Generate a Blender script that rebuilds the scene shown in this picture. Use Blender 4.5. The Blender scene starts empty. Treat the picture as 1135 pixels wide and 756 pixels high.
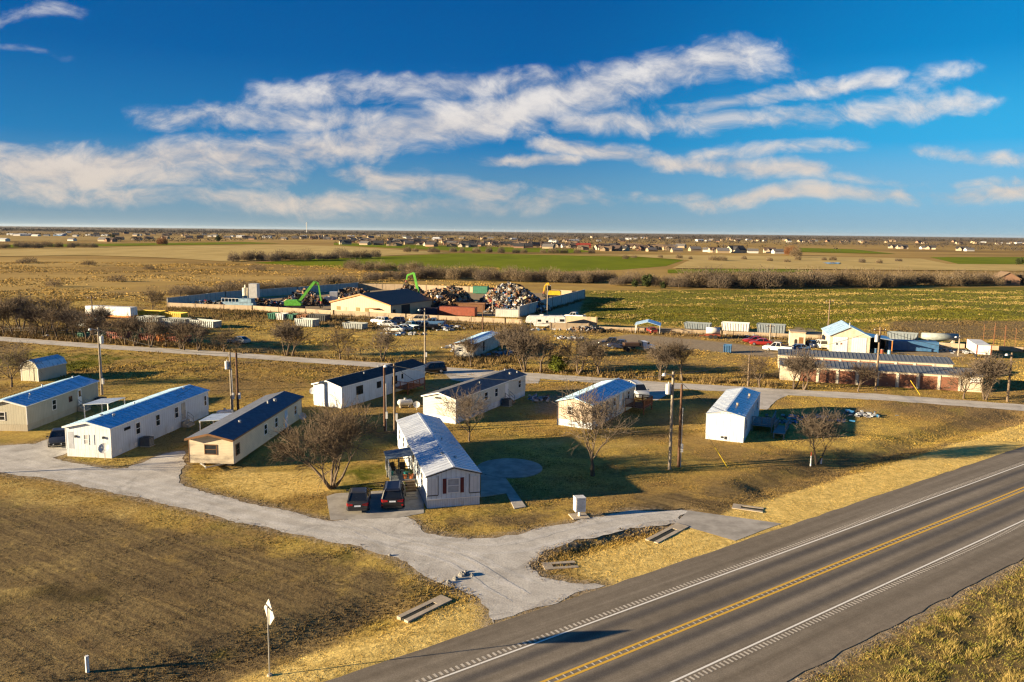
import bpy, math, random
import numpy as np
from mathutils import Matrix, Vector
from mathutils.geometry import tessellate_polygon
random.seed(7); RNG = np.random.default_rng(7)
SC = bpy.context.scene; COL = SC.collection
PI = math.pi; R = math.radians
# ------------------------------------------------------------------ camera (drone, 23 m up)
FP = 880.0; CH = 23.0; ROLL = math.atan2(13, 1135); PITCH = math.atan(121.3 * math.cos(ROLL) / FP)
cp, sp = math.cos(PITCH), math.sin(PITCH); cr, sr = math.cos(ROLL), math.sin(ROLL)
def W(px, py, z=0.0):
    """ground (or height z) point that the photo shows at px, py"""
    x = px - 567.5; y = 378 - py
    X = x * cr - y * sr; Y = x * sr + y * cr
    d = (X, FP * cp + Y * sp, -FP * sp + Y * cp); t = (CH - z) / -d[2]
    return Vector((d[0] * t, d[1] * t, z))
def WP(l): return [W(*p) for p in l]
cam = bpy.data.cameras.new('camera'); cam.sensor_width = 36; cam.lens = FP / 1135 * 36
cam.clip_start = 0.5; cam.clip_end = 200000
co = bpy.data.objects.new('camera', cam); COL.objects.link(co)
Xc = Vector((cr, sr * sp, sr * cp)); Uc = Vector((-sr, cr * sp, cr * cp)); Fc = Vector((0, cp, -sp))
M = Matrix.Identity(4)
for i in range(3): M[i][0] = Xc[i]; M[i][1] = Uc[i]; M[i][2] = -Fc[i]; M[i][3] = (0, 0, CH)[i]
co.matrix_world = M; SC.camera = co
# ------------------------------------------------------------------ sun and sky
SUN_EL = 11.5; SUN_TO = 14.5             # shadows run towards 14.5 deg left of straight across
sl = bpy.data.lights.new('sun', 'SUN'); sl.energy = 5.0; sl.angle = R(0.5); sl.color = (1.0, 0.80, 0.52)
so = bpy.data.objects.new('sun', sl); COL.objects.link(so)
sdir = Vector((math.cos(R(SUN_TO)) * math.cos(R(SUN_EL)), math.sin(R(SUN_TO)) * math.cos(R(SUN_EL)), -math.sin(R(SUN_EL))))
so.rotation_euler = sdir.to_track_quat('-Z', 'Y').to_euler(); so.location = (0, 0, 80)
SC.view_settings.view_transform = 'Standard'; SC.view_settings.look = 'None'
SC.view_settings.gamma = 1; SC.view_settings.use_curve_mapping = False
SC.view_settings.exposure = 1.65

class NT:
    def __init__(s, tree): s.t = tree; s.L = tree.links
    def n(s, typ, inp=None, **at):
        nd = s.t.nodes.new(typ)
        for k, v in at.items(): setattr(nd, k, v)
        for k, v in (inp or {}).items():
            sk = nd.inputs[k]
            if isinstance(v, bpy.types.NodeSocket): s.L.new(v, sk)
            else:
                if sk.type == 'RGBA' and len(v) == 3: v = (*v, 1)
                sk.default_value = v
        return nd
    def math(s, op, a, b=0.0, c=0.0, clamp=False):
        return s.n('ShaderNodeMath', {0: a, 1: b, 2: c}, operation=op, use_clamp=clamp).outputs[0]
    def vm(s, op, a, b=(0, 0, 0)):
        nd = s.n('ShaderNodeVectorMath', {0: a, 1: b}, operation=op); return nd.outputs['Value' if op == 'DOT_PRODUCT' else 'Vector']
    def noise(s, vec, scale, detail=4, rough=.55, dist=0.0, col=False):
        nd = s.n('ShaderNodeTexNoise', {'Vector': vec, 'Scale': scale, 'Detail': detail, 'Roughness': rough, 'Distortion': dist})
        return nd.outputs['Color' if col else 'Fac']
    def ramp(s, fac, stops, interp='LINEAR'):
        nd = s.n('ShaderNodeValToRGB', {'Fac': fac}); cr_ = nd.color_ramp; cr_.interpolation = interp
        while len(cr_.elements) < len(stops): cr_.elements.new(0.5)
        for e, (p, c) in zip(cr_.elements, stops):
            e.position = p; e.color = (*c, 1) if not isinstance(c, float) else (c, c, c, 1)
        return nd.outputs['Color']
    def mix(s, f, a, b, mode='MIX'):
        nd = s.n('ShaderNodeMix', data_type='RGBA', blend_type=mode)
        for idx, v in ((0, f), (6, a), (7, b)):
            if isinstance(v, bpy.types.NodeSocket): s.L.new(v, nd.inputs[idx])
            else: nd.inputs[idx].default_value = (*v, 1) if isinstance(v, tuple) and len(v) == 3 else v
        return nd.outputs[2]
    def mapr(s, v, a, b, c=0.0, d=1.0, smooth=True):
        nd = s.n('ShaderNodeMapRange', {'Value': v, 'From Min': a, 'From Max': b, 'To Min': c, 'To Max': d})
        nd.interpolation_type = 'SMOOTHSTEP' if smooth else 'LINEAR'; return nd.outputs[0]
    def mapping(s, vec, scale=(1, 1, 1), rot=(0, 0, 0), loc=(0, 0, 0)):
        if any(rot): vec = s.n('ShaderNodeMapping', {'Vector': vec, 'Rotation': rot}).outputs[0]   # turn first, then stretch
        return s.n('ShaderNodeMapping', {'Vector': vec, 'Scale': scale, 'Location': loc}).outputs[0]

world = bpy.data.worlds.new('World'); SC.world = world; world.use_nodes = True
world.cycles.sampling_method = 'MANUAL'; world.cycles.sample_map_resolution = 512
SC.cycles.max_bounces = 4; SC.cycles.diffuse_bounces = 2; SC.cycles.glossy_bounces = 2; SC.cycles.transparent_max_bounces = 6
SC.cycles.caustics_reflective = False; SC.cycles.caustics_refractive = False
SC.cycles.adaptive_threshold = .01; SC.cycles.use_denoising = True; SC.cycles.denoising_prefilter = 'NONE'; SC.cycles.denoising_input_passes = 'RGB_ALBEDO_NORMAL'; SC.cycles.filter_width = 1.3
wt = NT(world.node_tree); world.node_tree.nodes.clear()
sky = wt.n('ShaderNodeTexSky', sky_type='NISHITA'); sky.sun_disc = False
sky.sun_elevation = R(SUN_EL); sky.sun_rotation = math.atan2(-sdir.x, -sdir.y); sky.altitude = 200
sky.air_density = 1.0; sky.dust_density = 0.2; sky.ozone_density = 1.2
tc = wt.n('ShaderNodeTexCoord').outputs['Generated']
sep = wt.n('ShaderNodeSeparateXYZ', {0: tc}); gx, gy, gz = sep.outputs
el = wt.math('MAXIMUM', gz, 0.0)
# the clear sky is bluest a right angle away from the sun
hs = Vector((-sdir.x, -sdir.y, -sdir.z))
ca = wt.vm('DOT_PRODUCT', tc, tuple(hs)); pol = wt.math('SUBTRACT', 1.0, wt.math('MULTIPLY', ca, ca), clamp=True)
SKYS = 0.05
raw = wt.vm('MINIMUM', wt.mix(1.0, sky.outputs[0], (SKYS, SKYS, SKYS), 'MULTIPLY'), (.30, .27, .22))
blue = wt.ramp(wt.math('MULTIPLY', el, 2.5), [(0.0, (.080, .115, .135)), (.10, (.044, .103, .153)), (.26, (.005, .066, .156)), (.5, (.0004, .037, .122)), (.8, (.0002, .027, .100)), (1.0, (.001, .024, .082))])
away = wt.mapr(ca, -.2, -.75); blue = wt.mix(away, blue, wt.mix(1.0, blue, wt.mix(wt.mapr(el, 0.0, .15), (1.25, 1.4, 1.45), (3.2, 2.4, 1.75)), 'MULTIPLY'))
clear = wt.mix(wt.mapr(ca, .995, .86, 0.0, 1.0), raw, blue)
# clouds, laid out by compass bearing (u) and elevation (v)
gyp = wt.math('MAXIMUM', wt.math('ABSOLUTE', gy), 0.05)
u = wt.math('DIVIDE', gx, gyp); v = wt.math('DIVIDE', gz, gyp)
uv = wt.n('ShaderNodeCombineXYZ', {0: u, 1: v, 2: 0.0}).outputs[0]
warp = wt.noise(uv, 5.0, 3, .5, col=True)
uvw = wt.vm('ADD', uv, wt.vm('MULTIPLY', wt.vm('SUBTRACT', warp, (.5, .5, .5)), (0.16, 0.05, 0)))
def streak(pts, wid, soft=1.0):
    """a band of cloud along a polyline of photo positions: largest of its pieces"""
    out = None
    for (a, b) in zip(pts[:-1], pts[1:]):
        def tod(p):
            x = p[0] - 567.5; y = 378 - p[1]; X = x * cr - y * sr; Y = x * sr + y * cr
            d = (X, FP * cp + Y * sp, -FP * sp + Y * cp); return (d[0] / d[1], d[2] / d[1])
        A, B = tod(a), tod(b); ba = (B[0] - A[0], (B[1] - A[1]) , 0); bb = ba[0] ** 2 + ba[1] ** 2
        pa = wt.vm('SUBTRACT', uvw, (A[0], A[1], 0)); h = wt.math('DIVIDE', wt.vm('DOT_PRODUCT', pa, ba), bb, clamp=True)
        hv = wt.n('ShaderNodeVectorMath', {0: ba, 'Scale': h}, operation='SCALE').outputs[0]
        q = wt.vm('MULTIPLY', wt.vm('SUBTRACT', pa, hv), (FP / wid / 3.0, FP / wid, 1))
        ln = wt.n('ShaderNodeVectorMath', {0: q}, operation='LENGTH').outputs['Value']
        m = wt.mapr(ln, 1.25, 0.0, 0.0, soft)
        out = m if out is None else wt.math('MAXIMUM', out, m)
    return out
bands = [([(-60, 175), (120, 178), (290, 172), (430, 152), (560, 122), (690, 95), (800, 72)], 37, .95),
         ([(-60, 196), (130, 196), (300, 192)], 30, .74), ([(330, 108), (520, 96), (640, 90)], 26, .78), ([(180, 130), (300, 128), (420, 135)], 26, .80),
         ([(20, 208), (180, 217), (330, 226), (470, 224), (650, 222)], 24, .72), ([(415, 190), (460, 200), (540, 214)], 22, .82),
         ([(535, 176), (625, 176)], 12, .82), ([(600, 128), (700, 118)], 24, .7), ([(640, 134), (740, 134), (850, 135)], 20, .86),
         ([(780, 122), (870, 102), (975, 88)], 16, .88), ([(860, 130), (950, 124), (1070, 112)], 24, .82),
         ([(615, 160), (690, 164), (740, 178), (890, 190)], 17, .86), ([(760, 178), (830, 170), (930, 160)], 16, .70),
         ([(1010, 158), (1090, 172), (1180, 176)], 15, .70), ([(780, 226), (900, 214), (1180, 208)], 17, .74), ([(560, 222), (700, 218), (770, 217)], 14, .66),
         ([(-30, 30), (60, 12)], 16, .55), ([(-10, 40), (60, 66)], 8, .52), ([(900, 196), (1040, 200), (1200, 194)], 12, .55), ([(960, 120), (1060, 84)], 22, .55)]
cov = None
for b in bands:
    m = streak(*b); cov = m if cov is None else wt.math('MAXIMUM', cov, m)
an = R(9)
fb1 = wt.noise(wt.mapping(uvw, (4.5, 11.5, 1), (0, 0, -an)), 1.0, 7, .60, .25)
fb2 = wt.noise(wt.mapping(uvw, (17, 36, 1), (0, 0, -R(-10)), (3, 7, 0)), 1.0, 6, .62, .3)
fb3 = wt.noise(wt.mapping(uvw, (60, 85, 1), (0, 0, -R(20)), (9, 2, 0)), 1.0, 4, .6)
fbm = wt.math('ADD', wt.math('ADD', wt.math('MULTIPLY', fb1, .50), wt.math('MULTIPLY', fb2, .36)), wt.math('MULTIPLY', fb3, .14))
dens = wt.math('ADD', wt.math('MULTIPLY', cov, 1.0), wt.math('MULTIPLY', wt.math('SUBTRACT', fbm, .5), 3.0))
dens = wt.math('MULTIPLY', wt.mapr(dens, .30, 1.12), wt.mapr(cov, .04, .3))
thick = wt.mapr(wt.math('ADD', wt.math('MULTIPLY', fb2, .6), wt.math('MULTIPLY', fb1, .5)), .38, .68)
low = wt.mapr(v, 0.03, 0.2)
ccol = wt.mix(low, wt.mix(thick, (.64, .56, .52), (.88, .76, .65)), wt.mix(thick, (.66, .66, .70), (1.04, 1.0, .96)))
CLB = 0.27
cl = wt.mix(1.0, ccol, (CLB, CLB, CLB), 'MULTIPLY')
fin = wt.mix(wt.math('MULTIPLY', dens, .93), clear, cl)
bg = wt.n('ShaderNodeBackground', {'Color': fin, 'Strength': 1.0})
wt.n('ShaderNodeOutputWorld', {'Surface': bg.outputs[0]})
# ------------------------------------------------------------------ materials
MATS = {}
def base(name):
    m = bpy.data.materials.new(name); m.use_nodes = True; m.node_tree.nodes.clear()
    t = NT(m.node_tree); b = t.n('ShaderNodeBsdfPrincipled'); t.n('ShaderNodeOutputMaterial', {'Surface': b.outputs[0]})
    return m, t, b
def mat(name, col, rough=.7, metal=0.0, var=.18, scale=1.5, bump=0.0, bscale=30, spec=.4, coat=0.0, dirt=0.0):
    if name in MATS: return MATS[name]
    m, t, b = base(name); tcn = t.n('ShaderNodeTexCoord').outputs['Object']
    f = t.noise(tcn, scale, 5, .6)
    c = t.mix(t.mapr(f, .3, .7), tuple(x * (1 - var) for x in col), tuple(min(1, x * (1 + var)) for x in col))
    if dirt:
        g = t.mapr(t.noise(t.mapping(tcn, (1, 1, .35)), 2.2, 6, .7), .5, .75)
        c = t.mix(t.math('MULTIPLY', g, dirt), c, (.22, .17, .12))
    t.L.new(c, b.inputs['Base Color']); b.inputs['Roughness'].default_value = rough; b.inputs['Metallic'].default_value = metal
    b.inputs['Specular IOR Level'].default_value = spec; b.inputs['Coat Weight'].default_value = coat
    if bump:
        bp = t.n('ShaderNodeBump', {'Strength': bump, 'Distance': .05, 'Height': t.noise(tcn, bscale, 4, .6)})
        t.L.new(bp.outputs[0], b.inputs['Normal'])
    MATS[name] = m; return m
def siding(name, col, pitch=.25, vertical=True, depth=.6, var=.07, rough=.6, dirt=.25):
    """ribbed wall sheets; ribs follow the object's own axes"""
    if name in MATS: return MATS[name]
    m, t, b = base(name); tcn = t.n('ShaderNodeTexCoord').outputs['Object']
    s = t.n('ShaderNodeSeparateXYZ', {0: tcn}).outputs
    w = t.math('ADD', s[0], s[1]) if vertical else s[2]
    fr = t.math('FRACT', t.math('DIVIDE', w, pitch)); gr = t.math('LESS_THAN', fr, .16)
    f = t.noise(tcn, .9, 5, .6); c = t.mix(t.mapr(f, .3, .7), tuple(x * (1 - var) for x in col), tuple(min(1, x * (1 + var)) for x in col))
    c = t.mix(t.math('MULTIPLY', gr, .34), c, tuple(x * .45 for x in col))
    g = t.mapr(t.noise(t.mapping(tcn, (1, 1, .25)), 1.6, 6, .7), .48, .8)
    lowz = t.mapr(s[2], 1.6, .0)
    c = t.mix(t.math('MULTIPLY', t.math('MULTIPLY', g, t.math('ADD', .35, lowz)), dirt), c, (.25, .20, .14))
    t.L.new(c, b.inputs['Base Color']); b.inputs['Roughness'].default_value = rough
    bp = t.n('ShaderNodeBump', {'Strength': depth, 'Distance': .03, 'Height': t.math('SUBTRACT', 1.0, gr)}); t.L.new(bp.outputs[0], b.inputs['Normal'])
    MATS[name] = m; return m
def metal_roof(name, col, rough=.38, metal=.55, dirt=.3):
    if name in MATS: return MATS[name]
    m, t, b = base(name); tcn = t.n('ShaderNodeTexCoord').outputs['Object']
    f = t.noise(t.mapping(tcn, (.6, 2.2, 1)), 1.0, 6, .65); c = t.mix(t.mapr(f, .35, .7), tuple(x * .82 for x in col), col)
    g = t.mapr(t.noise(tcn, .7, 6, .7, 1.0), .54, .74); c = t.mix(t.math('MULTIPLY', g, dirt), c, tuple(x * .55 for x in col))
    t.L.new(c, b.inputs['Base Color']); b.inputs['Metallic'].default_value = metal
    t.L.new(t.mapr(f, .3, .7, rough - .08, rough + .12), b.inputs['Roughness'])
    MATS[name] = m; return m
# ------------------------------------------------------------------ mesh helpers
def link(name, me, mats, parent=None, smooth=False):
    o = bpy.data.objects.new(name, me); COL.objects.link(o)
    for m in (mats if isinstance(mats, (list, tuple)) else [mats]): me.materials.append(m)
    if smooth: me.polygons.foreach_set('use_smooth', [True] * len(me.polygons))
    if parent is not None: o.parent = parent
    return o
class MB:
    def __init__(s): s.v = []; s.f = []; s.m = []
    def add(s, vs, fs, mi=0):
        k = len(s.v); s.v += [tuple(x) for x in vs]; s.f += [tuple(i + k for i in f) for f in fs]; s.m += [mi] * len(fs); return s
    def box(s, x0, y0, z0, x1, y1, z1, mi=0):
        if x1 < x0: x0, x1 = x1, x0
        if y1 < y0: y0, y1 = y1, y0
        if z1 < z0: z0, z1 = z1, z0
        return s.add([(x0, y0, z0), (x1, y0, z0), (x1, y1, z0), (x0, y1, z0), (x0, y0, z1), (x1, y0, z1), (x1, y1, z1), (x0, y1, z1)],
                     [(0, 3, 2, 1), (4, 5, 6, 7), (0, 1, 5, 4), (1, 2, 6, 5), (2, 3, 7, 6), (3, 0, 4, 7)], mi)
    def cbox(s, c, d, mi=0, rot=None):
        x, y, z = d[0] / 2, d[1] / 2, d[2] / 2
        vs = [Vector(p) for p in ((-x, -y, -z), (x, -y, -z), (x, y, -z), (-x, y, -z), (-x, -y, z), (x, -y, z), (x, y, z), (-x, y, z))]
        if rot is not None: vs = [rot @ p for p in vs]
        return s.add([p + Vector(c) for p in vs], [(0, 3, 2, 1), (4, 5, 6, 7), (0, 1, 5, 4), (1, 2, 6, 5), (2, 3, 7, 6), (3, 0, 4, 7)], mi)
    def cyl(s, a, b, r0, r1=None, n=8, mi=0):
        r1 = r0 if r1 is None else r1; a = Vector(a); b = Vector(b); d = (b - a).normalized()
        x = d.orthogonal().normalized(); y = d.cross(x); vs = []
        for p, r in ((a, r0), (b, r1)):
            for i in range(n):
                t = 2 * PI * i / n; vs.append(p + x * (r * math.cos(t)) + y * (r * math.sin(t)))
        fs = [(i, (i + 1) % n, n + (i + 1) % n, n + i) for i in range(n)] + [tuple(range(n - 1, -1, -1)), tuple(range(n, 2 * n))]
        return s.add(vs, fs, mi)
    def bar(s, a, b, w, h=None, mi=0):
        """square bar from a to b"""
        h = w if h is None else h; a = Vector(a); b = Vector(b); d = (b - a).normalized()
        x = d.cross(Vector((0, 0, 1)));  x = x.normalized() if x.length > 1e-4 else Vector((1, 0, 0)); y = x.cross(d)
        vs = [p + x * (sx * w / 2) + y * (sy * h / 2) for p in (a, b) for sx, sy in ((-1, -1), (1, -1), (1, 1), (-1, 1))]
        return s.add(vs, [(0, 1, 5, 4), (1, 2, 6, 5), (2, 3, 7, 6), (3, 0, 4, 7), (3, 2, 1, 0), (4, 5, 6, 7)], mi)
    def prism(s, poly, ax, a0, a1, mi=0):
        """extrude a 2-D polygon: ax 'y' takes (x,z), ax 'x' takes (y,z), ax 'z' takes (x,y)"""
        def P(p, a): return {'y': (p[0], a, p[1]), 'x': (a, p[0], p[1]), 'z': (p[0], p[1], a)}[ax]
        n = len(poly); vs = [P(p, a0) for p in poly] + [P(p, a1) for p in poly]
        fs = [(i, (i + 1) % n, n + (i + 1) % n, n + i) for i in range(n)] + [tuple(range(n - 1, -1, -1)), tuple(range(n, 2 * n))]
        return s.add(vs, fs, mi)
    def loft(s, rings, mi=0, cap=True):
        n = len(rings[0]); vs = [p for r in rings for p in r]; fs = []
        for k in range(len(rings) - 1):
            for i in range(n): fs.append((k * n + i, k * n + (i + 1) % n, (k + 1) * n + (i + 1) % n, (k + 1) * n + i))
        if cap: fs += [tuple(range(n - 1, -1, -1)), tuple((len(rings) - 1) * n + i for i in range(n))]
        return s.add(vs, fs, mi)
    def build(s, name, mats, parent=None, smooth=False):
        me = bpy.data.meshes.new(name); me.from_pydata(s.v, [], s.f)
        import bmesh as _b
        bm = _b.new(); bm.from_mesh(me); _b.ops.recalc_face_normals(bm, faces=bm.faces); bm.to_mesh(me); bm.free()
        o = link(name, me, mats, parent, smooth)
        if any(s.m): me.polygons.foreach_set('material_index', s.m)
        return o
def np_mesh(name, V, F, mats, parent=None, attrs=None):
    """numpy vertices and tri/quad faces to one mesh object"""
    me = bpy.data.meshes.new(name); k = F.shape[1]
    me.vertices.add(len(V)); me.vertices.foreach_set('co', np.ascontiguousarray(V, np.float32).ravel())
    me.loops.add(F.size); me.loops.foreach_set('vertex_index', np.ascontiguousarray(F, np.int32).ravel())
    me.polygons.add(len(F)); me.polygons.foreach_set('loop_start', np.arange(0, F.size, k, dtype=np.int32))
    for an_, (typ, data) in (attrs or {}).items():
        a = me.attributes.new(an_, typ, 'POINT'); a.data.foreach_set('color' if typ == 'FLOAT_COLOR' else 'value', np.ascontiguousarray(data, np.float32).ravel())
    me.update(); me.validate()
    return link(name, me, mats, parent)
def tag(o, label, cat, group=None, kind=None):
    if label: o['label'] = label
    if cat: o['category'] = cat
    if group: o['group'] = group
    if kind: o['kind'] = kind
    return o
def thing(name, label, cat, loc, rz=0.0, group=None):
    o = bpy.data.objects.new(name, None); COL.objects.link(o); o.location = loc; o.rotation_euler = (0, 0, rz)
    o.empty_display_size = .3
    return tag(o, label, cat, group)
def dup(root, loc, rz=0.0, label=None, scale=None, group=None):
    r = root.copy(); COL.objects.link(r); r.location = loc; r.rotation_euler = (0, 0, rz)
    if label: r['label'] = label
    if group: r['group'] = group
    if scale: r.scale = scale if isinstance(scale, (tuple, list)) else (scale,) * 3
    for ch in list(root.children):
        c = ch.copy(); COL.objects.link(c); c.parent = r
        for g in ch.children:
            d = g.copy(); COL.objects.link(d); d.parent = c
    return r
def struct(o, label=None):
    o['kind'] = 'structure'
    if label: o['label'] = label
    return o
# ------------------------------------------------------------------ ground
HA = R(35.8); EU = Vector((math.cos(HA), math.sin(HA), 0)); EV = Vector((-math.sin(HA), math.cos(HA), 0))
def hw(u_, v_, z=0.0): p = EU * u_ + EV * v_; return Vector((p.x, p.y, z))
def inpoly(P, poly):
    x, y = P[:, 0], P[:, 1]; c = np.zeros(len(P), bool); n = len(poly)
    for i in range(n):
        x0, y0 = poly[i][0], poly[i][1]; x1, y1 = poly[i - 1][0], poly[i - 1][1]
        m = (y0 > y) != (y1 > y)
        with np.errstate(divide='ignore', invalid='ignore'): c ^= m & (x < (x1 - x0) * (y - y0) / (y1 - y0) + x0)
    return c
def sdist(P, poly, closed=True):
    """distance to the polygon's edge, negative inside"""
    d = np.full(len(P), 1e9); n = len(poly)
    for i in range(n if closed else n - 1):
        a = np.array(poly[i][:2]); b = np.array(poly[(i + 1) % n][:2]); ab = b - a
        t = np.clip(((P - a) @ ab) / max(ab @ ab, 1e-9), 0, 1); d = np.minimum(d, np.hypot(*(P - a - t[:, None] * ab).T))
    return np.where(inpoly(P, poly), -d, d) if closed else d
def soft(P, px, w, world=False):
    """1 inside the polygon, fading over w metres across its edge"""
    s = sdist(P, px if world else WP(px)); return np.clip(.5 - s / w, 0, 1)
GRAVEL = [(-60, 486), (0, 494), (40, 492), (62, 484), (80, 486), (80, 501), (60, 507), (80, 513), (120, 519), (142, 519), (158, 512), (180, 503), (203, 500), (204, 515), (196, 527), (205, 540),
          (250, 551), (300, 562), (345, 573), (366, 577), (400, 573), (452, 573), (470, 590), (520, 597), (548, 596), (600, 586), (655, 574), (700, 566), (762, 566), (750, 580), (700, 586), (640, 599), (603, 612),
          (590, 627), (600, 640), (640, 647), (669, 648.5), (541, 692), (543, 676), (530, 661), (502, 651), (475, 641), (440, 619), (400, 606), (330, 592), (250, 575), (180, 558), (120, 545), (60, 531), (0, 524), (-60, 512)]
REAR_C = [(-500, 338), (-150, 363), (0, 375.5), (120, 384.5), (240, 392), (330, 398.5), (420, 404.5), (510, 411), (600, 417), (740, 427), (860, 434), (975, 440), (1135, 452), (1400, 470)]
rc = [W(*p) for p in REAR_C]
def ribbon_poly(c, hwid):
    L_, R_ = [], []
    for i, p in enumerate(c):
        d = (c[min(i + 1, len(c) - 1)] - c[max(i - 1, 0)]).normalized(); n = Vector((-d.y, d.x, 0))
        L_.append(p + n * hwid); R_.append(p - n * hwid)
    return L_ + R_[::-1]
REAR = ribbon_poly(rc, 2.3)
gxs = np.arange(-76, 84, .75); k = 0.75; ext = []
v0 = 84.0
while v0 < 45000: k *= 1.055; v0 += k; ext.append(v0)
gxs = np.concatenate([-(np.array(ext[::-1]) - 8), gxs, ext])
gys = list(np.arange(22, 135, .75)); k = .75; v0 = gys[-1]
while v0 < 70000: k *= 1.035; v0 += k; gys.append(v0)
gys = np.array([-3000, -400, -80, -20, 0, 8, 14, 18] + gys)
GX, GY = np.meshgrid(gxs, gys); P2 = np.stack([GX.ravel(), GY.ravel()], 1)
uu = P2 @ np.array(EU[:2]); vv = P2 @ np.array(EV[:2])
near = (P2[:, 1] < 420) & (np.abs(P2[:, 0]) < 420) & (P2[:, 1] > 10)
idx = np.where(near)[0]; Q = P2[idx]
masks = np.zeros((len(P2), 4)); masks2 = np.zeros((len(P2), 4))
def put(arr, ch, px, w, amt=1.0, world=False):
    arr[idx, ch] = np.maximum(arr[idx, ch], amt * soft(Q, px, w, world))
# R gold verge, G green, B grey-brown, A bare soil
ug = lambda a, b, c, d: [hw(a, c), hw(b, c), hw(b, d), hw(a, d)]
put(masks, 0, ug(-40, 27, 36, 39.6), 1.5, .8, True); put(masks, 0, ug(34, 54, 36, 41), 1.6, 1.0, True); put(masks, 0, ug(52, 140, 36, 41.2), 1.8, 1.0, True)
put(masks, 0, [(-40, 515), (60, 536), (180, 562), (330, 596), (440, 624), (400, 612), (250, 590), (120, 575), (-40, 560)], 4, .45)
put(masks, 0, [(370, 545), (300, 556), (215, 535), (250, 520), (430, 520), (440, 545)], 3, .75)
put(masks, 0, [(480, 495), (640, 480), (600, 470), (560, 455), (590, 440), (620, 470), (760, 500), (640, 500)], 4, .35)
put(masks, 0, [(-40, 590), (90, 625), (75, 680), (-40, 700)], 9, .5)
put(masks, 1, [(60, 405), (100, 396), (125, 401), (95, 410), (66, 412)], 4, 1.0); put(masks, 1, [(-30, 395), (40, 388), (170, 395), (110, 404), (40, 412), (-30, 404)], 5, .55)
put(masks, 1, [(395, 512), (440, 510), (436, 545), (375, 548), (360, 525)], 3, .6); put(masks, 1, [(-30, 520), (20, 530), (60, 545), (0, 590), (-30, 590)], 6, .35)
put(masks2, 2, [(640, 322), (900, 320), (1200, 317), (1400, 330), (1200, 356), (985, 356), (950, 372), (890, 366), (700, 360), (645, 356)], 10, .9)
put(masks, 1, [(560, 362), (300, 352), (170, 348), (185, 342), (400, 352), (640, 362)], 5, .25)
for a_ in range(26):
    x_, y_ = random.uniform(0, 440), random.uniform(560, 740)
    if W(x_, y_).dot(EV) < 40: continue
    s_ = random.uniform(4, 22); put(masks, 1, [(x_ - s_, y_), (x_, y_ - s_ * .4), (x_ + s_, y_), (x_, y_ + s_ * .35)], 1.4, random.uniform(.25, .6))
put(masks, 2, [(-200, 535), (0, 545), (120, 572), (260, 600), (420, 628), (480, 650), (440, 680), (330, 740), (250, 800), (-300, 800)], 5, .85)
put(masks, 2, [(480, 575), (640, 560), (760, 540), (940, 500), (1135, 470), (1135, 488), (960, 520), (870, 570), (760, 560), (640, 572), (560, 592), (490, 590)], 3, .6)
put(masks, 2, [(985, 358), (1000, 354), (1140, 356), (1400, 366), (1400, 384), (1135, 377), (1010, 374), (988, 368)], 3, 1.0)
put(masks, 2, ug(44, 53, 40.5, 47), 2, .9, True)
masks[idx, 3] = np.maximum(masks[idx, 3], np.clip(.8 - sdist(Q, WP(GRAVEL)) / 2.4, 0, 1) * .85)
masks[idx, 3] = np.maximum(masks[idx, 3], np.clip(.6 - sdist(Q, REAR) / 1.6, 0, 1) * .6)
put(masks, 3, ug(-80, 160, 21.8, 23.2), 1.3, .8, True)
put(masks, 3, [(655, 377), (700, 370), (770, 376), (862, 386), (862, 397), (770, 388), (700, 382), (640, 384)], 3, .85); put(masks, 3, [(700, 362), (985, 372), (985, 380), (860, 378), (700, 368)], 2, .8)
put(masks, 3, [(180, 340), (420, 318), (650, 327), (640, 352), (400, 349)], 2, .7); put(masks, 3, [(480, 410), (560, 425), (520, 445), (455, 440)], 3, .45)
put(masks, 3, [(930, 450), (985, 452), (975, 464), (880, 466), (845, 462)], 4, .5); put(masks, 3, [(590, 440), (640, 430), (620, 462), (585, 458)], 3, .6)
put(masks, 3, [(370, 385), (520, 375), (520, 388), (380, 400)], 6, .35); put(masks, 3, [(880, 362), (1070, 384), (1070, 397), (870, 385)], 2, .7)
# second set: R darker damp green-black, G tall rough grass
put(masks2, 0, [(60, 640), (130, 655), (80, 672), (20, 668)], 5, .9); put(masks2, 0, [(0, 660), (40, 668), (10, 690), (-40, 690)], 4, .8)
put(masks2, 1, ug(-80, 200, 8, 21.4), 1.5, 1.0, True)
put(masks2, 0, [(180, 352), (430, 352), (430, 362), (320, 370), (180, 372)], 8, .25)
Z = np.zeros(len(P2))
def dig(uc0, uc1, vc, half, depth, endw=2.5):
    a = np.clip((uu[idx] - uc0) / endw, 0, 1) * np.clip((uc1 - uu[idx]) / endw, 0, 1)
    Z[idx] -= depth * a * np.clip(1 - np.abs(vv[idx] - vc) / half, 0, 1) ** 1.0
dig(-30, 22.6, 41.5, 3.2, .45); dig(35.2, 50.6, 43.0, 2.5, .55, 1.6); dig(57.5, 140, 44, 3.2, .6)
clear_ = np.minimum(np.minimum(sdist(Q, WP(GRAVEL)), sdist(Q, REAR)), np.minimum(np.abs(vv[idx] - 29.4) - 7.0, 99))
wob = .10 * np.sin(Q[:, 0] * .9 + 1.7 * np.sin(Q[:, 1] * .37)) * np.sin(Q[:, 1] * .8 + 1.3 * np.sin(Q[:, 0] * .41)) + RNG.normal(0, .025, len(Q))
Z[idx] = np.minimum(Z[idx] + wob * .35, 0.0) * np.clip(clear_ / .8, 0, 1)
Z[idx] -= 0.012
Z[np.hypot(P2[:, 0], P2[:, 1]) > 300] -= .012
nx, ny = len(gxs), len(gys); I = (np.arange(ny - 1)[:, None] * nx + np.arange(nx - 1)).ravel()
F4 = np.stack([I, I + 1, I + nx + 1, I + nx], 1)
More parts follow.
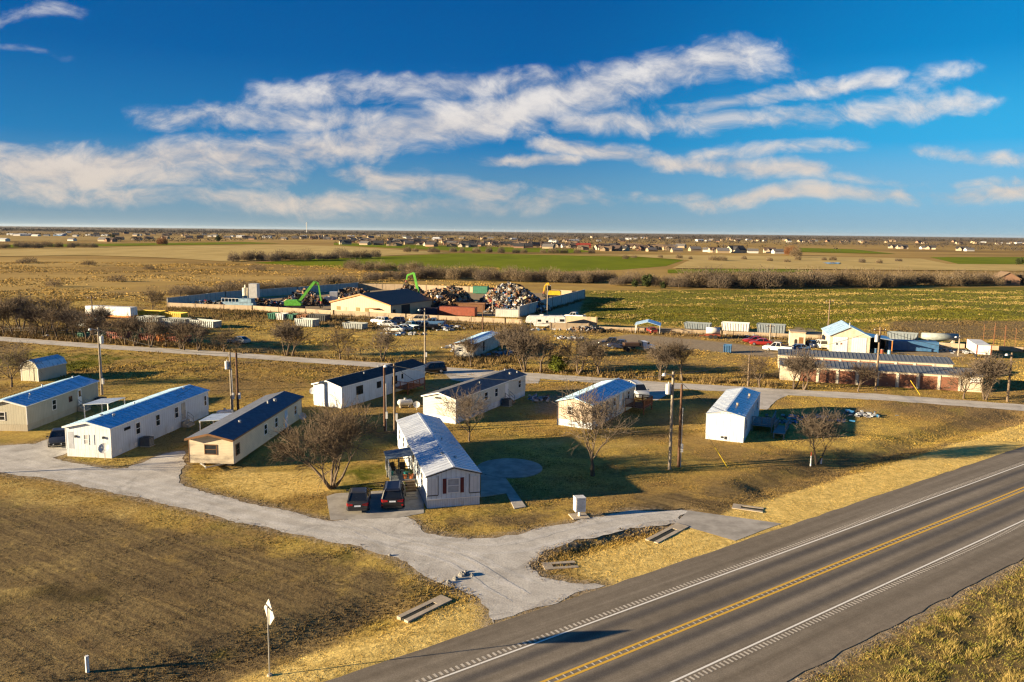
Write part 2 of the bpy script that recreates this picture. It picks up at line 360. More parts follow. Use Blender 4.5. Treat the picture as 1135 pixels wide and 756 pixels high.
def ground_mat(name='ground', k_=1.0):
    m, t, b = base(name); g = t.n('ShaderNodeNewGeometry').outputs['Position']
    a1 = t.n('ShaderNodeAttribute', attribute_name='masks'); a2 = t.n('ShaderNodeAttribute', attribute_name='masks2')
    s1 = t.n('ShaderNodeSeparateColor', {0: a1.outputs['Color']}).outputs; s2 = t.n('ShaderNodeSeparateColor', {0: a2.outputs['Color']}).outputs
    big = t.noise(g, .035, 5, .6, .6); mid = t.noise(g, .33, 6, .62, .4); fin = t.noise(g, 2.6, 5, .7); fin2 = t.noise(g, 9.0, 3, .7)
    far = t.noise(t.mapping(g, (.0022, .006, .01)), 1.0, 6, .6, 1.0)
    c = t.ramp(big, [(.34, (.24, .162, .072)), (.47, (.40, .26, .072)), (.56, (.48, .33, .078)), (.66, (.56, .39, .105))])
    c = t.mix(t.math('MULTIPLY', t.mapr(mid, .40, .68), .55), c, (.185, .122, .056))
    c = t.mix(t.math('MULTIPLY', t.mapr(t.noise(g, .11, 6, .68, 1.2), .52, .66), .5), c, (.245, .205, .035))
    dist = t.n('ShaderNodeVectorMath', {0: g}, operation='LENGTH').outputs['Value']
    farf = t.mapr(dist, 230, 420)
    cf = t.ramp(far, [(.36, (.25, .155, .042)), (.5, (.39, .25, .070)), (.64, (.47, .31, .095))])
    cf = t.mix(t.math('MULTIPLY', t.mapr(t.noise(t.mapping(g, (.02, .05, .1)), 1.0, 6, .65), .42, .7), .45), cf, (.23, .14, .040))
    c = t.mix(farf, c, cf)
    vfar = t.mapr(dist, 1500, 5500); c = t.mix(t.math('MULTIPLY', vfar, .75), c, (.105, .080, .060))
    def msk(sock, amp=.55, n_=None, lo=.38, hi=.62):
        q = t.math('ADD', sock, t.math('MULTIPLY', t.math('MULTIPLY', t.math('SUBTRACT', n_ or mid, .5), amp * 3), t.math('GREATER_THAN', sock, .02)))
        return t.math('MULTIPLY', t.mapr(q, lo - .2, hi + .2), t.math('MINIMUM', t.math('MULTIPLY', sock, 2.0), 1.0))
    gold = t.ramp(t.noise(g, 1.1, 5, .65), [(.32, (.54, .37, .105)), (.68, (.80, .58, .19))])
    green = t.ramp(t.noise(g, .18, 5, .65), [(.35, (.085, .090, .010)), (.52, (.150, .145, .014)), (.68, (.30, .215, .03))])
    brown = t.ramp(t.noise(t.mapping(g, (.10, 2.3, 1), (0, 0, R(33))), 1.0, 6, .62), [(.33, (.125, .085, .042)), (.52, (.195, .136, .060)), (.70, (.28, .198, .080))])
    bare = t.ramp(t.noise(g, 1.3, 6, .65), [(.3, (.22, .165, .105)), (.7, (.36, .285, .19))])
    c = t.mix(msk(s1[2]), c, brown); c = t.mix(msk(s1[0]), c, gold); c = t.mix(msk(s1[1]), c, green)
    c = t.mix(msk(s2[2], .5), c, t.ramp(t.noise(t.mapping(g, (.05, .14, .1)), 1.0, 5, .65), [(.34, (.10, .098, .012)), (.52, (.155, .142, .018)), (.68, (.25, .19, .035))]))
    c = t.mix(t.math('MULTIPLY', msk(s2[1]), .8), c, t.ramp(mid, [(.36, (.055, .050, .020)), (.6, (.20, .140, .055))]))
    c = t.mix(t.math('MULTIPLY', msk(s2[0]), .8), c, (.055, .040, .018))
    c = t.mix(msk(a1.outputs['Alpha'], .4, fin), c, bare)
    nearf = t.mapr(dist, 260, 60)
    sp_ = t.ramp(fin, [(.28, .50), (.5, 1.0), (.74, 1.42)]); c = t.mix(t.math('MULTIPLY', nearf, .8), c, t.mix(1.0, c, sp_, 'MULTIPLY'))
    sp2 = t.ramp(fin2, [(.30, .62), (.5, 1.0), (.70, 1.35)]); c = t.mix(t.math('MULTIPLY', t.mapr(dist, 140, 40), .7), c, t.mix(1.0, c, sp2, 'MULTIPLY'))
    if k_ != 1: c = t.mix(1.0, c, (k_, k_, k_), 'MULTIPLY')
    t.L.new(c, b.inputs['Base Color']); b.inputs['Roughness'].default_value = .95; b.inputs['Specular IOR Level'].default_value = .08
    h = t.math('ADD', t.math('MULTIPLY', fin, .7), t.math('MULTIPLY', fin2, .35))
    bp = t.n('ShaderNodeBump', {'Strength': t.math('MULTIPLY', nearf, .55), 'Distance': .12, 'Height': h}); t.L.new(bp.outputs[0], b.inputs['Normal'])
    return m
V3 = np.stack([P2[:, 0], P2[:, 1], Z], 1)
gr_o = np_mesh('ground', V3, F4, ground_mat(), attrs={'masks': ('FLOAT_COLOR', masks), 'masks2': ('FLOAT_COLOR', masks2)})
struct(gr_o); gr_o.data.polygons.foreach_set('use_smooth', [True] * len(gr_o.data.polygons))
# ------------------------------------------------------------------ sheets: roads, pads, far fields
def jitter(poly, step, amp):
    out = []
    for i, a in enumerate(poly):
        b = poly[(i + 1) % len(poly)]; a = Vector(a); b = Vector(b); n = max(1, int((b - a).length / step))
        nr = Vector((-(b - a).y, (b - a).x, 0)); nr = nr.normalized() if nr.length else nr
        for k_ in range(n):
            q = a.lerp(b, k_ / n); w_ = math.sin(q.x * 1.3 + 2 * math.sin(q.y * .5)) + .7 * math.sin(q.y * 2.1 + q.x * .8) + .5 * math.sin(q.x * 4.7 - q.y * 3.3); out.append(q + nr * (amp * (.75 * w_ + random.gauss(0, .25))))
    return out
def sheet(name, poly, z, m, step=0, amp=0, kind=True):
    pl = jitter(poly, step, amp) if step else [Vector(p) for p in poly]
    pl = [Vector((p.x, p.y, 0)) for p in pl]
    tr = tessellate_polygon([pl]); me = bpy.data.meshes.new(name)
    me.from_pydata([(p.x, p.y, z) for p in pl], [], [tuple(t) for t in tr]); me.update()
    for p in me.polygons:
        if p.normal.z < 0: p.flip()
    o = link(name, me, m)
    if kind: struct(o)
    return o
def gravel_mat(name, c0, c1, rot, tr=.5):
    m, t, b = base(name); g = t.n('ShaderNodeNewGeometry').outputs['Position']
    st = t.noise(t.mapping(g, (.07, .75, 1), (0, 0, rot)), 1.0, 5, .6, .5); f = t.noise(g, .5, 6, .65); fi = t.noise(g, 7, 4, .75)
    c = t.mix(t.mapr(f, .3, .7), c0, c1); c = t.mix(t.math('MULTIPLY', t.mapr(st, .42, .66), tr), c, tuple(min(1, x * 1.25) for x in c1))
    c = t.mix(t.math('MULTIPLY', t.mapr(t.noise(g, .3, 6, .68, .9), .50, .68), .6), c, tuple(x * .66 for x in c0))
    c = t.mix(.75, c, t.mix(1.0, c, t.ramp(fi, [(.28, .62), (.5, 1.0), (.72, 1.3)]), 'MULTIPLY'))
    t.L.new(c, b.inputs['Base Color']); b.inputs['Roughness'].default_value = .95; b.inputs['Specular IOR Level'].default_value = .1
    bp = t.n('ShaderNodeBump', {'Strength': .3, 'Distance': .06, 'Height': t.math('ADD', fi, t.math('MULTIPLY', t.noise(g, 2.0, 4, .6), .5))}); t.L.new(bp.outputs[0], b.inputs['Normal'])
    return m
M_gravel = gravel_mat('gravel', (.42, .385, .335), (.58, .545, .48), R(31), .35)
M_gravel2 = gravel_mat('gravel_road', (.42, .38, .325), (.55, .505, .44), R(15))
M_conc = mat('concrete', (.36, .33, .285), .9, var=.22, scale=.7, bump=.15, bscale=6, spec=.2, dirt=.25)
M_conc2 = mat('concrete_tan', (.40, .335, .25), .9, var=.15, scale=1.2, bump=.2, bscale=8, spec=.2)
sheet('gravel_road', WP(GRAVEL), .004, M_gravel, .45, .17)
sheet('county_road', REAR, .006, M_gravel2, .8, .14)
sheet('driveway', WP([(487, 409.5), (600, 417), (597, 425), (560, 425), (520, 424), (500, 421)]), .010, M_gravel2, 1.0, .06)
sheet('driveway', WP([(700, 424), (745, 427), (742, 436), (728, 444), (706, 441)]), .010, M_gravel2, 1.0, .08)
sheet('driveway', WP([(826, 432), (880, 435.5), (860, 444), (850, 454), (838, 453)]), .010, M_gravel2, 1.0, .10)
sheet('driveway', WP([(763, 566), (866, 580.2), (815, 599.5), (748, 580.5)]), .010, M_conc, 2, .03)
pad = sheet('parking_pad', WP([(362, 550), (372, 547), (470, 541), (470, 569), (440, 574), (366, 576.5)]), .012, M_conc, 2, .02)
c0 = W(565, 519); cir = [c0 + Vector((3.2 * math.cos(a), 3.2 * math.sin(a), 0)) for a in np.linspace(0, 2 * PI, 48, endpoint=False)]
def slab(name, poly, z, m):
    mb = MB(); mb.prism([(p.x, p.y) for p in poly], 'z', -.05, z); return struct(mb.build(name, m))
slab('concrete_slab', cir, .07, M_conc)
slab('patio', WP([(533, 522), (538, 527), (555, 527.5), (561, 547), (533, 551)]), .045, M_conc)
slab('walkway', WP([(552, 529.5), (560, 529.5), (583, 562), (570, 564)]), .05, M_conc)
# highway
def asphalt_mat():
    m, t, b = base('asphalt'); g = t.n('ShaderNodeNewGeometry').outputs['Position']
    v_ = t.vm('DOT_PRODUCT', g, tuple(EV)); u_ = t.vm('DOT_PRODUCT', g, tuple(EU))
    q = t.n('ShaderNodeCombineXYZ', {0: t.math('MULTIPLY', u_, .035), 1: t.math('MULTIPLY', v_, 1.0)}).outputs[0]
    st = t.noise(q, 1.0, 5, .6, .25); fi = t.noise(g, 14, 3, .8); md = t.noise(g, 1.2, 5, .65)
    # worn lanes: tyre tracks polished dark, the crown and shoulders browner
    lane = t.math('ABSOLUTE', t.math('SUBTRACT', t.math('ABSOLUTE', t.math('SUBTRACT', v_, 29.68)), 1.8))
    trk = t.mapr(t.math('ABSOLUTE', t.math('SUBTRACT', lane, .85)), .62, .05)
    c = t.mix(t.mapr(st, .3, .7), (.150, .123, .089), (.25, .21, .157))
    c = t.mix(t.math('MULTIPLY', trk, .75), c, (.070, .064, .062))
    sh = t.math('MAXIMUM', t.mapr(v_, 33.8, 36.6), t.mapr(v_, 25.6, 22.6)); c = t.mix(t.math('MULTIPLY', sh, .5), c, (.185, .15, .108))
    c = t.mix(.7, c, t.mix(1.0, c, t.ramp(fi, [(.25, .55), (.5, 1.0), (.75, 1.5)]), 'MULTIPLY')); c = t.mix(.5, c, t.mix(1.0, c, t.ramp(md, [(.3, .75), (.7, 1.25)]), 'MULTIPLY'))
    t.L.new(c, b.inputs['Base Color']); b.inputs['Roughness'].default_value = .85; b.inputs['Specular IOR Level'].default_value = .25
    bp = t.n('ShaderNodeBump', {'Strength': .25, 'Distance': .02, 'Height': fi}); t.L.new(bp.outputs[0], b.inputs['Normal'])
    return m
def paint_mat(name, col, wear):
    m, t, b = base(name); g = t.n('ShaderNodeNewGeometry').outputs['Position']
    f = t.noise(g, 7, 5, .8); t.L.new(t.mix(t.mapr(f, .5 - wear, .62 - wear), (.10, .085, .065), col), b.inputs['Base Color']); b.inputs['Roughness'].default_value = .8
    return m
hwp = [hw(-70, 22.75), hw(400, 22.75), hw(400, 36.3), hw(-70, 36.3)]
sheet('highway', hwp, .020, asphalt_mat(), 1.2, .07)
M_wp = paint_mat('white_road_paint', (.78, .74, .66), .20); M_yp = paint_mat('yellow_road_paint', (.66, .38, .035), .24); M_rp = mat('rumble_paint', (.52, .46, .37), .85, var=.15, scale=2)
def strip(name, v_, w_, m, u0=-70, u1=400, z=.0245): return sheet(name, [hw(u0, v_ - w_ / 2), hw(u1, v_ - w_ / 2), hw(u1, v_ + w_ / 2), hw(u0, v_ + w_ / 2)], z, m)
strip('edge_line_marking', 26.09, .13, M_wp); strip('edge_line_marking', 33.2, .13, M_wp)
strip('centre_line_marking', 29.49, .17, M_yp); strip('centre_line_marking', 29.91, .17, M_yp)
def ticks(name, v_, w_, per, len_, m, z=.0285, u0=-20, u1=130):
    mb = MB(); k_ = u0
    while k_ < u1:
        a = [hw(k_, v_ - w_ / 2, z), hw(k_ + len_, v_ - w_ / 2, z), hw(k_ + len_, v_ + w_ / 2, z), hw(k_, v_ + w_ / 2, z)]; mb.add(a, [(0, 1, 2, 3)]); k_ += per
    return struct(mb.build(name, m))
M_groove = mat('rumble_groove', (.035, .031, .028), .9)
ticks('rumble_strip', 33.55, .36, .34, .15, M_rp); ticks('rumble_strip', 25.73, .36, .34, .15, M_rp)
ticks('rumble_strip', 29.70, .25, .5, .10, M_rp)
# wheel tracks worn into the loose gravel
M_trk = gravel_mat('worn_track', (.44, .415, .37), (.62, .585, .53), R(31), .2)
def track(pts, m, wd=.22, gap=1.55, z=.0085):
    c = []; P_ = [W(*p) for p in pts]
    for i in range(len(P_) - 1):
        p0, p1, p2, p3 = P_[max(i - 1, 0)], P_[i], P_[i + 1], P_[min(i + 2, len(P_) - 1)]
        for k in range(8): t = k / 8; c.append(.5 * ((2 * p1) + (p2 - p0) * t + (2 * p0 - 5 * p1 + 4 * p2 - p3) * t * t + (3 * p1 - p0 - 3 * p2 + p3) * t ** 3))
    for sd in (-1, 1):
        L_, R_ = [], []
        for i, p in enumerate(c):
            d = (c[min(i + 1, len(c) - 1)] - c[max(i - 1, 0)]).normalized(); n = Vector((-d.y, d.x, 0)); q = p + n * (sd * gap / 2); e_ = min(1, min(i, len(c) - 1 - i) / 6 + .1); a, b = wd * e_ * random.uniform(.5, 1.3), wd * e_ * random.uniform(.5, 1.3); L_.append(q + n * a); R_.append(q - n * b)
        sheet('wheel_track', L_ + R_[::-1], z + .001 * sd, m)
track([(30, 510), (160, 536), (300, 574), (420, 596), (500, 612), (560, 640), (600, 655)], M_trk); track([(0, 508), (150, 540), (280, 570), (400, 592), (480, 604), (560, 608), (640, 589), (710, 575), (755, 572)], M_trk, .25, z=.0125)
track([(400, 586), (430, 600), (500, 618), (550, 648), (580, 664)], M_trk, .18, z=.0165)
# far fields
def field_mat(name, c0, c1, sc=.03):
    m, t, b = base(name); g = t.n('ShaderNodeNewGeometry').outputs['Position']
    f = t.noise(t.mapping(g, (1, .4, 1)), sc, 6, .65); t.L.new(t.mix(t.mapr(f, .32, .68), c0, c1), b.inputs['Base Color']); b.inputs['Roughness'].default_value = .95; b.inputs['Specular IOR Level'].default_value = .05
    return m
M_gf = field_mat('winter_wheat', (.125, .155, .001), (.180, .205, .004)); M_tf = field_mat('pale_stubble', (.42, .30, .105), (.55, .40, .15)); M_tf2 = field_mat('dun_pasture', (.33, .22, .075), (.43, .30, .11))
fl = [('green_field', M_gf, [(280, 291.5), (345, 287), (420, 284.5), (507, 280.8), (576, 282), (714, 285), (760, 287.6), (738, 295), (690, 299), (560, 303), (440, 301), (340, 295)]),
      ('green_field', M_gf, [(370, 269.2), (507, 272.7), (641, 276.2), (655, 279.3), (631, 280.5), (507, 278.3), (430, 274.8), (370, 271.8)]),
      ('green_field', M_gf, [(-60, 272), (60, 271), (120, 270.3), (270, 268.4), (312, 269.8), (240, 271.2), (120, 273), (40, 274), (-60, 276.5)]),
      ('green_field', M_gf, [(886, 275), (945, 276.5), (992, 281.6), (950, 281), (886, 279.4)]),
      ('green_field', M_gf, [(1030, 285), (1126, 285), (1300, 286), (1300, 294), (1062, 292.6)]),
      ('green_field', M_gf, [(740, 299), (830, 298), (900, 299.5), (900, 302), (740, 303)]),
      ('stubble_field', M_tf, [(-60, 279), (60, 275.5), (200, 273.2), (320, 271.5), (380, 273.5), (500, 280.3), (420, 284), (345, 286.6), (255, 290.5), (180, 286), (100, 283.3), (-60, 285)]),
      ('stubble_field', M_tf, [(640, 282.3), (742, 283), (900, 284.5), (1020, 287), (1050, 293), (1135, 294), (1400, 297), (1400, 303), (900, 299), (745, 298), (764, 289), (700, 284.5)]),
      ('stubble_field', M_tf2, [(200, 258.5), (420, 260), (600, 263), (560, 264), (330, 261.5), (200, 260.5)]), ('stubble_field', M_tf2, [(700, 265), (880, 266.5), (1000, 270), (900, 271), (700, 268)]),
      ('stubble_field', M_tf2, [(-60, 262), (100, 261), (240, 263), (200, 266.5), (60, 267), (-60, 268)])]
for i_, (n_, m_, p_) in enumerate(fl): sheet(n_, WP(p_), .06 + .12 * (i_ % 4), m_)
mw, tw, bw = base('pond_water'); bw.inputs['Base Color'].default_value = (.05, .10, .16, 1); bw.inputs['Roughness'].default_value = .08
sheet('pond', WP([(912, 292.2), (922, 291.4), (931, 292), (930, 293.2), (918, 293.4)]), .7, mw)
# ------------------------------------------------------------------ mobile homes
M_glass = mat('window_glass', (.020, .024, .028), .12, 0, .3, 3, spec=.6)
M_white = mat('white_trim', (.78, .76, .72), .5, var=.05, spec=.3); M_dark = mat('dark_opening', (.02, .02, .02), .8)
M_brown = mat('brown_trim', (.20, .095, .035), .6, var=.2); M_black = mat('black_plastic', (.018, .018, .02), .5)
M_galv = mat('galvanized', (.42, .42, .41), .45, .6, var=.15, scale=3); M_wood = mat('weathered_wood', (.20, .135, .08), .85, var=.25, scale=4)
M_redwood = mat('red_stained_wood', (.26, .085, .03), .75, var=.2, scale=3); M_maroon = mat('maroon_shutter', (.10, .012, .018), .6)
def window(par, side, p, w, z0, z1, fm, split='h', x0=0.0, xw=0.0, gm=None, lab=None):
    """window on a wall: side F (y=0), R (x=0), L (x=-w); p is the middle along the wall"""
    t = .05; mb = MB(); pm = MB()
    def bx(B, a0, a1, b0, b1, o0, o1):
        if side == 'F': B.box(a0, -o1, b0, a1, -o0, b1)
        elif side == 'R': B.box(o0, a0, b0, o1, a1, b1)
        else: B.box(-xw - o1, a0, b0, -xw - o0, a1, b1)
    a0, a1 = p - w / 2, p + w / 2
    bx(mb, a0 - t, a0 + .02, z0 - t, z1 + t, .002, .05); bx(mb, a1 - .02, a1 + t, z0 - t, z1 + t, .002, .05)
    bx(mb, a0 + .02, a1 - .02, z0 - t, z0 + .02, .002, .05); bx(mb, a0 + .02, a1 - .02, z1 - .02, z1 + t, .002, .05)
    if split == 'h': zm = (z0 + z1) / 2; bx(mb, a0 + .02, a1 - .02, zm - .025, zm + .025, .015, .045)
    if split == 'v': bx(mb, p - .025, p + .025, z0 + .02, z1 - .02, .015, .045)
    o = mb.build('window', fm, par)
    if lab: o['label'] = lab
    bx(pm, a0 + .02, a1 - .02, z0 + .02, z1 - .02, .003, .014); pm.build('pane', gm or M_glass, o)
    return o
def door(par, side, p, w, z0, z1, m, xw=0.0, glass=True, lab=None):
    mb = MB(); hb = MB(); gb = MB()
    def bx(B, a0, a1, b0, b1, o0, o1):
        if side == 'F': B.box(a0, -o1, b0, a1, -o0, b1)
        elif side == 'R': B.box(o0, a0, b0, o1, a1, b1)
        else: B.box(-xw - o1, a0, b0, -xw - o0, a1, b1)
    bx(mb, p - w / 2, p + w / 2, z0, z1, .002, .04); o = mb.build('door', m, par)
    if lab: o['label'] = lab
    bx(hb, p + w / 2 - .14, p + w / 2 - .07, z0 + .95, z0 + 1.05, .041, .09); hb.build('handle', M_galv, o)
    if glass: bx(gb, p - w * .28, p + w * .28, z0 + 1.0, z1 - .2, .041, .05); gb.build('pane', M_glass, o)
    return o
def home(label, B, C, w, L, eave, rise, wallm, roofm, trimm, sk, skm, cz=0.0, ribs=.6, oh=.14, ohf=.22, roofx=None, fasc=.10):
    """single-wide home: front right corner at B, its right wall runs towards C"""
    b = W(*B); c = W(C[0], C[1], cz); an = math.atan2(c.y - b.y, c.x - b.x) - PI / 2
    r = thing('mobile_home', label, 'mobile home', b, an)
    mb = MB(); z0 = sk; zr = eave + rise
    mb.prism([(-w, z0), (0, z0), (0, eave), (-w / 2, zr - .02), (-w, eave)], 'y', 0, L); mb.build('wall', wallm, r)
    if skm:
        s = MB(); s.box(-w + .03, .03, -.05, -.03, L - .03, sk - .004); s.build('skirting', skm, r)
    # roof: two thin slopes with standing ribs
    s = MB(); th = .09; sl_ = rise / (w / 2); e = oh
    prof = [(-w - e, eave - e * sl_ + .01), (-w / 2, zr + .01), (e, eave - e * sl_ + .01), (e, eave - e * sl_ + th), (-w / 2, zr + th + .01), (-w - e, eave - e * sl_ + th)]
    s.prism(prof, 'y', -ohf, L + ohf)
    if ribs:
        y = -ohf + .02
        while y < L + ohf - .05:
            for sx in (-1, 1):
                a = Vector((-w / 2 + sx * .03, y, zr + th + .02)); d = Vector((-w / 2 + sx * (w / 2 + e - .01), y, eave - e * sl_ + th + .015)); s.bar(a, d, .034, .022)
            y += ribs
        s.box(-w / 2 - .1, -ohf - .005, zr + th - .015, -w / 2 + .1, L + ohf + .005, zr + th + .035)
    rf = s.build('roof', roofm, r)
    if trimm:
        for x, y in ((-w - .012, -.015), (-.058, -.015), (-.058, L - .058)): MB().box(x, y, z0, x + .07, y + .07, eave - .02).build('corner_trim', trimm, r)
        s = MB()
        for sx in (-1, 1): s.bar((-w / 2, -ohf - .03, zr + .005), (-w / 2 + sx * (w / 2 + e + .02), -ohf - .03, eave - e * sl_ + .01), .045, fasc + .06)
        s.build('fascia', trimm, r)
        MB().box(e + .002, -ohf, eave - e * sl_ - fasc + .09, e + .035, L + ohf, eave - e * sl_ + .085).build('eave_trim', trimm, r); MB().box(-w - e - .035, -ohf, eave - e * sl_ - fasc + .09, -w - e - .002, L + ohf, eave - e * sl_ + .085).build('eave_trim', trimm, r)
    return r, an
def vents(r, w, eave, rise, spots, m=None):
    for (fx, y, h, rad) in spots:
        x = -w / 2 + fx * w / 2; z = eave + rise - abs(fx) * rise + .06
        s = MB(); s.cyl((x, y, z), (x, y, z + h), rad, rad, 8); s.cyl((x, y, z + h), (x, y, z + h + .07), rad * 1.5, rad * .9, 8); s.build('roof_vent', m or M_galv, r)
def at(r, x, y, z=0.0): return r.matrix_basis @ Vector((x, y, z)) if False else Matrix.LocRotScale(r.location, r.rotation_euler, None) @ Vector((x, y, z))
R_white = metal_roof('white_metal_roof', (.78, .83, .88), .28, .42, .2); R_galv = metal_roof('galvanized_roof', (.56, .64, .72), .30, .4); R_ltb = metal_roof('sky_tinted_metal_roof', (.58, .80, .96), .26, .28, .12)  # R_ltb: blue in the base colour stands for sky reflected in pale metal
R_shin = mat('dark_shingle', (.115, .13, .165), .8, 0, .15, 2.0, .4, 18, .25); R_shin3 = mat('slate_shingle', (.13, .13, .14), .85, 0, .2, 2.0, .4, 18, .25); R_shin2 = mat('charcoal_shingle', (.055, .055, .060), .85, 0, .3, 2.0, .5, 18, .25)
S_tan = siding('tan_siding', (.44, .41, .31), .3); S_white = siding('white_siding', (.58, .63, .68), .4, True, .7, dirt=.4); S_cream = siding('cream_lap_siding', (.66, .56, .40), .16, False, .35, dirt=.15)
S_grey = siding('pale_grey_siding', (.58, .56, .49), .2, False, .35); S_pink = siding('beige_siding', (.58, .46, .35), .25); S_skw = siding('white_skirting', (.60, .64, .68), .2, True, .8, dirt=.5); S_skt = siding('tan_skirting', (.42, .37, .27), .2, True, .8, dirt=.4)
S_blind = mat('pale_blind', (.40, .40, .40), .6)
# A tan home at the left edge
hA, aA = home('tan mobile home with a sky-tinted metal roof at the left end of the row', (31, 478), (109, 447), 4.9, 14.9, 2.9, .62, S_tan, R_ltb, M_white, .75, S_skt)
window(hA, 'F', -3.0, .95, 1.25, 2.15, M_white); window(hA, 'R', 5.2, .75, 1.35, 2.5, M_white); window(hA, 'R', 8.6, .6, 1.6, 2.2, M_maroon, None)
door(hA, 'R', 10.6, .85, .8, 2.75, M_white); vents(hA, 4.9, 2.9, .62, [(-.05, 13.8, .18, .12), (-.3, 8.2, .3, .08), (.3, 3.5, .2, .09)])
# B white home
hB, aB = home('white mobile home with a sky-tinted metal roof and satellite dish beside the dark car', (124, 508), (231, 460), 4.9, 19.4, 3.05, .55, S_white, R_ltb, M_white, .75, S_skw)
window(hB, 'F', -2.65, .5, 1.35, 2.3, M_white, 'h', gm=S_blind); window(hB, 'R', 2.75, .95, 2.3, 2.5, M_dark, None)
for y, ww in ((4.6, .75), (8.3, .75), (12.1, .75), (18.6, .5)): window(hB, 'R', y, ww, 1.35, 2.55, M_white)
door(hB, 'R', 13.6, .85, .8, 2.75, mat('beige_door', (.42, .38, .31), .6), glass=False); vents(hB, 4.9, 3.05, .55, [(-.1, 2.6, .15, .14), (.25, 3.4, .14, .13), (.15, 17.5, .12, .1), (-.15, 8.5, .2, .07)])
s = MB(); s.box(-4.62, -.012, .82, -4.05, .02, 2.55); s.build('porch_recess', mat('recess_shade_tone', (.38, .40, .44), .8), hB)  # flat panel; the alcove's shade is painted in as blue-grey
for x in (-3.05, -2.0):
    s = MB(); s.box(x - .22, -.035, 1.3, x + .22, -.004, 2.35); s.build('shutter', S_white, hB)
for x in (-3.75, -.75): s = MB(); s.box(x - .09, -.16, 2.0, x + .09, -.004, 2.22); s.build('wall_lamp', M_dark, hB)
for y in (1.2, 3.9, 6.9, 10.9, 14.8): s = MB(); s.box(-.028, y, .2, .012, y + .45, .52); s.build('skirting_vent', M_white, hB)
# C cream home with dark roof, on piers
hC, aC = home('cream mobile home with a dark shingle roof and brown trim, raised on blocks', (260, 519), (335, 466), 4.5, 19.7, 2.85, .55, S_cream, R_shin, M_brown, .42, None, ribs=0, oh=.12, ohf=.5, fasc=.14)
hC.children[1].data.materials.clear(); hC.children[1].data.materials.append(R_shin)
window(hC, 'F', -2.3, 1.15, 1.35, 2.25, M_brown, 'h'); window(hC, 'R', .85, .8, 1.15, 2.2, M_brown)
for y in (8.1, 11.2, 17.4): window(hC, 'R', y, .8, 1.3, 2.35, M_white)
door(hC, 'R', 14.3, .85, .5, 2.5, mat('pale_blue_door', (.45, .58, .70), .6), glass=False); vents(hC, 4.5, 2.85, .55, [(.35, 5.0, .2, .12), (.2, 13.6, .3, .1), (.3, 15.2, .28, .17)])
for i_, y in enumerate((.9, 4.4, 7.9, 11.4, 14.9, 18.4)):
    for x in (-3.6, -.9): MB().box(x - .2, y - .2, 0, x + .2, y + .2, .39).build('pier', M_conc2, hC)
[MB().box(x, .2, .392, x + .14, 19.4, .418).build('chassis_beam', M_black, hC) for x in (-3.62, -1.02)]
s = MB(); s.bar((-3.5, .2, .36), (-2.25, -1.15, .36), .1, .12); s.bar((-1.0, .2, .36), (-2.25, -1.15, .36), .1, .12); s.box(-2.33, -1.35, .3, -2.17, -1.0, .42); s.build('tow_hitch', M_galv, hC)
# D white home with black roof
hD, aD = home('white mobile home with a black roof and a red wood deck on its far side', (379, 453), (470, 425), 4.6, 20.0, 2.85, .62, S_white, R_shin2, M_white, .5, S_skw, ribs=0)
for y, ww, a, b in ((3.8, 1.35, 1.25, 2.35), (8.2, .9, 1.4, 2.2), (12.0, 1.1, 1.25, 2.35)): window(hD, 'R', y, ww, a, b, M_dark, 'v')
door(hD, 'R', 13.9, .85, .7, 2.65, M_white); vents(hD, 4.6, 2.85, .62, [(.3, 7, .2, .1), (-.2, 12, .25, .1)])
# E grey home, dark roof
hE, aE = home('pale grey mobile home with a charcoal roof and white skirting behind the small bare tree', (505, 470), (581, 439), 4.6, 19.2, 3.0, .6, S_grey, R_shin3, M_white, .8, S_skw, ribs=0)
for y, ww in ((3.2, .8), (7.6, .8), (10.4, .8), (17.3, .8)): window(hE, 'R', y, ww, 1.5, 2.55, M_white)
door(hE, 'R', 13.4, .9, .8, 2.75, M_white, glass=False); vents(hE, 4.6, 3.0, .6, [(.5, 16.6, .25, .14), (.6, 18.4, .22, .1), (.4, 8.4, .2, .08), (-.15, 18.0, .18, .12)])
s = MB(); s.prism([(-3.0, 2.85), (-1.9, 2.85), (-2.1, 3.05), (-2.8, 3.05)], 'y', -.03, -.003); s.build('gable_vent', M_dark, hE)
# F the nearest home
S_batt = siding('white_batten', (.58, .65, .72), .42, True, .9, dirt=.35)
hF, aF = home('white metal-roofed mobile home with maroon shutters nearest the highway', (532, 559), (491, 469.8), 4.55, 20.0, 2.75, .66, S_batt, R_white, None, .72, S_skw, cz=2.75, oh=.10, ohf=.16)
M_trimk = mat('black_trim', (.03, .03, .035), .5)
s = MB()
for sx in (-1, 1): s.bar((-4.55 / 2, -.17, 3.4), (-4.55 / 2 + sx * 2.42, -.17, 2.75 - .02), .05, .09)
s.build('fascia', M_trimk, hF)
window(hF, 'F', -2.3, .95, 1.25, 2.42, M_white, 'h', gm=mat('white_blind', (.34, .35, .37), .5))
for x in (-3.05, -1.55): s = MB(); s.box(x - .15, -.04, 1.18, x + .15, -.004, 2.48); s.build('shutter', M_maroon, hF)
S_panel = siding('screened_panel', (.60, .61, .62), .3)
for x0, x1 in ((-4.5, -3.62), (-.92, -.05)):
    s = MB(); s.box(x0, -.02, 1.12, x1, -.003, 2.55); pn = s.build('side_panel', S_panel, hF)
    s = MB(); s.box(x0 - .03, -.045, 1.05, x1 + .03, -.003, 1.12); xx = x1 if x0 < -3 else x0 - .05; s.box(xx, -.045, 1.12, xx + .05, -.003, 2.75); s.build('trim', M_trimk, pn)
for y, ww in ((2.4, .9), (5.0, .8), (11.0, .9), (14.6, .9), (17.6, .9)): window(hF, 'L', y, ww, 1.3, 2.4, M_white, xw=4.55)
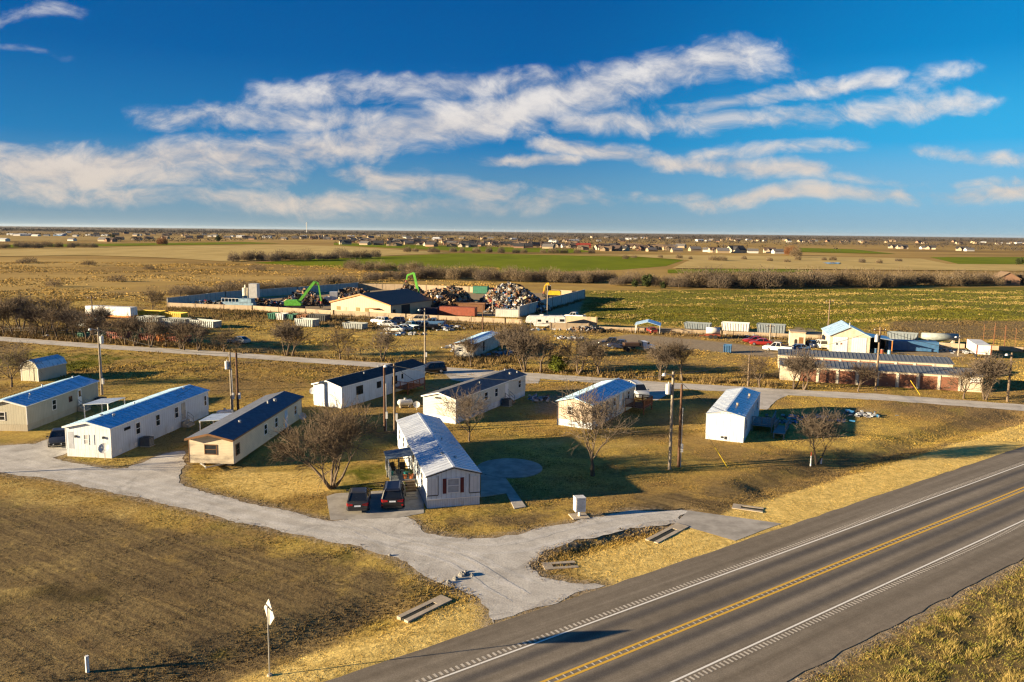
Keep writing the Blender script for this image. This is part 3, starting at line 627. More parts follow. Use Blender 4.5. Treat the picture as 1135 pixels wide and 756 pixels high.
door(hF, 'L', 7.7, .9, .78, 2.7, M_white, xw=4.55); vents(hF, 4.55, 2.75, .66, [(-.1, 4.2, .12, .12), (.35, 3.4, .1, .12), (.3, 9.5, .15, .08)])
for y in (4.0, 9.0, 14.0): window(hF, 'R', y, .8, 1.3, 2.4, M_white)
s = MB(); s.box(-4.56, -.03, .68, .03, -.002, .76); s.build('skirting_rail', M_white, hF)
# G beige home behind the large tree
hG, aG = home('beige mobile home with pale metal roof behind the big leaning tree', (656, 476), (700, 452), 4.6, 14.4, 2.9, .62, S_pink, R_ltb, None, .8, S_skw)
M_bluet = mat('pale_blue_trim', (.50, .58, .64), .6)
s = MB(); s.box(.145, -.2, 2.72, .175, 14.6, 2.87); s.build('fascia', M_bluet, hG)
window(hG, 'F', -2.9, .55, 1.5, 2.4, M_white); door(hG, 'R', 9.3, .9, .8, 2.7, M_bluet, glass=False)
for y in (2.4, 4.9, 7.2, 12.2): window(hG, 'R', y, .7, 1.5, 2.5, M_white)
s = MB(); s.cyl((.2, 10.3, .8), (.2, 10.3, 2.8), .05); s.build('downpipe', M_white, hG)
# H white boxy home on the right
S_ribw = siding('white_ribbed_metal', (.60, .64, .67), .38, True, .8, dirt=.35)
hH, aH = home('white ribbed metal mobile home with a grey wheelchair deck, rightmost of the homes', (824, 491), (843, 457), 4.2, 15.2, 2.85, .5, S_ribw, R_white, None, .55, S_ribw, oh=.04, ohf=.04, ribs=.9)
door(hH, 'R', 8.6, .9, .75, 2.65, M_white, glass=False); window(hH, 'R', 1.6, .7, 1.2, 2.3, M_bluet); window(hH, 'R', 12.2, .8, 1.4, 2.3, M_bluet)
vents(hH, 4.2, 2.85, .5, [(.35, 4.2, .3, .12), (.6, 11.0, .3, .12)], M_conc2)
s = MB(); s.box(-2.5, -.05, .3, -2.25, -.004, .5); s.box(-2.1, -.05, .18, -1.88, -.004, .52); s.build('utility_hatch', M_dark, hH)
# I barn shed
def shed():
    b = W(43, 423); c = W(73, 416); an = math.atan2(c.y - b.y, c.x - b.x) - PI / 2
    r = thing('garden_shed', 'tan garden shed with a rounded barn roof beside the bare tree at the left edge', 'shed', b, an)
    w, L, e = 3.0, 5.6, 1.9; pf = [(-w, 0), (0, 0), (0, e), (-.45, e + .75), (-w / 2, e + 1.15), (-w + .45, e + .75), (-w, e)]
    mb = MB(); mb.prism(pf, 'y', 0, L); mb.build('wall', S_tan, r)
    o = .09; pr = [(.12, e - .06), (-.42, e + .80), (-w / 2, e + 1.22), (-w + .42, e + .80), (-w - .12, e - .06), (-w - .12, e + .03), (-w + .40, e + .90), (-w / 2, e + 1.33), (-.40, e + .90), (.12, e + .03)]
    mb = MB(); mb.prism(pr, 'y', -.12, L + .12); mb.build('roof', R_galv, r)
    mb = MB(); mb.box(-w / 2 - .75, -.05, .1, -w / 2 + .75, -.004, 2.0); d = mb.build('door', S_tan, r)
    mb = MB(); mb.box(-w / 2 - .02, -.08, .1, -w / 2 + .02, -.051, 2.0); mb.box(-w + .0, -.03, 0, -w + .1, -.003, e); mb.box(-.1, -.03, 0, 0, -.003, e); mb.build('corner_trim', M_white, r)
shed()
# ------------------------------------------------------------------ yard things by the homes
def ac_unit(p, rz, label):
    r = thing('air_conditioner', label, 'air conditioner', p, rz)
    s = MB(); s.box(-.55, -.45, .08, .55, .45, .95); s.build('case', mat('ac_grey', (.10, .10, .10), .6), r)
    s = MB(); s.cyl((0, 0, .951), (0, 0, 1.0), .36, .36, 14); s.build('fan_grille', M_black, r)
    s = MB(); s.box(-.62, -.52, -.02, .62, .52, .076); s.build('pad', M_conc2, r)
    for sx in (-.551, .551):
        s = MB()
        for k in range(6): s.box(sx - .012, -.4, .18 + k * .12, sx + .012, .4, .22 + k * .12)
        s.build('louvre', M_galv, r)
ac_unit(at(hB, .75, 4.9), aB, 'black air conditioner against the wall of the white home with the satellite dish'); ac_unit(at(hA, .75, 14.1), aA, 'dark air conditioner at the far end of the tan home at the left edge')
ac_unit(at(hE, .75, 12.0), aE, 'small air conditioner beside the white skirting of the pale grey home')
def dish(p, rz, label, h=1.0, r_=.42):
    r = thing('satellite_dish', label, 'satellite dish', p, rz)
    s = MB(); s.cyl((0, 0, -.02), (0, 0, h), .035); s.build('mast', M_galv, r)
    s = MB(); d = Vector((.15, -.86, .5)).normalized(); x = d.orthogonal().normalized(); y = d.cross(x); c = Vector((0, -.05, h + .2)); rings = []
    for k in range(4):
        q = k / 3; rings.append([c + d * (.14 * q * q) + x * (r_ * (q + .02) * math.cos(t)) + y * (r_ * 1.08 * (q + .02) * math.sin(t)) for t in np.linspace(0, 2 * PI, 14, endpoint=False)])
    s.loft(rings, cap=True) if False else s.loft(rings + [[p_ - d * .02 for p_ in rg] for rg in rings[::-1]], cap=True)
    s.build('reflector', mat('dish_grey', (.55, .54, .52), .5), r)
    s = MB(); s.cyl(c - x * .02 + Vector((0, 0, -.3)), c + d * .5, .015); s.cbox(c + d * .52, (.08, .1, .08)); s.build('feed_arm', M_galv, r)
dish(at(hB, -.35, -.55), aB, 'round grey satellite dish at the front corner of the white home beside the dark car', .95, .5); dish(W(462, 454.5), -.2, 'small satellite dish in the yard in front of the pale grey home', .5)
dish(at(hG, .35, 1.9), aG, 'tilted satellite dish at the corner of the beige home behind the leaning tree', 1.3, .6); dish(at(hD, -4.9, .3), aD, 'satellite dish at the left front corner of the white home with black roof', 1.6, .45); dish(at(hC, .5, 18.6), aC, 'little white satellite dish near the back corner of the cream home', .6)
def propane(p, rz, label):
    r = thing('propane_tank', label, 'propane tank', p, rz); m = mat('tank_white', (.70, .68, .63), .45, var=.12, dirt=.3)
    s = MB(); rings = []
    for q in np.linspace(-1, 1, 13):
        x = q * 1.0; rr = .42 * (1 if abs(q) < .7 else math.sqrt(max(0, 1 - ((abs(q) - .7) / .32) ** 2)))
        rings.append([(x, rr * math.cos(t), .68 + rr * math.sin(t)) for t in np.linspace(0, 2 * PI, 14, endpoint=False)])
    s.loft(rings); s.build('tank', m, r, True)
    s = MB(); s.cyl((0, 0, 1.05), (0, 0, 1.27), .16, .16, 10); s.build('valve_hood', M_galv, r)
    for x in (-.6, .6): s = MB(); s.box(x - .1, -.35, -.02, x + .1, .35, .3); s.build('foot', M_conc2, r)
propane(W(249.5, 464), .5, 'white propane tank on the grass beside the pair of poles and the cream home'); propane(W(449, 451.5), .35, 'white propane tank on the lawn behind the metal-roofed nearest home')
def stairs(p, rz, label, n=3, w=1.1, rail=True, m=None):
    """steps climbing towards local -x"""
    r = thing('door_steps', label, 'steps', p, rz); m = m or M_wood
    for k in range(n): s = MB(); s.box(.3 * (n - 1 - k), -w / 2, 0, .3 * (n - k) - .004 + (0 if k else 0), w / 2, .22 * (k + 1)); s.build('step', m, r)
    if rail:
        for sy in (-1, 1):
            s = MB(); y = sy * (w / 2 - .04)
            s.bar((.3 * n - .1, y, .2), (.3 * n - .1, y, 1.05), .05); s.bar((.1, y, .22 * n), (.1, y, .22 * n + .9), .05); s.bar((.3 * n - .1, y, 1.05), (.1, y, .22 * n + .9), .05); s.bar((.3 * n - .1, y, .65), (.1, y, .22 * n + .5), .04); s.build('railing', M_galv, r)
stairs(at(hA, .06, 10.6), aA, 'grey steps with thin rails at the door of the tan home at the left edge', 3, 1.4, True, M_conc2); stairs(at(hB, .06, 13.6), aB, 'grey steps with iron rails at the beige door of the white home with the dish', 3, 1.4, True, M_conc2)
stairs(at(hC, .06, 14.3), aC, 'low wooden steps at the pale blue door of the cream home', 2, 1.2, False); stairs(at(hE, .06, 13.4), aE, 'wooden steps at the side door of the pale grey home', 3, 1.4, True)
def deck(name, label, p, rz, w, d, h, m, rail, rails=('R', 'B', 'F'), gap=None, parts=True):
    """deck: x 0..w out from the wall, y 0..d along it"""
    r = thing(name, label, 'deck', p, rz)
    s = MB(); y = 0
    while y < d - .02: s.box(0, y, h - .05, w, min(y + .14, d), h); y += .15
    s.build('deck_boards', m, r)
    for x in (.1, w - .1):
        for yy in (.1, d - .1): s = MB(); s.box(x - .06, yy - .06, -.05, x + .06, yy + .06, h - .052); s.build('post', m, r)
    def side(a, b):
        s = MB(); a = Vector(a); b = Vector(b); n = max(2, int((b - a).length / 1.3))
        for k in range(n + 1): q = a.lerp(b, k / n); s.box(q.x - .05, q.y - .05, h + .002, q.x + .05, q.y + .05, h + .98)
        up_ = Vector((0, 0, 1)); s.bar(a + up_ * (h + 1.03), b + up_ * (h + 1.03), .13, .06); s.bar(a + up_ * (h + .2), b + up_ * (h + .2), .05, .09)
        k_ = int((b - a).length / .16)
        for k in range(1, k_): q = a.lerp(b, k / k_); s.box(q.x - .018, q.y - .018, h + .25, q.x + .018, q.y + .018, h + 1.0)
        s.build('railing', rail, r)
    if 'R' in rails: side((w - .06, .06, 0), (w - .06, d - .06, 0))
    if 'B' in rails: side((.08, d - .06, 0), (w - .14, d - .06, 0))
    if 'F' in rails: side((.08, .06, 0), (w - .14, .06, 0))
    return r
deck('deck', 'red-brown wooden deck with railings on the white home with the black roof', at(hD, .06, 11.4), aD, 2.6, 4.6, .75, M_redwood, M_redwood, ('R', 'F'))
deck('deck', 'red-brown wooden deck at the back end of the beige home by the parked van', at(hG, .06, 10.6), aG, 2.7, 3.4, .8, M_redwood, M_redwood)
M_gdeck = mat('grey_treated_wood', (.22, .24, .24), .85, var=.2, scale=4)
deck('deck', 'grey wooden deck with railings at the door of the rightmost white home', at(hH, .06, 6.2), aH, 2.4, 4.4, .7, M_gdeck, M_gdeck, ('R', 'F'))
def ramp():
    r = thing('ramp', 'grey wooden wheelchair ramp curling round the deck of the rightmost white home', 'ramp', at(hH, 2.75, 5.0), aH)
    s = MB(); s.prism([(0, .66), (5.4, .02), (5.4, -.03), (0, .6)], 'x', 0, 1.3); s.build('ramp_surface', M_gdeck, r)
    for x in (.05, 1.25):
        s = MB(); s.bar((x, 0, 1.55), (x, 5.4, .95), .1, .06)
        for k in range(5): y = k * 1.32 + .05; z = .64 - .118 * y; s.bar((x, y, z), (x, y, z + .92), .08)
        s.bar((x, 0, 1.1), (x, 5.4, .5), .05, .08); s.build('railing', M_gdeck, r)
    s = MB(); s.box(0, -1.5, .6, 1.3, -.004, .66); s.box(.05, -1.45, -.05, .17, -1.33, .598); s.box(1.13, -1.45, -.05, 1.25, -1.33, .598); s.build('landing', M_gdeck, r)
ramp()
# porch with awning on the nearest home
def porch():
    rz = aF + PI; p = at(hF, -4.61, 9.4)                # local +x points away from the wall, +y towards the highway
    r = deck('porch', 'grey wooden porch with a blue-grey awning on the left side of the nearest white home', p, rz, 2.3, 3.6, .7, M_gdeck, M_gdeck, ('R', 'F'))
    s = MB(); s.prism([(0, 2.62), (2.5, 2.38), (2.5, 2.43), (0, 2.68)], 'y', -.2, 2.4)
    for k in range(9): s.bar((0.02, -.15 + k * .3, 2.685), (2.48, -.15 + k * .3, 2.44), .04, .04)
    s.build('awning', metal_roof('awning_metal', (.20, .26, .32), .45, .4), r)
    for y in (-.1, 2.3): s = MB(); s.bar((2.3, y, .702), (2.3, y, 2.40), .09); s.build('post', M_white, r)
    st = thing('porch_steps', 'wooden steps leading from the porch down to the parking pad', 'steps', at(hF, -5.3, 5.75), aF - PI / 2)
    for k in range(4): s = MB(); s.box(.3 * k, -.55, 0, .3 * k + .296, .55, .68 - .16 * k); s.build('step', M_wood, st)
    def pot(x, y, z, lab, m, rr, hh, leaf=None):
        t = thing('flower_pot', lab, 'flower pot', at(hF, x, y, z)); s = MB(); s.cyl((0, 0, 0), (0, 0, hh), rr * .7, rr, 12); s.cyl((0, 0, hh + .001), (0, 0, hh + .05), rr * 1.1, rr * 1.1, 12); s.build('pot', m, t)
        if leaf is not None:
            V, F = leaf_cloud(random.randrange(999), 90, (rr * 1.3, rr * 1.3, rr), .10); V[:, 2] += hh + rr; np_mesh('foliage', V, F, leaf, t)
    terra = mat('terracotta', (.52, .17, .06), .8); teal = mat('teal_glaze', (.02, .20, .19), .35); M_fol = leaf_mat('pot_leaf', (.07, .11, .02))
    pot(-5.0, 6.25, .7, 'terracotta flower pot at the top of the porch steps', terra, .24, .36, M_fol); pot(-5.55, 6.3, .7, 'bright orange flower pot on the porch edge, outer of the pair at the steps', terra, .2, .3, None); pot(-5.35, 6.9, .7, 'teal glazed flower pot on the porch behind the terracotta pots', teal, .22, .4, M_fol)
    pot(-6.6, 7.6, .7, 'teal flower pot at the outer rail of the porch', teal, .2, .32, None); pot(-6.3, 8.9, .7, 'dark flower pot with dry plant at the back of the porch', M_black, .22, .34, leaf_mat('dry_leaf', (.16, .07, .05)))
    for i_, (x, y) in enumerate(((-5.5, 8.2), (-6.4, 8.35))):
        t = thing('patio_chair', ('dark patio chair on the porch beside the wall', 'dark patio chair on the porch near the outer rail')[i_], 'chair', at(hF, x, y, .7), aF + .4 * i_)
        s = MB(); s.box(-.26, -.26, .38, .26, .26, .43); s.build('seat', M_black, t); s = MB(); s.box(-.26, .2, .43, .26, .25, .95); s.build('backrest', M_black, t)
        for sx in (-.22, .22):
            for sy in (-.22, .22): s = MB(); s.box(sx - .02, sy - .02, 0, sx + .02, sy + .02, .38); s.build('leg', M_black, t)
    t = thing('shrub', 'small green shrub beside the porch steps and the black parked vehicle', 'shrub', at(hF, -6.1, 4.7)); V, F = leaf_cloud(5, 420, (.55, .8, .6), .14); V[:, 2] += .5; np_mesh('foliage', V, F, leaf_mat('lime_leaf', (.13, .16, .03)), t)
    for i_, (x, y) in enumerate(((-5.35, 4.1), (-5.4, 3.4), (-5.3, 2.75))):
        s = MB(); s.prism([(-.38, -.24), (.38, -.26), (.4, .22), (-.36, .25)], 'z', -.02, .05); o = s.build('stepping_stone', M_conc2); o.location = at(hF, x, y); o.rotation_euler.z = aF
        tag(o, ('pale stepping stone at the foot of the porch steps', 'middle stepping stone between the porch steps and the parking pad', 'stepping stone nearest the parking pad')[i_], 'stepping stone', 'stepping stones by the porch')
# ------------------------------------------------------------------ foliage and trees
def leaf_mat(name, col, var=.45, tr=.0):
    if name in MATS: return MATS[name]
    m, t, b = base(name); g = t.n('ShaderNodeNewGeometry').outputs['Position']
    f = t.noise(g, 1.3, 5, .75); t.L.new(t.mix(t.mapr(f, .32, .68), tuple(x * (1 - var) for x in col), tuple(min(1, x * (1 + var)) for x in col)), b.inputs['Base Color'])
    b.inputs['Roughness'].default_value = .85; b.inputs['Specular IOR Level'].default_value = .15; MATS[name] = m; return m
def leaf_cloud(seed, n, rad, size, clumps=9, hollow=.35):
    """leaf-sized triangles in uneven clumps inside an ellipsoid"""
    r = np.random.default_rng(seed); cc = r.normal(0, 1, (clumps, 3)); cc /= np.linalg.norm(cc, axis=1)[:, None]; cc *= r.uniform(.25, .8, (clumps, 1))
    k = r.integers(0, clumps, n); off = r.normal(0, 1, (n, 3)); off /= np.linalg.norm(off, axis=1)[:, None]; off *= (r.uniform(0, 1, (n, 1)) ** .45) * r.uniform(.28, .5, clumps)[k][:, None]
    c = (cc[k] + off) * np.array(rad); a = r.normal(0, 1, (n, 3)); a /= np.linalg.norm(a, axis=1)[:, None]; b = np.cross(a, r.normal(0, 1, (n, 3))); b /= np.linalg.norm(b, axis=1)[:, None] + 1e-9
    s = size * r.uniform(.6, 1.5, (n, 1)); V = np.stack([c - a * s * .5 - b * s * .25, c + a * s * .5, c + b * s * .5], 1).reshape(-1, 3)
    return V, np.arange(3 * n).reshape(-1, 3)
M_bark = leaf_mat('bark', (.135, .100, .070), .35); M_twig = leaf_mat('twig', (.130, .095, .062), .35); M_twig2 = leaf_mat('grey_twig', (.150, .116, .084), .35); M_twig3 = leaf_mat('thicket_twig', (.22, .165, .10), .45)
def tubes(segs, sides):
    """tapered prisms along segments, all at once"""
    S = np.array(segs, float)
    if not len(S): return np.zeros((0, 3)), np.zeros((0, 4), int)
    a, b, r0, r1 = S[:, 0:3], S[:, 3:6], S[:, 6], S[:, 7]; d = b - a; L_ = np.linalg.norm(d, axis=1, keepdims=True) + 1e-9; d = d / L_
    ref = np.where(np.abs(d[:, 2:3]) > .9, np.array([[1., 0, 0]]), np.array([[0, 0, 1.]])); x = np.cross(d, ref); x /= np.linalg.norm(x, axis=1, keepdims=True) + 1e-9; y = np.cross(d, x)
    b = b + d * (r1[:, None] * .4); t = np.arange(sides) * 2 * PI / sides; cs = np.cos(t)[None, :, None]; sn = np.sin(t)[None, :, None]
    ring = x[:, None] * cs + y[:, None] * sn; A = a[:, None] + ring * r0[:, None, None]; B = b[:, None] + ring * r1[:, None, None]
    V = np.concatenate([A, B], 1).reshape(-1, 3); n = len(S); i = np.arange(sides); o = (np.arange(n) * 2 * sides)[:, None]
    F = np.stack([o + i, o + (i + 1) % sides, o + sides + (i + 1) % sides, o + sides + i], 2).reshape(-1, 4); return V, F
def grow_tree(seed, H, spread, r0, stems=1, levels=4, kids=(5, 6, 6, 5), trunk=.28, twig=.012, droop=.06, lean=(0, 0), stem_tilt=.5, wob=.18, up0=.1):
    rnd = random.Random(seed); thick, thin = [], []
    def branch(p, d, L_, r_, lev):
        n = (4, 5, 4, 3, 2)[min(lev, 4)]; pts = [(p, r_)]; q = p; rr = r_
        for i in range(n):
            tro = Vector((0, 0, up0 if lev < 3 else -droop * .3)); d = (d + Vector((rnd.gauss(0, wob), rnd.gauss(0, wob), rnd.gauss(0, wob * .7))) * (.55 if lev == 0 else 1) + tro).normalized()
            q2 = q + d * (L_ / n); r2 = max(twig, r_ * (1 - .62 * (i + 1) / n)); (thick if lev <= 1 else thin).append((*q, *q2, rr, r2)); q, rr = q2, r2; pts.append((q, rr))
        if lev >= levels: return
        nk = kids[min(lev, len(kids) - 1)]; nk = max(2, nk + rnd.choice((-1, 0, 0, 1)))
        for k in range(nk):
            f = rnd.uniform(.35, 1.0) if lev else rnd.uniform(.72, 1.0)
            if k == 0: f = 1.0
            i = min(n, max(1, int(round(f * n)))); bp, br = pts[i]
            az = rnd.uniform(0, 2 * PI) if lev else (2 * PI * k / nk + rnd.uniform(-.4, .4)); tilt = rnd.uniform(.35, .85) * spread
            x = d.orthogonal().normalized(); y = d.cross(x); side = x * math.cos(az) + y * math.sin(az)
            nd = (d * math.cos(tilt) + side * math.sin(tilt)).normalized(); l2 = L_ * rnd.uniform(.55, .85) * (1.9 if lev == 0 and stems == 1 else 1.0)
            branch(bp - d * (br * .3), nd, l2, max(twig, br * rnd.uniform(.55, .78)), lev + 1)
    for s in range(stems):
        az = 2 * PI * s / stems + rnd.uniform(-.5, .5); tl = 0 if stems == 1 else stem_tilt * rnd.uniform(.5, 1.2)
        d = Vector((math.sin(tl) * math.cos(az) + lean[0], math.sin(tl) * math.sin(az) + lean[1], math.cos(tl))).normalized()
        branch(Vector((.12 * math.cos(az), .12 * math.sin(az), -.12)) if stems > 1 else Vector((0, 0, -.12)), d, H * trunk * (1.5 if stems > 1 else 1), r0, 0)
    S = np.array(thick + thin); top = np.percentile(S[:, 5], 99.5); S[:, :6] *= H / top; thick = S[:len(thick)]; thin = S[len(thick):]
    return thick, thin
def tree_meshes(thick, thin, m_tw):
    V, F = tubes(thick, 6); o1 = np_mesh('trunk', V, F, M_bark); o1.data.polygons.foreach_set('use_smooth', [True] * len(F)); V, F = tubes(thin, 3); o2 = np_mesh('crown', V, F, m_tw); return o1, o2
def tree_root(par_parts, label, loc, rz=0.0, sc=1.0, name='bare_tree', group=None, cat='tree'):
    r = thing(name, label, cat, loc, rz, group); r.scale = sc if isinstance(sc, tuple) else (sc,) * 3
    for o in par_parts:
        if o.parent is None: o.parent = r
        else: c = o.copy(); COL.objects.link(c); c.parent = r
    return r
# the individual trees between the homes
def hero(px, label, **kw):
    tw = kw.pop('mat', M_twig); rz = kw.pop('rz', 0.0); a = tree_meshes(*grow_tree(**kw), tw); return tree_root(a, label, W(*px), rz)
hero((368, 541), 'large spreading many-stemmed bare tree on the lawn left of the nearest home', seed=11, H=7.6, spread=.72, r0=.17, stems=6, levels=4, kids=(5, 6, 5, 4), trunk=.30, twig=.014, stem_tilt=.62, up0=.05)
hero((657, 527), 'tall bare tree with a long leaning side limb in front of the beige home', seed=27, H=9.0, spread=1.0, r0=.26, stems=1, levels=4, kids=(6, 7, 6, 5), trunk=.27, twig=.014, up0=.10, wob=.22, mat=M_twig2)
hero((520, 489), 'small bare tree in front of the pale grey home', seed=6, H=6.0, spread=1.0, r0=.15, stems=1, levels=4, kids=(6, 6, 5, 4), trunk=.24, twig=.012, mat=M_twig2, stem_tilt=.25)
hero((905, 513), 'small round-crowned bare tree beside the orange-topped marker post', seed=8, H=5.6, spread=.95, r0=.09, stems=3, levels=4, kids=(5, 5, 5, 4), trunk=.24, twig=.012, mat=M_twig2, stem_tilt=.35)
hero((13, 429), 'bare tree in front of the barn-roofed shed at the left edge', seed=31, H=6.6, spread=1.0, r0=.17, stems=1, levels=4, kids=(6, 6, 6, 4), trunk=.25, twig=.014, mat=M_twig2)
porch()
hero((-85, 529), 'bare tree beyond the left edge of the frame beside the gravel road', seed=61, H=7.5, spread=.9, r0=.18, stems=1, levels=3, kids=(6, 6, 5), trunk=.25, twig=.02)
# rows along the gravel county road
variants = []
for sd, kw in enumerate((dict(H=7, spread=1.0, r0=.23, stems=1, trunk=.25, kids=(6, 6, 5, 4)), dict(H=7, spread=.85, r0=.18, stems=3, trunk=.24, kids=(5, 6, 5, 4), stem_tilt=.4), dict(H=7, spread=.95, r0=.22, stems=1, trunk=.22, kids=(4, 7, 5, 4)), dict(H=7, spread=.9, r0=.20, stems=2, trunk=.28, kids=(5, 5, 5, 4), stem_tilt=.35))):
    variants.append(tree_meshes(*grow_tree(seed=40 + sd, levels=4, twig=.020, **kw), M_twig2 if sd % 2 else M_twig))
ROW = [(5, 372, 7.4, 0, 'leftmost bare tree of the row along the gravel road'), (14, 372, 7.8, 2, 'second bare tree from the left end of the row along the gravel road'), (38, 372, 6.5, 1, 'bare tree left of the two white boulders by the gravel road'),
       (49, 373, 7.0, 3, 'bare tree just behind the two white boulders by the gravel road'), (63, 375.5, 7.2, 0, 'bare tree just right of the two white boulders by the gravel road'), (84, 375, 6.0, 1, 'bare tree left of the small green bin by the gravel road'), (97, 378, 6.2, 3, 'bare tree right of the small green bin by the gravel road'), (106, 379, 5.6, 2, 'bare tree at the foot of the far left utility pole'),
       (123, 380, 5.6, 0, 'bare tree between the far left pole and the rust-red bin'), (139, 382, 6.2, 2, 'bare tree in front of the rust-red bin under the white trailer'), (150, 383, 5.8, 1, 'bare tree just right of the rust-red bin under the white trailer'), (167, 385, 6.2, 3, 'bare tree left of the bright orange bin'), (184, 385, 5.4, 0, 'bare tree right of the bright orange bin'), (200, 387, 5.6, 1, 'left stem of the twin bare trees below the grey ribbed bin'), (204, 388, 5.8, 2, 'right stem of the twin bare trees below the grey ribbed bin'),
       (220, 388.5, 5.6, 3, 'bare tree below the right end of the grey ribbed bin'), (248, 390, 4.8, 0, 'small bare tree left of the silver car behind the gravel road'), (318, 394.5, 6.4, 1, 'left tree of the pair below the green and white bins'), (324, 395, 6.0, 2, 'right tree of the pair below the green and white bins'), (377, 398, 6.0, 0, 'bare tree behind the gravel road midway between the paired trees and the forked tree'),
       (424, 400, 6.4, 3, 'forked bare tree behind the roof of the white home with the black roof'), (522, 406, 5.6, 2, 'small bare tree in front of the abandoned trailer home'), (581, 412, 6.8, 1, 'bare tree left of the round green shrub, farther of two'), (599, 413, 7.0, 0, 'bare tree just left of the round green shrub'), (573, 392, 6.6, 2, 'bare tree at the back end of the abandoned trailer home'), (560, 396, 5.6, 1, 'low bare tree over the side of the abandoned trailer home'),
       (641, 415, 7.2, 3, 'bare tree just right of the round green shrub'), (664, 416, 6.4, 0, 'slim bare tree between the green shrub and the beige home roof'), (732, 421.5, 6.0, 1, 'slim bare tree left of the thick-trunked tree behind the gravel road'), (756, 422, 6.8, 2, 'thick-trunked wide bare tree behind the twin poles'), (842, 429, 5.4, 0, 'bare tree beside the short pole left of the storage units'),
       (880, 431, 5.4, 1, 'bare tree at the left end of the storage units'), (891, 432, 6.2, 3, 'bare tree before the first storage door'), (951, 434, 4.6, 2, 'low bare tree before the middle storage doors'), (1068, 442, 5.2, 0, 'thin pale bare tree near the right end of the storage units'), (1092, 443, 6.6, 1, 'pale many-stemmed bare tree at the right end of the storage units'),
       (167, 350, 7.6, 2, 'wide bare tree behind the yellow bins'), (-4, 368, 8.2, 0, 'tall bare tree behind the left end of the road row'), (24, 366, 8.0, 1, 'tall bare tree behind the tan boulder at the left'), (57, 366, 7.8, 2, 'bare tree set back behind the two white boulders'), (74, 369, 6.6, 0, 'bare tree in front of the long dark grey bin'), (112, 369, 6.0, 1, 'bare tree behind the far left pole and in front of the white trailer'), (-14, 371, 7.2, 1, 'bare tree at the frame edge left of the row along the gravel road')]
for i_, (x, y, h, v_, lab) in enumerate(ROW):
    sx = random.uniform(.95, 1.25) * h / 7; tree_root(variants[v_], lab, W(x, y), random.uniform(0, 6.28), (sx, sx, h / 7), group='bare trees along the gravel road')
for k, (sx_, sy_, rr_, lab) in enumerate(((48.5, 374, .35, 'smaller white boulder beside the gravel road'), (52.5, 374, .5, 'larger white boulder beside the gravel road'), (16.5, 372.5, .4, 'tan boulder beside the gravel road near the left end of the row'))):
    r = np.random.default_rng(k); rings = [[(rr_ * math.sin(a) * math.cos(t) * r.uniform(.8, 1.15), rr_ * math.sin(a) * math.sin(t) * r.uniform(.8, 1.15), rr_ * .7 * (math.cos(a) + .75)) for t in np.linspace(0, 6.28, 9, endpoint=False)] for a in np.linspace(.15, 2.6, 6)]
    o = MB().loft(rings).build('boulder', (mat('white_rock', (.62, .60, .56), .9), mat('tan_rock', (.40, .30, .18), .9))[k == 2]); o.location = W(sx_, sy_); tag(o, lab, 'boulder')
t = thing('evergreen_shrub', 'round bright green evergreen shrub beside the gravel road', 'shrub', W(620, 413)); V, F = leaf_cloud(77, 5200, (2.0, 2.0, 1.75), .22, 16); V[:, 2] += 1.45; np_mesh('foliage', V, F, leaf_mat('shrub_green', (.115, .135, .018), .55), t); s = MB(); s.cyl((0, 0, -.1), (0, 0, 1.2), .14, .08); s.build('stem', M_bark, t)
# thickets and hedgerows beyond the yards
def dense(seed, H, n, wid, m, twig=.05, low=.12):
    r = np.random.default_rng(seed); segs = []
    for k in range(n):
        az = r.uniform(0, 2 * PI); rr = wid * math.sqrt(r.uniform(0, 1)) ; z0 = H * (low + (1 - low) * r.uniform(0, 1) ** .9) * (1 - .35 * (rr / wid) ** 2) ; p = np.array([rr * math.cos(az), rr * math.sin(az), z0 * r.uniform(.35, .95)])
        d = np.array([math.cos(az) * r.uniform(.1, .9), math.sin(az) * r.uniform(.1, .9), r.uniform(.3, 1.1)]) + r.normal(0, .35, 3); d /= np.linalg.norm(d); L_ = H * r.uniform(.10, .24); segs.append((*p, *(p + d * L_), twig * r.uniform(.7, 1.3), twig * .4))
    st = [(0, 0, -.2, r.normal(0, .3), r.normal(0, .3), H * .45, .16, .1)] + [(0, 0, H * .12, wid * .6 * math.cos(a), wid * .6 * math.sin(a), H * .7, .09, .04) for a in r.uniform(0, 6.28, 6)]
    return tree_meshes(st, segs, m)
hedge = [dense(100 + k, 7.5, 950, 3.2 + .3 * k, (M_twig3, M_twig2)[k % 2], .055, .12) for k in range(5)]; brush = [dense(120 + k, 3.2, 700, 2.6, M_twig3, .032, .05) for k in range(3)]
def place_list(lst, pts, lab, name, group, cat, hs=(.75, 1.15)):
    for (x, y) in pts:
        s = random.uniform(*hs); tree_root(lst[random.randrange(len(lst))], lab() if callable(lab) else lab, W(x, y), random.uniform(0, 6.28), (s * random.uniform(.9, 1.35), s * random.uniform(.9, 1.35), s), name, group, cat)
def along(x0, x1, y0, y1, n, jy=1.0, jx=3): return [(x0 + (x1 - x0) * (k + .5) / n + random.uniform(-jx, jx), y0 + (y1 - y0) * (k + .5) / n + random.uniform(-jy, jy)) for k in range(n)]
place_list(hedge, along(760, 1010, 318.5, 317.5, 40, 1.8), 'bare hedgerow tree beyond the tussocky green field', 'hedgerow_tree', 'hedgerow trees beyond the tussocky field', 'tree', (.8, 1.4)); place_list(hedge, along(1005, 1150, 316.5, 314.5, 20, 1.6), 'bare hedgerow tree near the brick-red far house at the right edge', 'hedgerow_tree', 'hedgerow trees at the right edge', 'tree', (.8, 1.05))
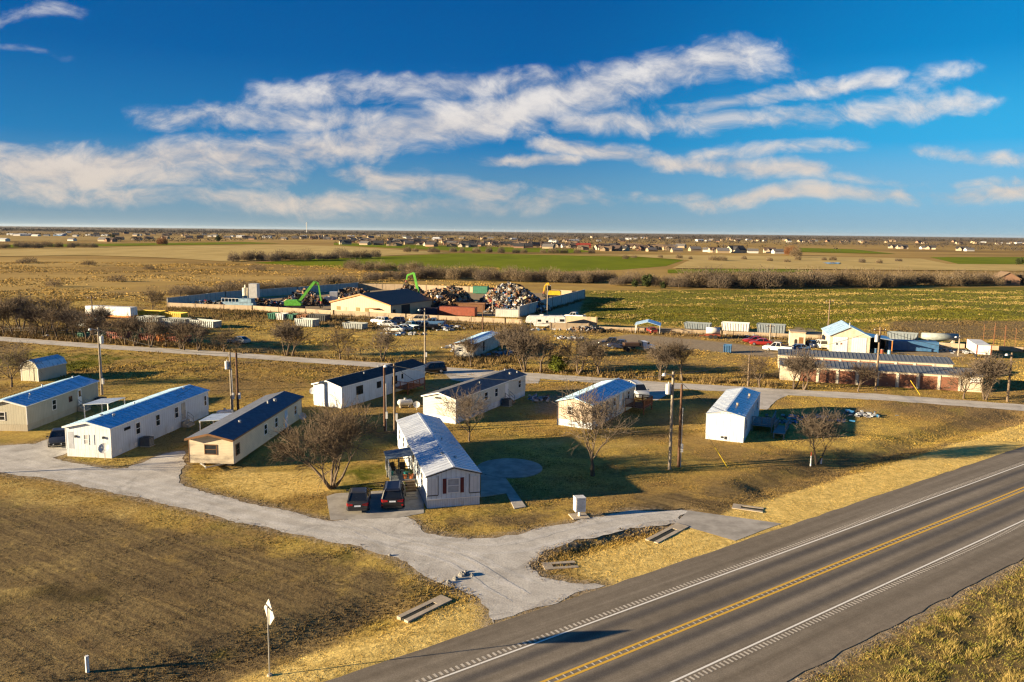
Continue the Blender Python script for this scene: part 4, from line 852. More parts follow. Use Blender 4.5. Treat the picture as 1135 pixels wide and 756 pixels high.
place_list(hedge, along(640, 765, 313, 317, 15, 2.5), 'bare scrubby tree behind the right end of the concrete yard wall', 'hedgerow_tree', 'scrub trees behind the right end of the yard wall', 'tree', (.6, .95))
place_list(hedge, along(460, 660, 308, 313, 30, 1.8), 'bare thicket tree behind the scrap heaps', 'hedgerow_tree', 'thicket trees behind the scrap heaps', 'tree', (.75, 1.05)); place_list(hedge, along(405, 470, 311, 309, 8, 1.5), 'low bare thicket tree behind the tan metal building', 'hedgerow_tree', 'thicket trees behind the tan metal building', 'tree', (.55, .75))
place_list(brush, along(195, 400, 328, 313, 30, 2.5, 5), 'low brown brush behind the shaded yard wall', 'brush_bush', 'brush behind the shaded yard wall', 'bush', (.9, 1.5))
place_list(hedge, along(258, 420, 290.5, 286, 22, 1.0), 'bare tree on the left edge of the large green field', 'hedgerow_tree', 'trees along the left edge of the large green field', 'tree', (.8, 1.35)); place_list(hedge, along(380, 470, 299, 301, 9, 1.2), 'bare tree at the near edge of the large green field', 'hedgerow_tree', 'trees at the near edge of the large green field', 'tree', (.7, 1.0))
place_list(hedge, along(440, 660, 279.5, 281.5, 16, .5, 5), 'lone bare tree between the two green fields', 'hedgerow_tree', 'trees between the two green fields', 'tree', (.7, 1.15)); place_list(hedge, along(680, 1000, 287, 291, 16, 2, 10), 'scattered bare tree in the pale stubble field', 'hedgerow_tree', 'trees scattered in the pale stubble field', 'tree', (.5, .95))
place_list(hedge, along(-10, 110, 275.5, 274, 16, .7, 4), 'bare tree along the green strip at the far left', 'hedgerow_tree', 'trees along the far left green strip', 'tree', (.7, 1.1))
place_list(brush, [(25, 292), (33, 291), (98, 294), (165, 299), (285, 300), (60, 318), (130, 312)], 'lone brown bush in the wide tan field', 'brush_bush', 'bushes scattered in the wide tan field', 'bush', (.9, 1.5))
rust = [dense(140, 8, 1400, 4.0, leaf_mat('rusty_twig', (.26, .12, .05), .3), .06, .1)]
for (x, y, lab) in ((180, 271.5, 'rust-brown leafy tree beside the far left houses'), (876, 283, 'rust-brown leafy tree at the left of the small far green field'), (882, 285.5, 'large grey-brown bare tree at the left of the small far green field')): tree_root(rust if 'rust' in lab else hedge[:1][0], lab, W(x, y), 0, 1.7, 'tree', None) if 'rust' not in lab else tree_root(rust[0], lab, W(x, y), .4, 1.6, 'tree')
cedars = []
for k in range(2):
    V, F = leaf_cloud(200 + k, 1500, (2.6, 2.6, 2.9), .55, 14); V[:, 2] += 2.8; cedars.append((np_mesh('crown', V, F, leaf_mat('cedar_green', (.045, .058, .018), .5)), MB().cyl((0, 0, -.1), (0, 0, 2), .2, .12).build('trunk', M_bark)))
for k, (x, y, s_, lab) in enumerate(((716, 318, 1.1, 'dark cedar tree right of the yard wall end'), (704, 319.5, .7, 'smaller dark cedar beside the taller one right of the yard wall'), (735, 320, .6, 'low dark cedar right of the taller cedar'), (1129, 294.5, 1.3, 'dark green cedar at the right edge beside the far green field'), (125, 266, 2.0, 'dark evergreen tree among the far left houses'), (242, 268.5, 2.2, 'dark evergreen clump by the far houses left of the water tower'))): tree_root(cedars[k % 2], lab, W(x, y), k, s_, 'cedar_tree')
# ------------------------------------------------------------------ vehicles
M_tyre = mat('tyre', (.02, .02, .02), .85); M_rim = mat('alloy', (.45, .45, .46), .35, .8); M_cglass = mat('car_glass', (.012, .014, .016), .08, 0, .1, spec=.7); M_red = mat('tail_red', (.30, .008, .008), .25); M_lamp = mat('headlamp', (.75, .75, .72), .15); M_plate = mat('number_plate', (.70, .74, .80), .4)
def paint(name, col, rough=.28): return mat('car_' + name, col, rough, 0, .06, .5, spec=.4, coat=.12)
CP = dict(black=paint('black', (.012, .012, .014)), dark=paint('charcoal', (.035, .036, .040)), white=paint('white', (.72, .71, .68)), silver=paint('silver', (.42, .43, .44)), red=paint('red', (.30, .025, .02)), blue=paint('blue', (.06, .13, .26)), lblue=paint('light_blue', (.33, .45, .56)), tan=paint('tan', (.48, .40, .28)), navy=paint('navy', (.02, .03, .07)))
def car(kind, label, loc, rz, m, name=None, cat=None, group=None, detail=True, rails=False):
    """vehicle with its nose towards local +y"""
    P = {'sedan': (4.75, 1.82, .62, .92, 1.44, (-1.95, 1.05), (-1.15, .25), (.98, .80)), 'suv': (4.75, 1.90, .72, 1.05, 1.74, (-2.22, 1.15), (-1.95, .40), (1.12, .98)), 'van': (5.1, 1.98, .70, 1.12, 1.90, (-2.45, 1.55), (-2.3, .75), (1.2, 1.02)), 'pickup': (5.7, 1.95, .78, 1.12, 1.84, (-.75, 1.35), (-.55, .75), (1.14, 1.05))}[kind]
    L, Wd, zs, zb, H, (b0, b1), (t0, t1), (hr, hf) = P; hw_ = Wd / 2
    r = thing(name or {'sedan': 'sedan_car', 'suv': 'sport_utility_car', 'van': 'van', 'pickup': 'pickup_truck'}[kind], label, cat or {'sedan': 'car', 'suv': 'car', 'van': 'van', 'pickup': 'pickup truck'}[kind], loc, rz, group)
    def ring(y, w, z0, z1): return [(-w * .92, y, z0), (w * .92, y, z0), (w, y, z0 + .18), (w, y, z1 - .22), (w * .93, y, z1 - .04), (w * .6, y, z1), (-w * .6, y, z1), (-w * .93, y, z1 - .04), (-w, y, z1 - .22), (-w, y, z0 + .18)]
    bz = zb if kind != 'sedan' else zb + .04; g = .24 if kind == 'sedan' else .32
    st = [(-L / 2, hw_ * .86, g + .1, bz - .1), (-L / 2 + .12, hw_ * .95, g, bz), (-L * .3, hw_, g, zb + .02), (0, hw_, g, zb), (b1 - .1, hw_, g, zb), (b1 + .35, hw_ * .99, g, hr - .04), (L / 2 - .25, hw_ * .93, g, hf - .04), (L / 2, hw_ * .80, g + .12, hf - .16)]
    s = MB(); s.loft([ring(*q) for q in st]); body = s.build('body', m, r, True)
    mod = body.modifiers.new('edge', 'EDGE_SPLIT'); mod.split_angle = R(38)
    if kind == 'pickup':
        s = MB(); s.box(-hw_ + .14, -L / 2 + .16, zb - .3, hw_ - .14, b0 - .1, zb + .035); s.build('bed_liner', M_black, r)
        s = MB()
        for x in (-hw_ + .02, hw_ - .13): s.box(x, -L / 2 + .06, zb - .05, x + .11, b0 - .04, zb + .07)
        s.box(-hw_ + .14, -L / 2 + .02, zb - .35, hw_ - .14, -L / 2 + .12, zb + .06); s.build('bed_side', m, r)
    wb, wt_ = hw_ * .90, hw_ * .70
    base_ = [(-wb, b0, zb - .03), (wb, b0, zb - .03), (wb, b1, zb - .03), (-wb, b1, zb - .03)]; top = [(-wt_, t0, H - .05), (wt_, t0, H - .05), (wt_, t1, H - .05), (-wt_, t1, H - .05)]
    s = MB(); s.loft([base_, top]); s.build('windows', M_cglass, r)
    s = MB(); o_ = .02; s.loft([[(-wt_ - o_, t0 - .03, H - .065), (wt_ + o_, t0 - .03, H - .065), (wt_ + o_, t1 + .03, H - .065), (-wt_ - o_, t1 + .03, H - .065)], [(-wt_ + .12, t0 + .12, H + .01), (wt_ - .12, t0 + .12, H + .01), (wt_ - .12, t1 - .15, H + .01), (-wt_ + .12, t1 - .15, H + .01)]]); rf = s.build('roof_panel', m, r)
    s = MB()
    for a, b in zip(base_, top): s.bar(Vector(a) * 1.0 + Vector((0, 0, .0)), Vector(b), .09, .07)
    mids = [.5] if kind in ('sedan', 'pickup') else [.33, .66]
    for f in mids:
        for sx in (-1, 1):
            yb = b0 + (b1 - b0) * f; yt = t0 + (t1 - t0) * f; s.bar((sx * wb, yb, zb - .02), (sx * wt_, yt, H - .06), .1, .06)
    s.build('pillar', m, r)
    wr = .33 if kind == 'sedan' else .38
    for sx in (-1, 1):
        for y in (-L * .29, L * .30):
            s = MB(); s.cyl((sx * (hw_ - .2), y, wr), (sx * (hw_ + .015), y, wr), wr, wr, 16); w_ = s.build('wheel', M_tyre, r)
            s = MB(); s.cyl((sx * (hw_ + .016), y, wr), (sx * (hw_ + .03), y, wr), wr * .64, wr * .5, 10); s.build('rim', M_rim, w_)
        if detail:
            s = MB(); zt = bz - .28; s.loft([[(sx * hw_ * .88, -L / 2 - .012, zt), (sx * hw_ * .42, -L / 2 - .03, zt + .05), (sx * hw_ * .42, -L / 2 - .03, zt + .17), (sx * hw_ * .9, -L / 2 + .03, zt + .22)], [(sx * hw_ * .98, -L / 2 + .2, zt), (sx * hw_ * .42, -L / 2 + .1, zt + .05), (sx * hw_ * .42, -L / 2 + .1, zt + .17), (sx * hw_ * .98, -L / 2 + .25, zt + .22)]]); s.build('taillight', M_red, r)
            s = MB(); s.loft([[(sx * hw_ * .75, L / 2 - .02, hf - .42), (sx * hw_ * .35, L / 2 + .012, hf - .40), (sx * hw_ * .35, L / 2 + .012, hf - .28), (sx * hw_ * .78, L / 2 - .05, hf - .22)], [(sx * hw_ * .93, L / 2 - .32, hf - .38), (sx * hw_ * .35, L / 2 - .15, hf - .36), (sx * hw_ * .35, L / 2 - .15, hf - .26), (sx * hw_ * .93, L / 2 - .36, hf - .22)]]); s.build('headlight', M_lamp, r)
            s = MB(); s.cbox((sx * (hw_ + .09), b1 - .25, zb + .08), (.2, .1, .14)); s.build('wing_mirror', m, r)
    if detail:
        s = MB(); s.box(-.26, -L / 2 - .03, .62 if kind == 'sedan' else .78, .26, -L / 2 - .0, .74 if kind == 'sedan' else .90); s.build('number_plate', M_plate, r)
        s = MB(); s.box(-hw_ * .8, -L / 2 - .06, .30, hw_ * .8, -L / 2 + .1, .46); s.build('rear_bumper', M_black if kind != 'sedan' else m, r)
        if kind in ('suv', 'van'):
            for sx in (-1, 1): s = MB(); s.bar((sx * .52, t0 + .2, H + .05), (sx * .52, t1 - .3, H + .05), .04, .05); s.build('roof_rail', M_rim, r)
            s = MB(); s.box(-wt_ + .1, t0 - .22, H - .08, wt_ - .1, t0 - .03, H - .02); s.build('spoiler', m, r)
        for sx in (-1, 1):
            if kind == 'suv': s = MB(); s.box(sx * hw_ * .86 - .1, -L / 2 - .035, .48, sx * hw_ * .86 + .06, -L / 2 + .1, .60); s.build('reflector', M_red, r)
    return r
P_S = math.atan2((W(388, 541) - W(397, 567)).y, (W(388, 541) - W(397, 567)).x) - PI / 2
car('sedan', 'black sedan parked on the concrete pad beside the black four-by-four', W(398, 559), R(8), CP['dark']); car('suv', 'black four-by-four parked on the concrete pad by the porch steps', W(436.5, 556), R(6), CP['black'])
car('sedan', 'dark grey sedan parked on the gravel beside the white home with the satellite dish', W(66, 491), R(205), CP['dark'])
car('suv', 'black four-by-four parked at the back end of the white home with the black roof', W(478, 413.5), R(115), CP['black']); car('van', 'silver van parked nose-on at the back end of the beige home', W(707, 439), R(190), CP['silver'])
CARS = [('suv', 'white wrecked four-by-four at the left of the junk cars', (421, 358.5), 60, 'white'), ('sedan', 'silver junk car beside the white wrecked four-by-four', (429, 361.5), 70, 'silver'), ('suv', 'dark junk vehicle behind the silver junk car', (439, 359), 95, 'navy'), ('van', 'tan junk van at the back of the junk cars by the yard wall', (465, 357.5), 80, 'tan'),
        ('sedan', 'white junk car at the front of the junk row', (437, 367.5), 80, 'white'), ('sedan', 'silver-white junk car second in the front of the junk row', (446, 366.5), 78, 'silver'), ('pickup', 'pale blue junk pickup in the middle of the junk row', (456, 364.5), 60, 'lblue'), ('suv', 'blue junk vehicle right of the pale blue pickup', (464, 363.5), 70, 'blue'), ('pickup', 'dark junk pickup behind the single utility pole', (472, 365.5), 100, 'black'), ('pickup', 'blue junk pickup at the right end of the junk row', (481, 360.5), 80, 'blue'),
        ('sedan', 'silver car parked in the grass behind the gravel road', (264.5, 380.5), 70, 'silver'), ('sedan', 'red car under the pale carport', (722, 369), 5, 'red'), ('sedan', 'red car beside the white pickup in the work yard', (843, 382.5), 80, 'red'), ('sedan', 'faded red car left of the other red car in the work yard', (836, 380), 95, 'red'), ('pickup', 'white pickup at the left end of the storage units', (862, 389.5), 60, 'white'),
        ('suv', 'white four-by-four with its back to the tan workshop', (909, 385.5), 0, 'white'), ('sedan', 'dark blue car just behind the storage unit roofs', (884, 389), 85, 'blue'), ('sedan', 'dark car between the small tan shed and the workshop', (899, 384.5), 10, 'navy'), ('pickup', 'dark blue pickup left of the flatbed truck with the white cab', (689, 386.5), 75, 'navy'), ('pickup', 'black pickup at the left of the dark trucks behind the bare trees', (679, 384), 80, 'black'),
        ('pickup', 'white pickup with blue shade behind the end of the yard wall', (637, 353.5), 60, 'white'), ('sedan', 'white car parked inside the scrap yard near the blue machine', (220, 338), 70, 'white')]
for k_, lab, px_, a_, c_ in CARS: car(k_, lab, W(*px_), R(a_), CP[c_], group='vehicles in the work yards', detail=False)
def flatbed():
    r = thing('flatbed_truck', 'flatbed truck with a white cab and dark bed behind the bare trees', 'truck', W(705, 389), R(-80))
    s = MB(); s.loft([[(-1, 1.2, .5), (1, 1.2, .5), (1, 1.2, 1.25), (-1, 1.2, 1.25)], [(-1, 3.6, .5), (1, 3.6, .5), (.95, 3.6, 1.15), (-.95, 3.6, 1.15)]]); s.loft([[(-.95, 1.0, .9), (.95, 1.0, .9), (.95, 2.7, 1.2), (-.95, 2.7, 1.2)], [(-.8, 1.1, 1.95), (.8, 1.1, 1.95), (.8, 2.0, 1.95), (-.8, 2.0, 1.95)]]); s.build('cab', CP['white'], r)
    s = MB(); s.box(-1.15, -3.2, .95, 1.15, .9, 1.1); s.box(-1.1, .75, 1.102, 1.1, .88, 2.0); s.build('flatbed', M_black, r)
    s = MB(); s.box(-.9, 2.0, 1.25, .9, 2.45, 1.8); s.build('windscreen', M_cglass, r)
    for sx in (-1, 1):
        for y in (-2.0, 2.7): s = MB(); s.cyl((sx * .75, y, .42), (sx * 1.02, y, .42), .42, .42, 14); s.build('wheel', M_tyre, r)
    s = MB(); s.box(-.7, -2.6, 1.102, .8, .4, 1.7); s.build('load', mat('rusty_load', (.14, .08, .05), .9), r)
flatbed()
# ------------------------------------------------------------------ utility poles, wires
M_pole = mat('pole_wood', (.20, .145, .095), .9, var=.3, scale=3); M_pole2 = mat('dark_pole_wood', (.115, .060, .035), .9, var=.3, scale=3); M_poleg = mat('grey_pole_wood', (.30, .25, .19), .9, var=.25, scale=3); M_can = mat('transformer_grey', (.55, .55, .54), .5)
def hgt(p, ytop):
    lo, hi = 0., 40.
    for _ in range(40):
        z = (lo + hi) / 2; dz = z - CH; Y = p.y * sp + dz * cp; F_ = p.y * cp - dz * sp; X = p.x * FP / F_; Y *= FP / F_; yy = 378 - (-X * sr + Y * cr)
        lo, hi = (z, hi) if yy > ytop else (lo, z)
    return lo
POLES = {}
def pole(key, px, yt, label, m=None, can=None, arm=False, meter=None, lamp=False, r0=.17, conduit=False, lean=0.0):
    p = W(*px); h = hgt(p, yt); r = thing('utility_pole', label, 'utility pole', p, 0); r.rotation_euler = (lean, lean, 0)
    s = MB(); s.cyl((0, 0, -.3), (0, 0, h), r0, r0 * .72, 10); s.build('pole', m or M_pole, r)
    if can is not None: s = MB(); s.cyl((can * .42, 0, h - 2.2), (can * .42, 0, h - 1.2), .26, .26, 12); s.cyl((can * .42, 0, h - 1.2), (can * .42, 0, h - 1.0), .06, .05, 6); s.box(min(0, can * .3), -.05, h - 1.9, max(0, can * .3), .05, h - 1.5); s.build('transformer', M_can, r)
    if arm: s = MB(); s.box(-.9, -.06, h - .55, .9, .06, h - .43); s.build('crossarm', M_pole2, r); [MB().cyl((x, 0, h - .43), (x, 0, h - .27), .05, .04, 6).build('insulator', M_can, r) for x in (-.8, 0, .8)]
    if meter is not None: s = MB(); s.box(meter * .13, -.16, 1.5, meter * .36, .16, 2.3); s.build('meter_box', M_can, r)
    if conduit: s = MB(); s.cyl((.19, -.05, -.05), (.19, -.05, h * .72), .045, .045, 6); s.build('conduit', M_can, r)
    if lamp: s = MB(); s.bar((0, 0, h - .4), (-.9, -.3, h - .1), .05); s.build('lamp_arm', M_can, r); s = MB(); s.cyl((-.95, -.32, h - .35), (-.95, -.32, h - .1), .22, .12, 10); s.build('lamp', M_lamp, r)
    POLES[key] = p + Vector((0, 0, h)); return r
pole('L', (113, 437.5), 363, 'weathered utility pole with a side transformer at the far left end of the homes', M_poleg, 1, False, 1, True, .17, True)
pole('a', (257, 455), 390, 'left pole of the pair behind the cream home, carrying a transformer', M_poleg, -1, False, 1, False, .15, True); pole('b', (264, 455), 391, 'right pole of the pair behind the cream home, dark brown', M_pole2, None, False, 1)
pole('c', (426.5, 478), 404, 'dark red-brown pole of the pair behind the nearest home', M_pole2, None, False, 1, False, .15, True); pole('d', (437.5, 480), 403, 'pale wooden pole with a small lamp, of the pair behind the nearest home', M_pole, None, False, 1, True, .15)
pole('e', (471, 405), 342, 'tall slim utility pole behind the white home with the black roof', M_poleg, None, False, 1, True, .15)
pole('f', (742, 520), 412, 'tall grey pole with a transformer on the right lawn', M_poleg, -1, False, None, True, .17, False); pole('g', (752, 517), 426, 'shorter dark pole with a meter box on the right lawn', M_pole2, None, False, 1, False, .15, True)
pole('h', (829, 428), 393, 'short pole behind the gravel road above the rightmost home', M_pole); pole('i', (535, 371), 338, 'dark pole in front of the long yard wall', M_pole2); pole('j', (606.5, 351), 315, 'pole with a crossarm beside the scrap heap of mixed colours', M_poleg, None, True)
pole('k', (562, 346), 318, 'pale pole in front of the mixed scrap heap', M_poleg, None, False, None, True); pole('k2', (546, 349), 330, 'short pole between the red container and the grey container', M_poleg)
pole('m', (970.5, 433), 362.6, 'brown utility pole with a transformer before the storage units', M_pole, -1, True); pole('n', (1116.5, 445), 391, 'pole with a lamp at the right end of the storage units', M_pole, None, False, None, True); pole('o', (853, 381), 359, 'pale pole beside the white pickup in the work yard', M_poleg, None, True)
pole('p', (917.5, 369), 332, 'slim pole at the edge of the tussocky field behind the workshop', M_pole, None, True); pole('q', (1062, 394), 372, 'short grey pole left of the red-edged white trailer', M_poleg, None, False, None, True); pole('r', (104, 374), 328, 'tall pole in front of the white trailer at the far left', M_pole, None, True)
M_wire = mat('wire', (.03, .03, .03), .6)
def wire(a, b, label, sag=.5, r_=.025, dz=-.25):
    A = POLES[a] + Vector((0, 0, dz)) if isinstance(a, str) else a; B = POLES[b] + Vector((0, 0, dz)) if isinstance(b, str) else b; pts = []
    for k in range(13): t = k / 12; q = A.lerp(B, t); q.z -= sag * 4 * t * (1 - t); pts.append(q)
    V, F = tubes([(*p, *q, r_, r_) for p, q in zip(pts[:-1], pts[1:])], 4); o = np_mesh('overhead_wire', V, F, M_wire); tag(o, label, 'wire')
wire('L', 'a', 'overhead wire from the far left pole to the pair behind the cream home', .9); wire('b', 'e', 'overhead wire over the white home with the black roof to the slim pole', .8); wire('d', 'e', 'overhead wire from the pale pole by the nearest home back to the slim pole', .4)
wire('d', 'f', 'long overhead wire between the pole pair by the nearest home and the right lawn', 1.2); wire('f', 'h', 'overhead wire from the right lawn pole to the short pole behind the road', .5); wire('h', 'm', 'overhead wire from the short pole to the storage unit pole', .8); wire('m', 'n', 'overhead wire along the front of the storage units', .8)
wire('f', at(hH, -2.1, .2, 3.3), 'service wire from the right lawn pole to the rightmost home', .5); wire('c', at(hD, 0, 10, 2.9), 'service wire from the dark pole to the white home with the black roof', .4); wire('d', at(hE, -4.6, 4, 3.0), 'service wire from the pale pole to the pale grey home', .5); wire('a', at(hB, -1, 14, 3.4), 'service wire from the pole pair to the white home with the dish', .5)
def guy(a, b, lab):
    t = thing('guy_wire', lab, 'guy wire', W(*b)); B = W(*b); d = POLES[a] + Vector((0, 0, -1)) - B; V, F = tubes([(0, 0, 0, *d, .012, .012)], 4); np_mesh('cable', V, F, M_wire, t); u_ = d.normalized(); MB().cyl(u_ * .05, u_ * 2.5, .045, .045, 6).build('guard', mat('guy_yellow', (.70, .50, .03), .5), t)
guy('g', (807, 519), 'guy wire with a yellow guard running down to the right lawn'); guy('m', (1020, 438), 'guy wire with a yellow guard before the storage doors')
# ------------------------------------------------------------------ small things near the roads
def mailbox():
    p = W(642, 572.5); r = thing('cluster_mailbox', 'white cluster mailbox cabinet on a post beside the gravel road', 'mailbox', p, R(14)); m = mat('mailbox_white', (.70, .69, .66), .5)
    s = MB(); s.box(-.72, -.65, -.03, .72, .65, .06); s.build('pad', M_conc2, r); s = MB(); s.cyl((0, 0, .061), (0, 0, .5), .11); s.build('pedestal', M_white, r)
    s = MB(); s.box(-.42, -.36, .5, .42, .36, 1.62); s.prism([(-.45, 1.622), (.45, 1.622), (.43, 1.68), (-.43, 1.70)], 'y', -.39, .39); s.build('cabinet', m, r); dm = mat('mailbox_door_grey', (.50, .50, .50), .45)
    for k in range(5):
        for c_ in range(2): s = MB(); x = -.36 + c_ * .37; s.box(x, -.385, .56 + k * .205, x + .34, -.362, .745 + k * .205); d = s.build('compartment_door', dm, r)
mailbox()
def sign():
    p = W(299, 748); h = hgt(p, 664.5); r = thing('road_sign', 'diamond road sign seen from behind on a steel post beside the highway', 'sign', p, R(-53))
    s = MB(); s.cyl((0, 0, -.1), (0, 0, h - .35), .04, .04, 8); s.build('post', M_galv, r); mm = mat('sign_back', (.62, .58, .50), .5, .2, var=.08)
    c = h - .72; d = .74; s = MB(); s.prism([(0, c - d), (d, c), (0, c + d), (-d, c)], 'y', .07, .095); s.build('panel', mm, r); s = MB(); s.box(-.46, .042, c + .24, .46, .068, c + .32); s.build('brace', M_dark, r)
    s = MB(); s.cyl((0, 0, -.05), (0, 0, .06), .16, .12, 10); s.build('footing', M_conc2, r)
sign()
def marker(px, yt, lab, top=None, r_=.07):
    p = W(*px); h = hgt(p, yt); r = thing('marker_post', lab, 'marker post', p); s = MB(); s.cyl((0, 0, -.1), (0, 0, h * (.72 if top else 1)), r_, r_, 8); s.build('post', M_white, r)
    if top: s = MB(); s.cyl((0, 0, h * .722), (0, 0, h), r_ * 1.03, r_ * .9, 8); s.build('cap', top, r)
marker((97, 743), 727, 'short white utility post in the dry field at the lower left', None, .10); marker((898.5, 515.5), 501, 'slim white marker post with an orange-red top by the round bare tree', mat('marker_red', (.60, .13, .05), .5)); marker((910, 513), 505.5, 'short white marker post with a yellow band under the round bare tree', mat('marker_yellow', (.70, .48, .04), .5), .1)
def culvert(a, b, label, W_=1.3, flip=False):
    """sloping concrete end of a driveway culvert, slotted"""
    A = W(*a); B = W(*b); d = B - A; L = d.length; r = thing('culvert_end', label, 'culvert end', A, math.atan2(d.y, d.x)); s = MB(); z0, z1 = .025, .055
    def sl_(x): return z0 + (z1 - z0) * x / L
    for y0, y1 in ((-W_ / 2, -W_ / 2 + .34), (W_ / 2 - .34, W_ / 2)): s.add([(0, y0, -.9), (L * .72, y0, -.9), (L * .72, y1, -.9), (0, y1, -.9), (0, y0, sl_(0)), (L * .72, y0, sl_(L * .72)), (L * .72, y1, sl_(L * .72)), (0, y1, sl_(0))], [(0, 3, 2, 1), (4, 5, 6, 7), (0, 1, 5, 4), (1, 2, 6, 5), (2, 3, 7, 6), (3, 0, 4, 7)])
    x = L * .723; s.add([(x, -W_ / 2, -.9), (L, -W_ / 2, -.9), (L, W_ / 2, -.9), (x, W_ / 2, -.9), (x, -W_ / 2, sl_(x)), (L, -W_ / 2, z1), (L, W_ / 2, z1), (x, W_ / 2, sl_(x))], [(0, 3, 2, 1), (4, 5, 6, 7), (0, 1, 5, 4), (1, 2, 6, 5), (2, 3, 7, 6), (3, 0, 4, 7)])
    s.build('slotted_apron', M_conc2, r); MB().box(.05, -W_ / 2 + .342, -.5, L * .72, W_ / 2 - .342, .012).build('slot_shade_fill', mat('slot_shade_dark', (.022, .022, .016), .9), r); s = MB(); s.cyl((L * .70, 0, -.62), (L * .722, 0, -.62), .26, .26, 14); s.build('pipe_mouth', M_dark, r)  # raised dark box fills the slot; the slot's shade is put into its colour
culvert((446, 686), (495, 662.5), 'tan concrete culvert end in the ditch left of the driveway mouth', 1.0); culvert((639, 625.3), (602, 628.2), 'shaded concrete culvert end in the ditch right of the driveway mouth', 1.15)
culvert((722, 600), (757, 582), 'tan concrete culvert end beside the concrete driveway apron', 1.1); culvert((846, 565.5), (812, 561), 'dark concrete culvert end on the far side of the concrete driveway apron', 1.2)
rk = np.random.default_rng(3); M_rock = mat('grey_rock', (.26, .25, .23), .9, var=.3, scale=4)
for k, (x, y, s_) in enumerate(((497, 646, .17), (505, 642.5, .20), (512, 638.5, .26), (518, 637, .18), (523, 638.5, .15), (516, 634, .13), (432, 616, .12))):
    rings = [[(s_ * math.sin(a) * math.cos(t) * rk.uniform(.7, 1.2), s_ * math.sin(a) * math.sin(t) * rk.uniform(.7, 1.2), s_ * .8 * (math.cos(a) + .5) * rk.uniform(.85, 1.1)) for t in np.linspace(0, 6.28, 8, endpoint=False)] for a in np.linspace(.2, 2.5, 5)]
    o = MB().loft(rings).build('rock', M_rock); o.location = W(x, y); tag(o, 'grey rock lying in the middle of the gravel driveway mouth' if k < 6 else 'small lone grey rock on the gravel road left of the others', 'rock', 'rocks in the gravel driveway' if k < 6 else None)
M_deb = [mat('debris_white', (.33, .34, .36), .7), mat('debris_grey', (.22, .23, .25), .7), mat('debris_blue', (.05, .20, .40), .6), mat('debris_brown', (.12, .08, .05), .9)]
def debris(name, label, pts, n, rx, ry, size, seed):
    r = np.random.default_rng(seed); mb = MB()
    for (x, y) in pts:
        p = W(x, y)
        for k in range(n):
            c = (p.x + r.normal(0, rx), p.y + r.normal(0, ry), r.uniform(.02, size * .5)); rot = Matrix.Rotation(r.uniform(0, 6.28), 3, 'Z') @ Matrix.Rotation(r.normal(0, .35), 3, 'X'); mb.cbox(c, (size * r.uniform(.3, 1.6), size * r.uniform(.3, 1.2), size * r.uniform(.1, .6)), int(r.choice(4, p=[.5, .25, .1, .15])), rot)
    o = mb.build(name, M_deb); tag(o, label, 'debris', None, 'stuff')
debris('debris', 'scattered white and grey debris in the shade right of the grey deck', [(880, 463), (872, 468), (912, 464), (925, 466), (955, 459), (965, 462)], 22, 1.1, .5, .42, 4); debris('debris', 'heap of household clutter along the side of the pale grey home', [(594, 441), (600, 444)], 20, .9, .6, .5, 5)
debris('debris', 'scattered junk behind the abandoned trailer home', [(552, 394), (560, 391), (625, 375), (635, 376), (506, 386), (512, 388)], 18, 1.6, 1.2, .7, 6); debris('debris', 'scattered junk along the front of the junk cars', [(445, 371), (455, 371), (494, 364), (507, 363), (490, 366), (600, 366), (650, 367)], 14, 2.2, 1.0, .8, 7)
debris('debris', 'low junk along the low wall in the right work yard', [(820, 371), (830, 372), (845, 374), (1050, 385), (1060, 389), (1068, 391)], 14, 2.0, .8, .6, 8)
def canopy(px, rz, label, w, d, h, m):
    r = thing('patio_cover', label, 'patio cover', W(*px), rz); s = MB(); s.prism([(0, h), (w, h + .25), (w, h + .31), (0, h + .06)], 'y', 0, d); s.build('roof', m, r)
    for x in (.1, w - .1):
        for y in (.1, d - .1): s = MB(); s.bar((x, y, -.05), (x, y, h + (.25 * x / w)), .09); s.build('post', M_white, r)
canopy((93, 470), aB, 'pale flat patio cover on the far side of the white home with the dish', 3.2, 3.4, 2.3, R_galv); canopy((221, 489), aC, 'pale flat patio cover on the left side of the cream home', 3.2, 3.4, 2.2, R_galv)
# ------------------------------------------------------------------ work yards behind the road
def rect(a, b):
    A = W(*a); B = W(*b); d = B - A; return A, math.atan2(d.y, d.x), d.length
M_corr = lambda n, c: siding(n, c, .5, True, .9, .12, .6, .45)
C_grey = mat('bin_grey', (.17, .20, .22), .6, 0, .15, dirt=.4); C_white = mat('bin_white', (.60, .58, .54), .6, 0, .1, dirt=.35); C_green = mat('bin_green', (.03, .16, .10), .6, 0, .2, dirt=.3); C_yel = mat('bin_yellow', (.62, .42, .03), .6, 0, .12, dirt=.3); C_red = mat('bin_red', (.24, .055, .025), .65, 0, .2, dirt=.3); C_or = mat('bin_orange', (.62, .20, .02), .6, 0, .15, dirt=.3); C_blk = mat('bin_black', (.025, .026, .03), .6); C_brn = mat('bin_brown', (.20, .09, .04), .8); C_blue = mat('bin_blue', (.05, .14, .28), .6, dirt=.2); C_stl = mat('ribbed_steel', (.24, .26, .26), .5, .3, dirt=.3)
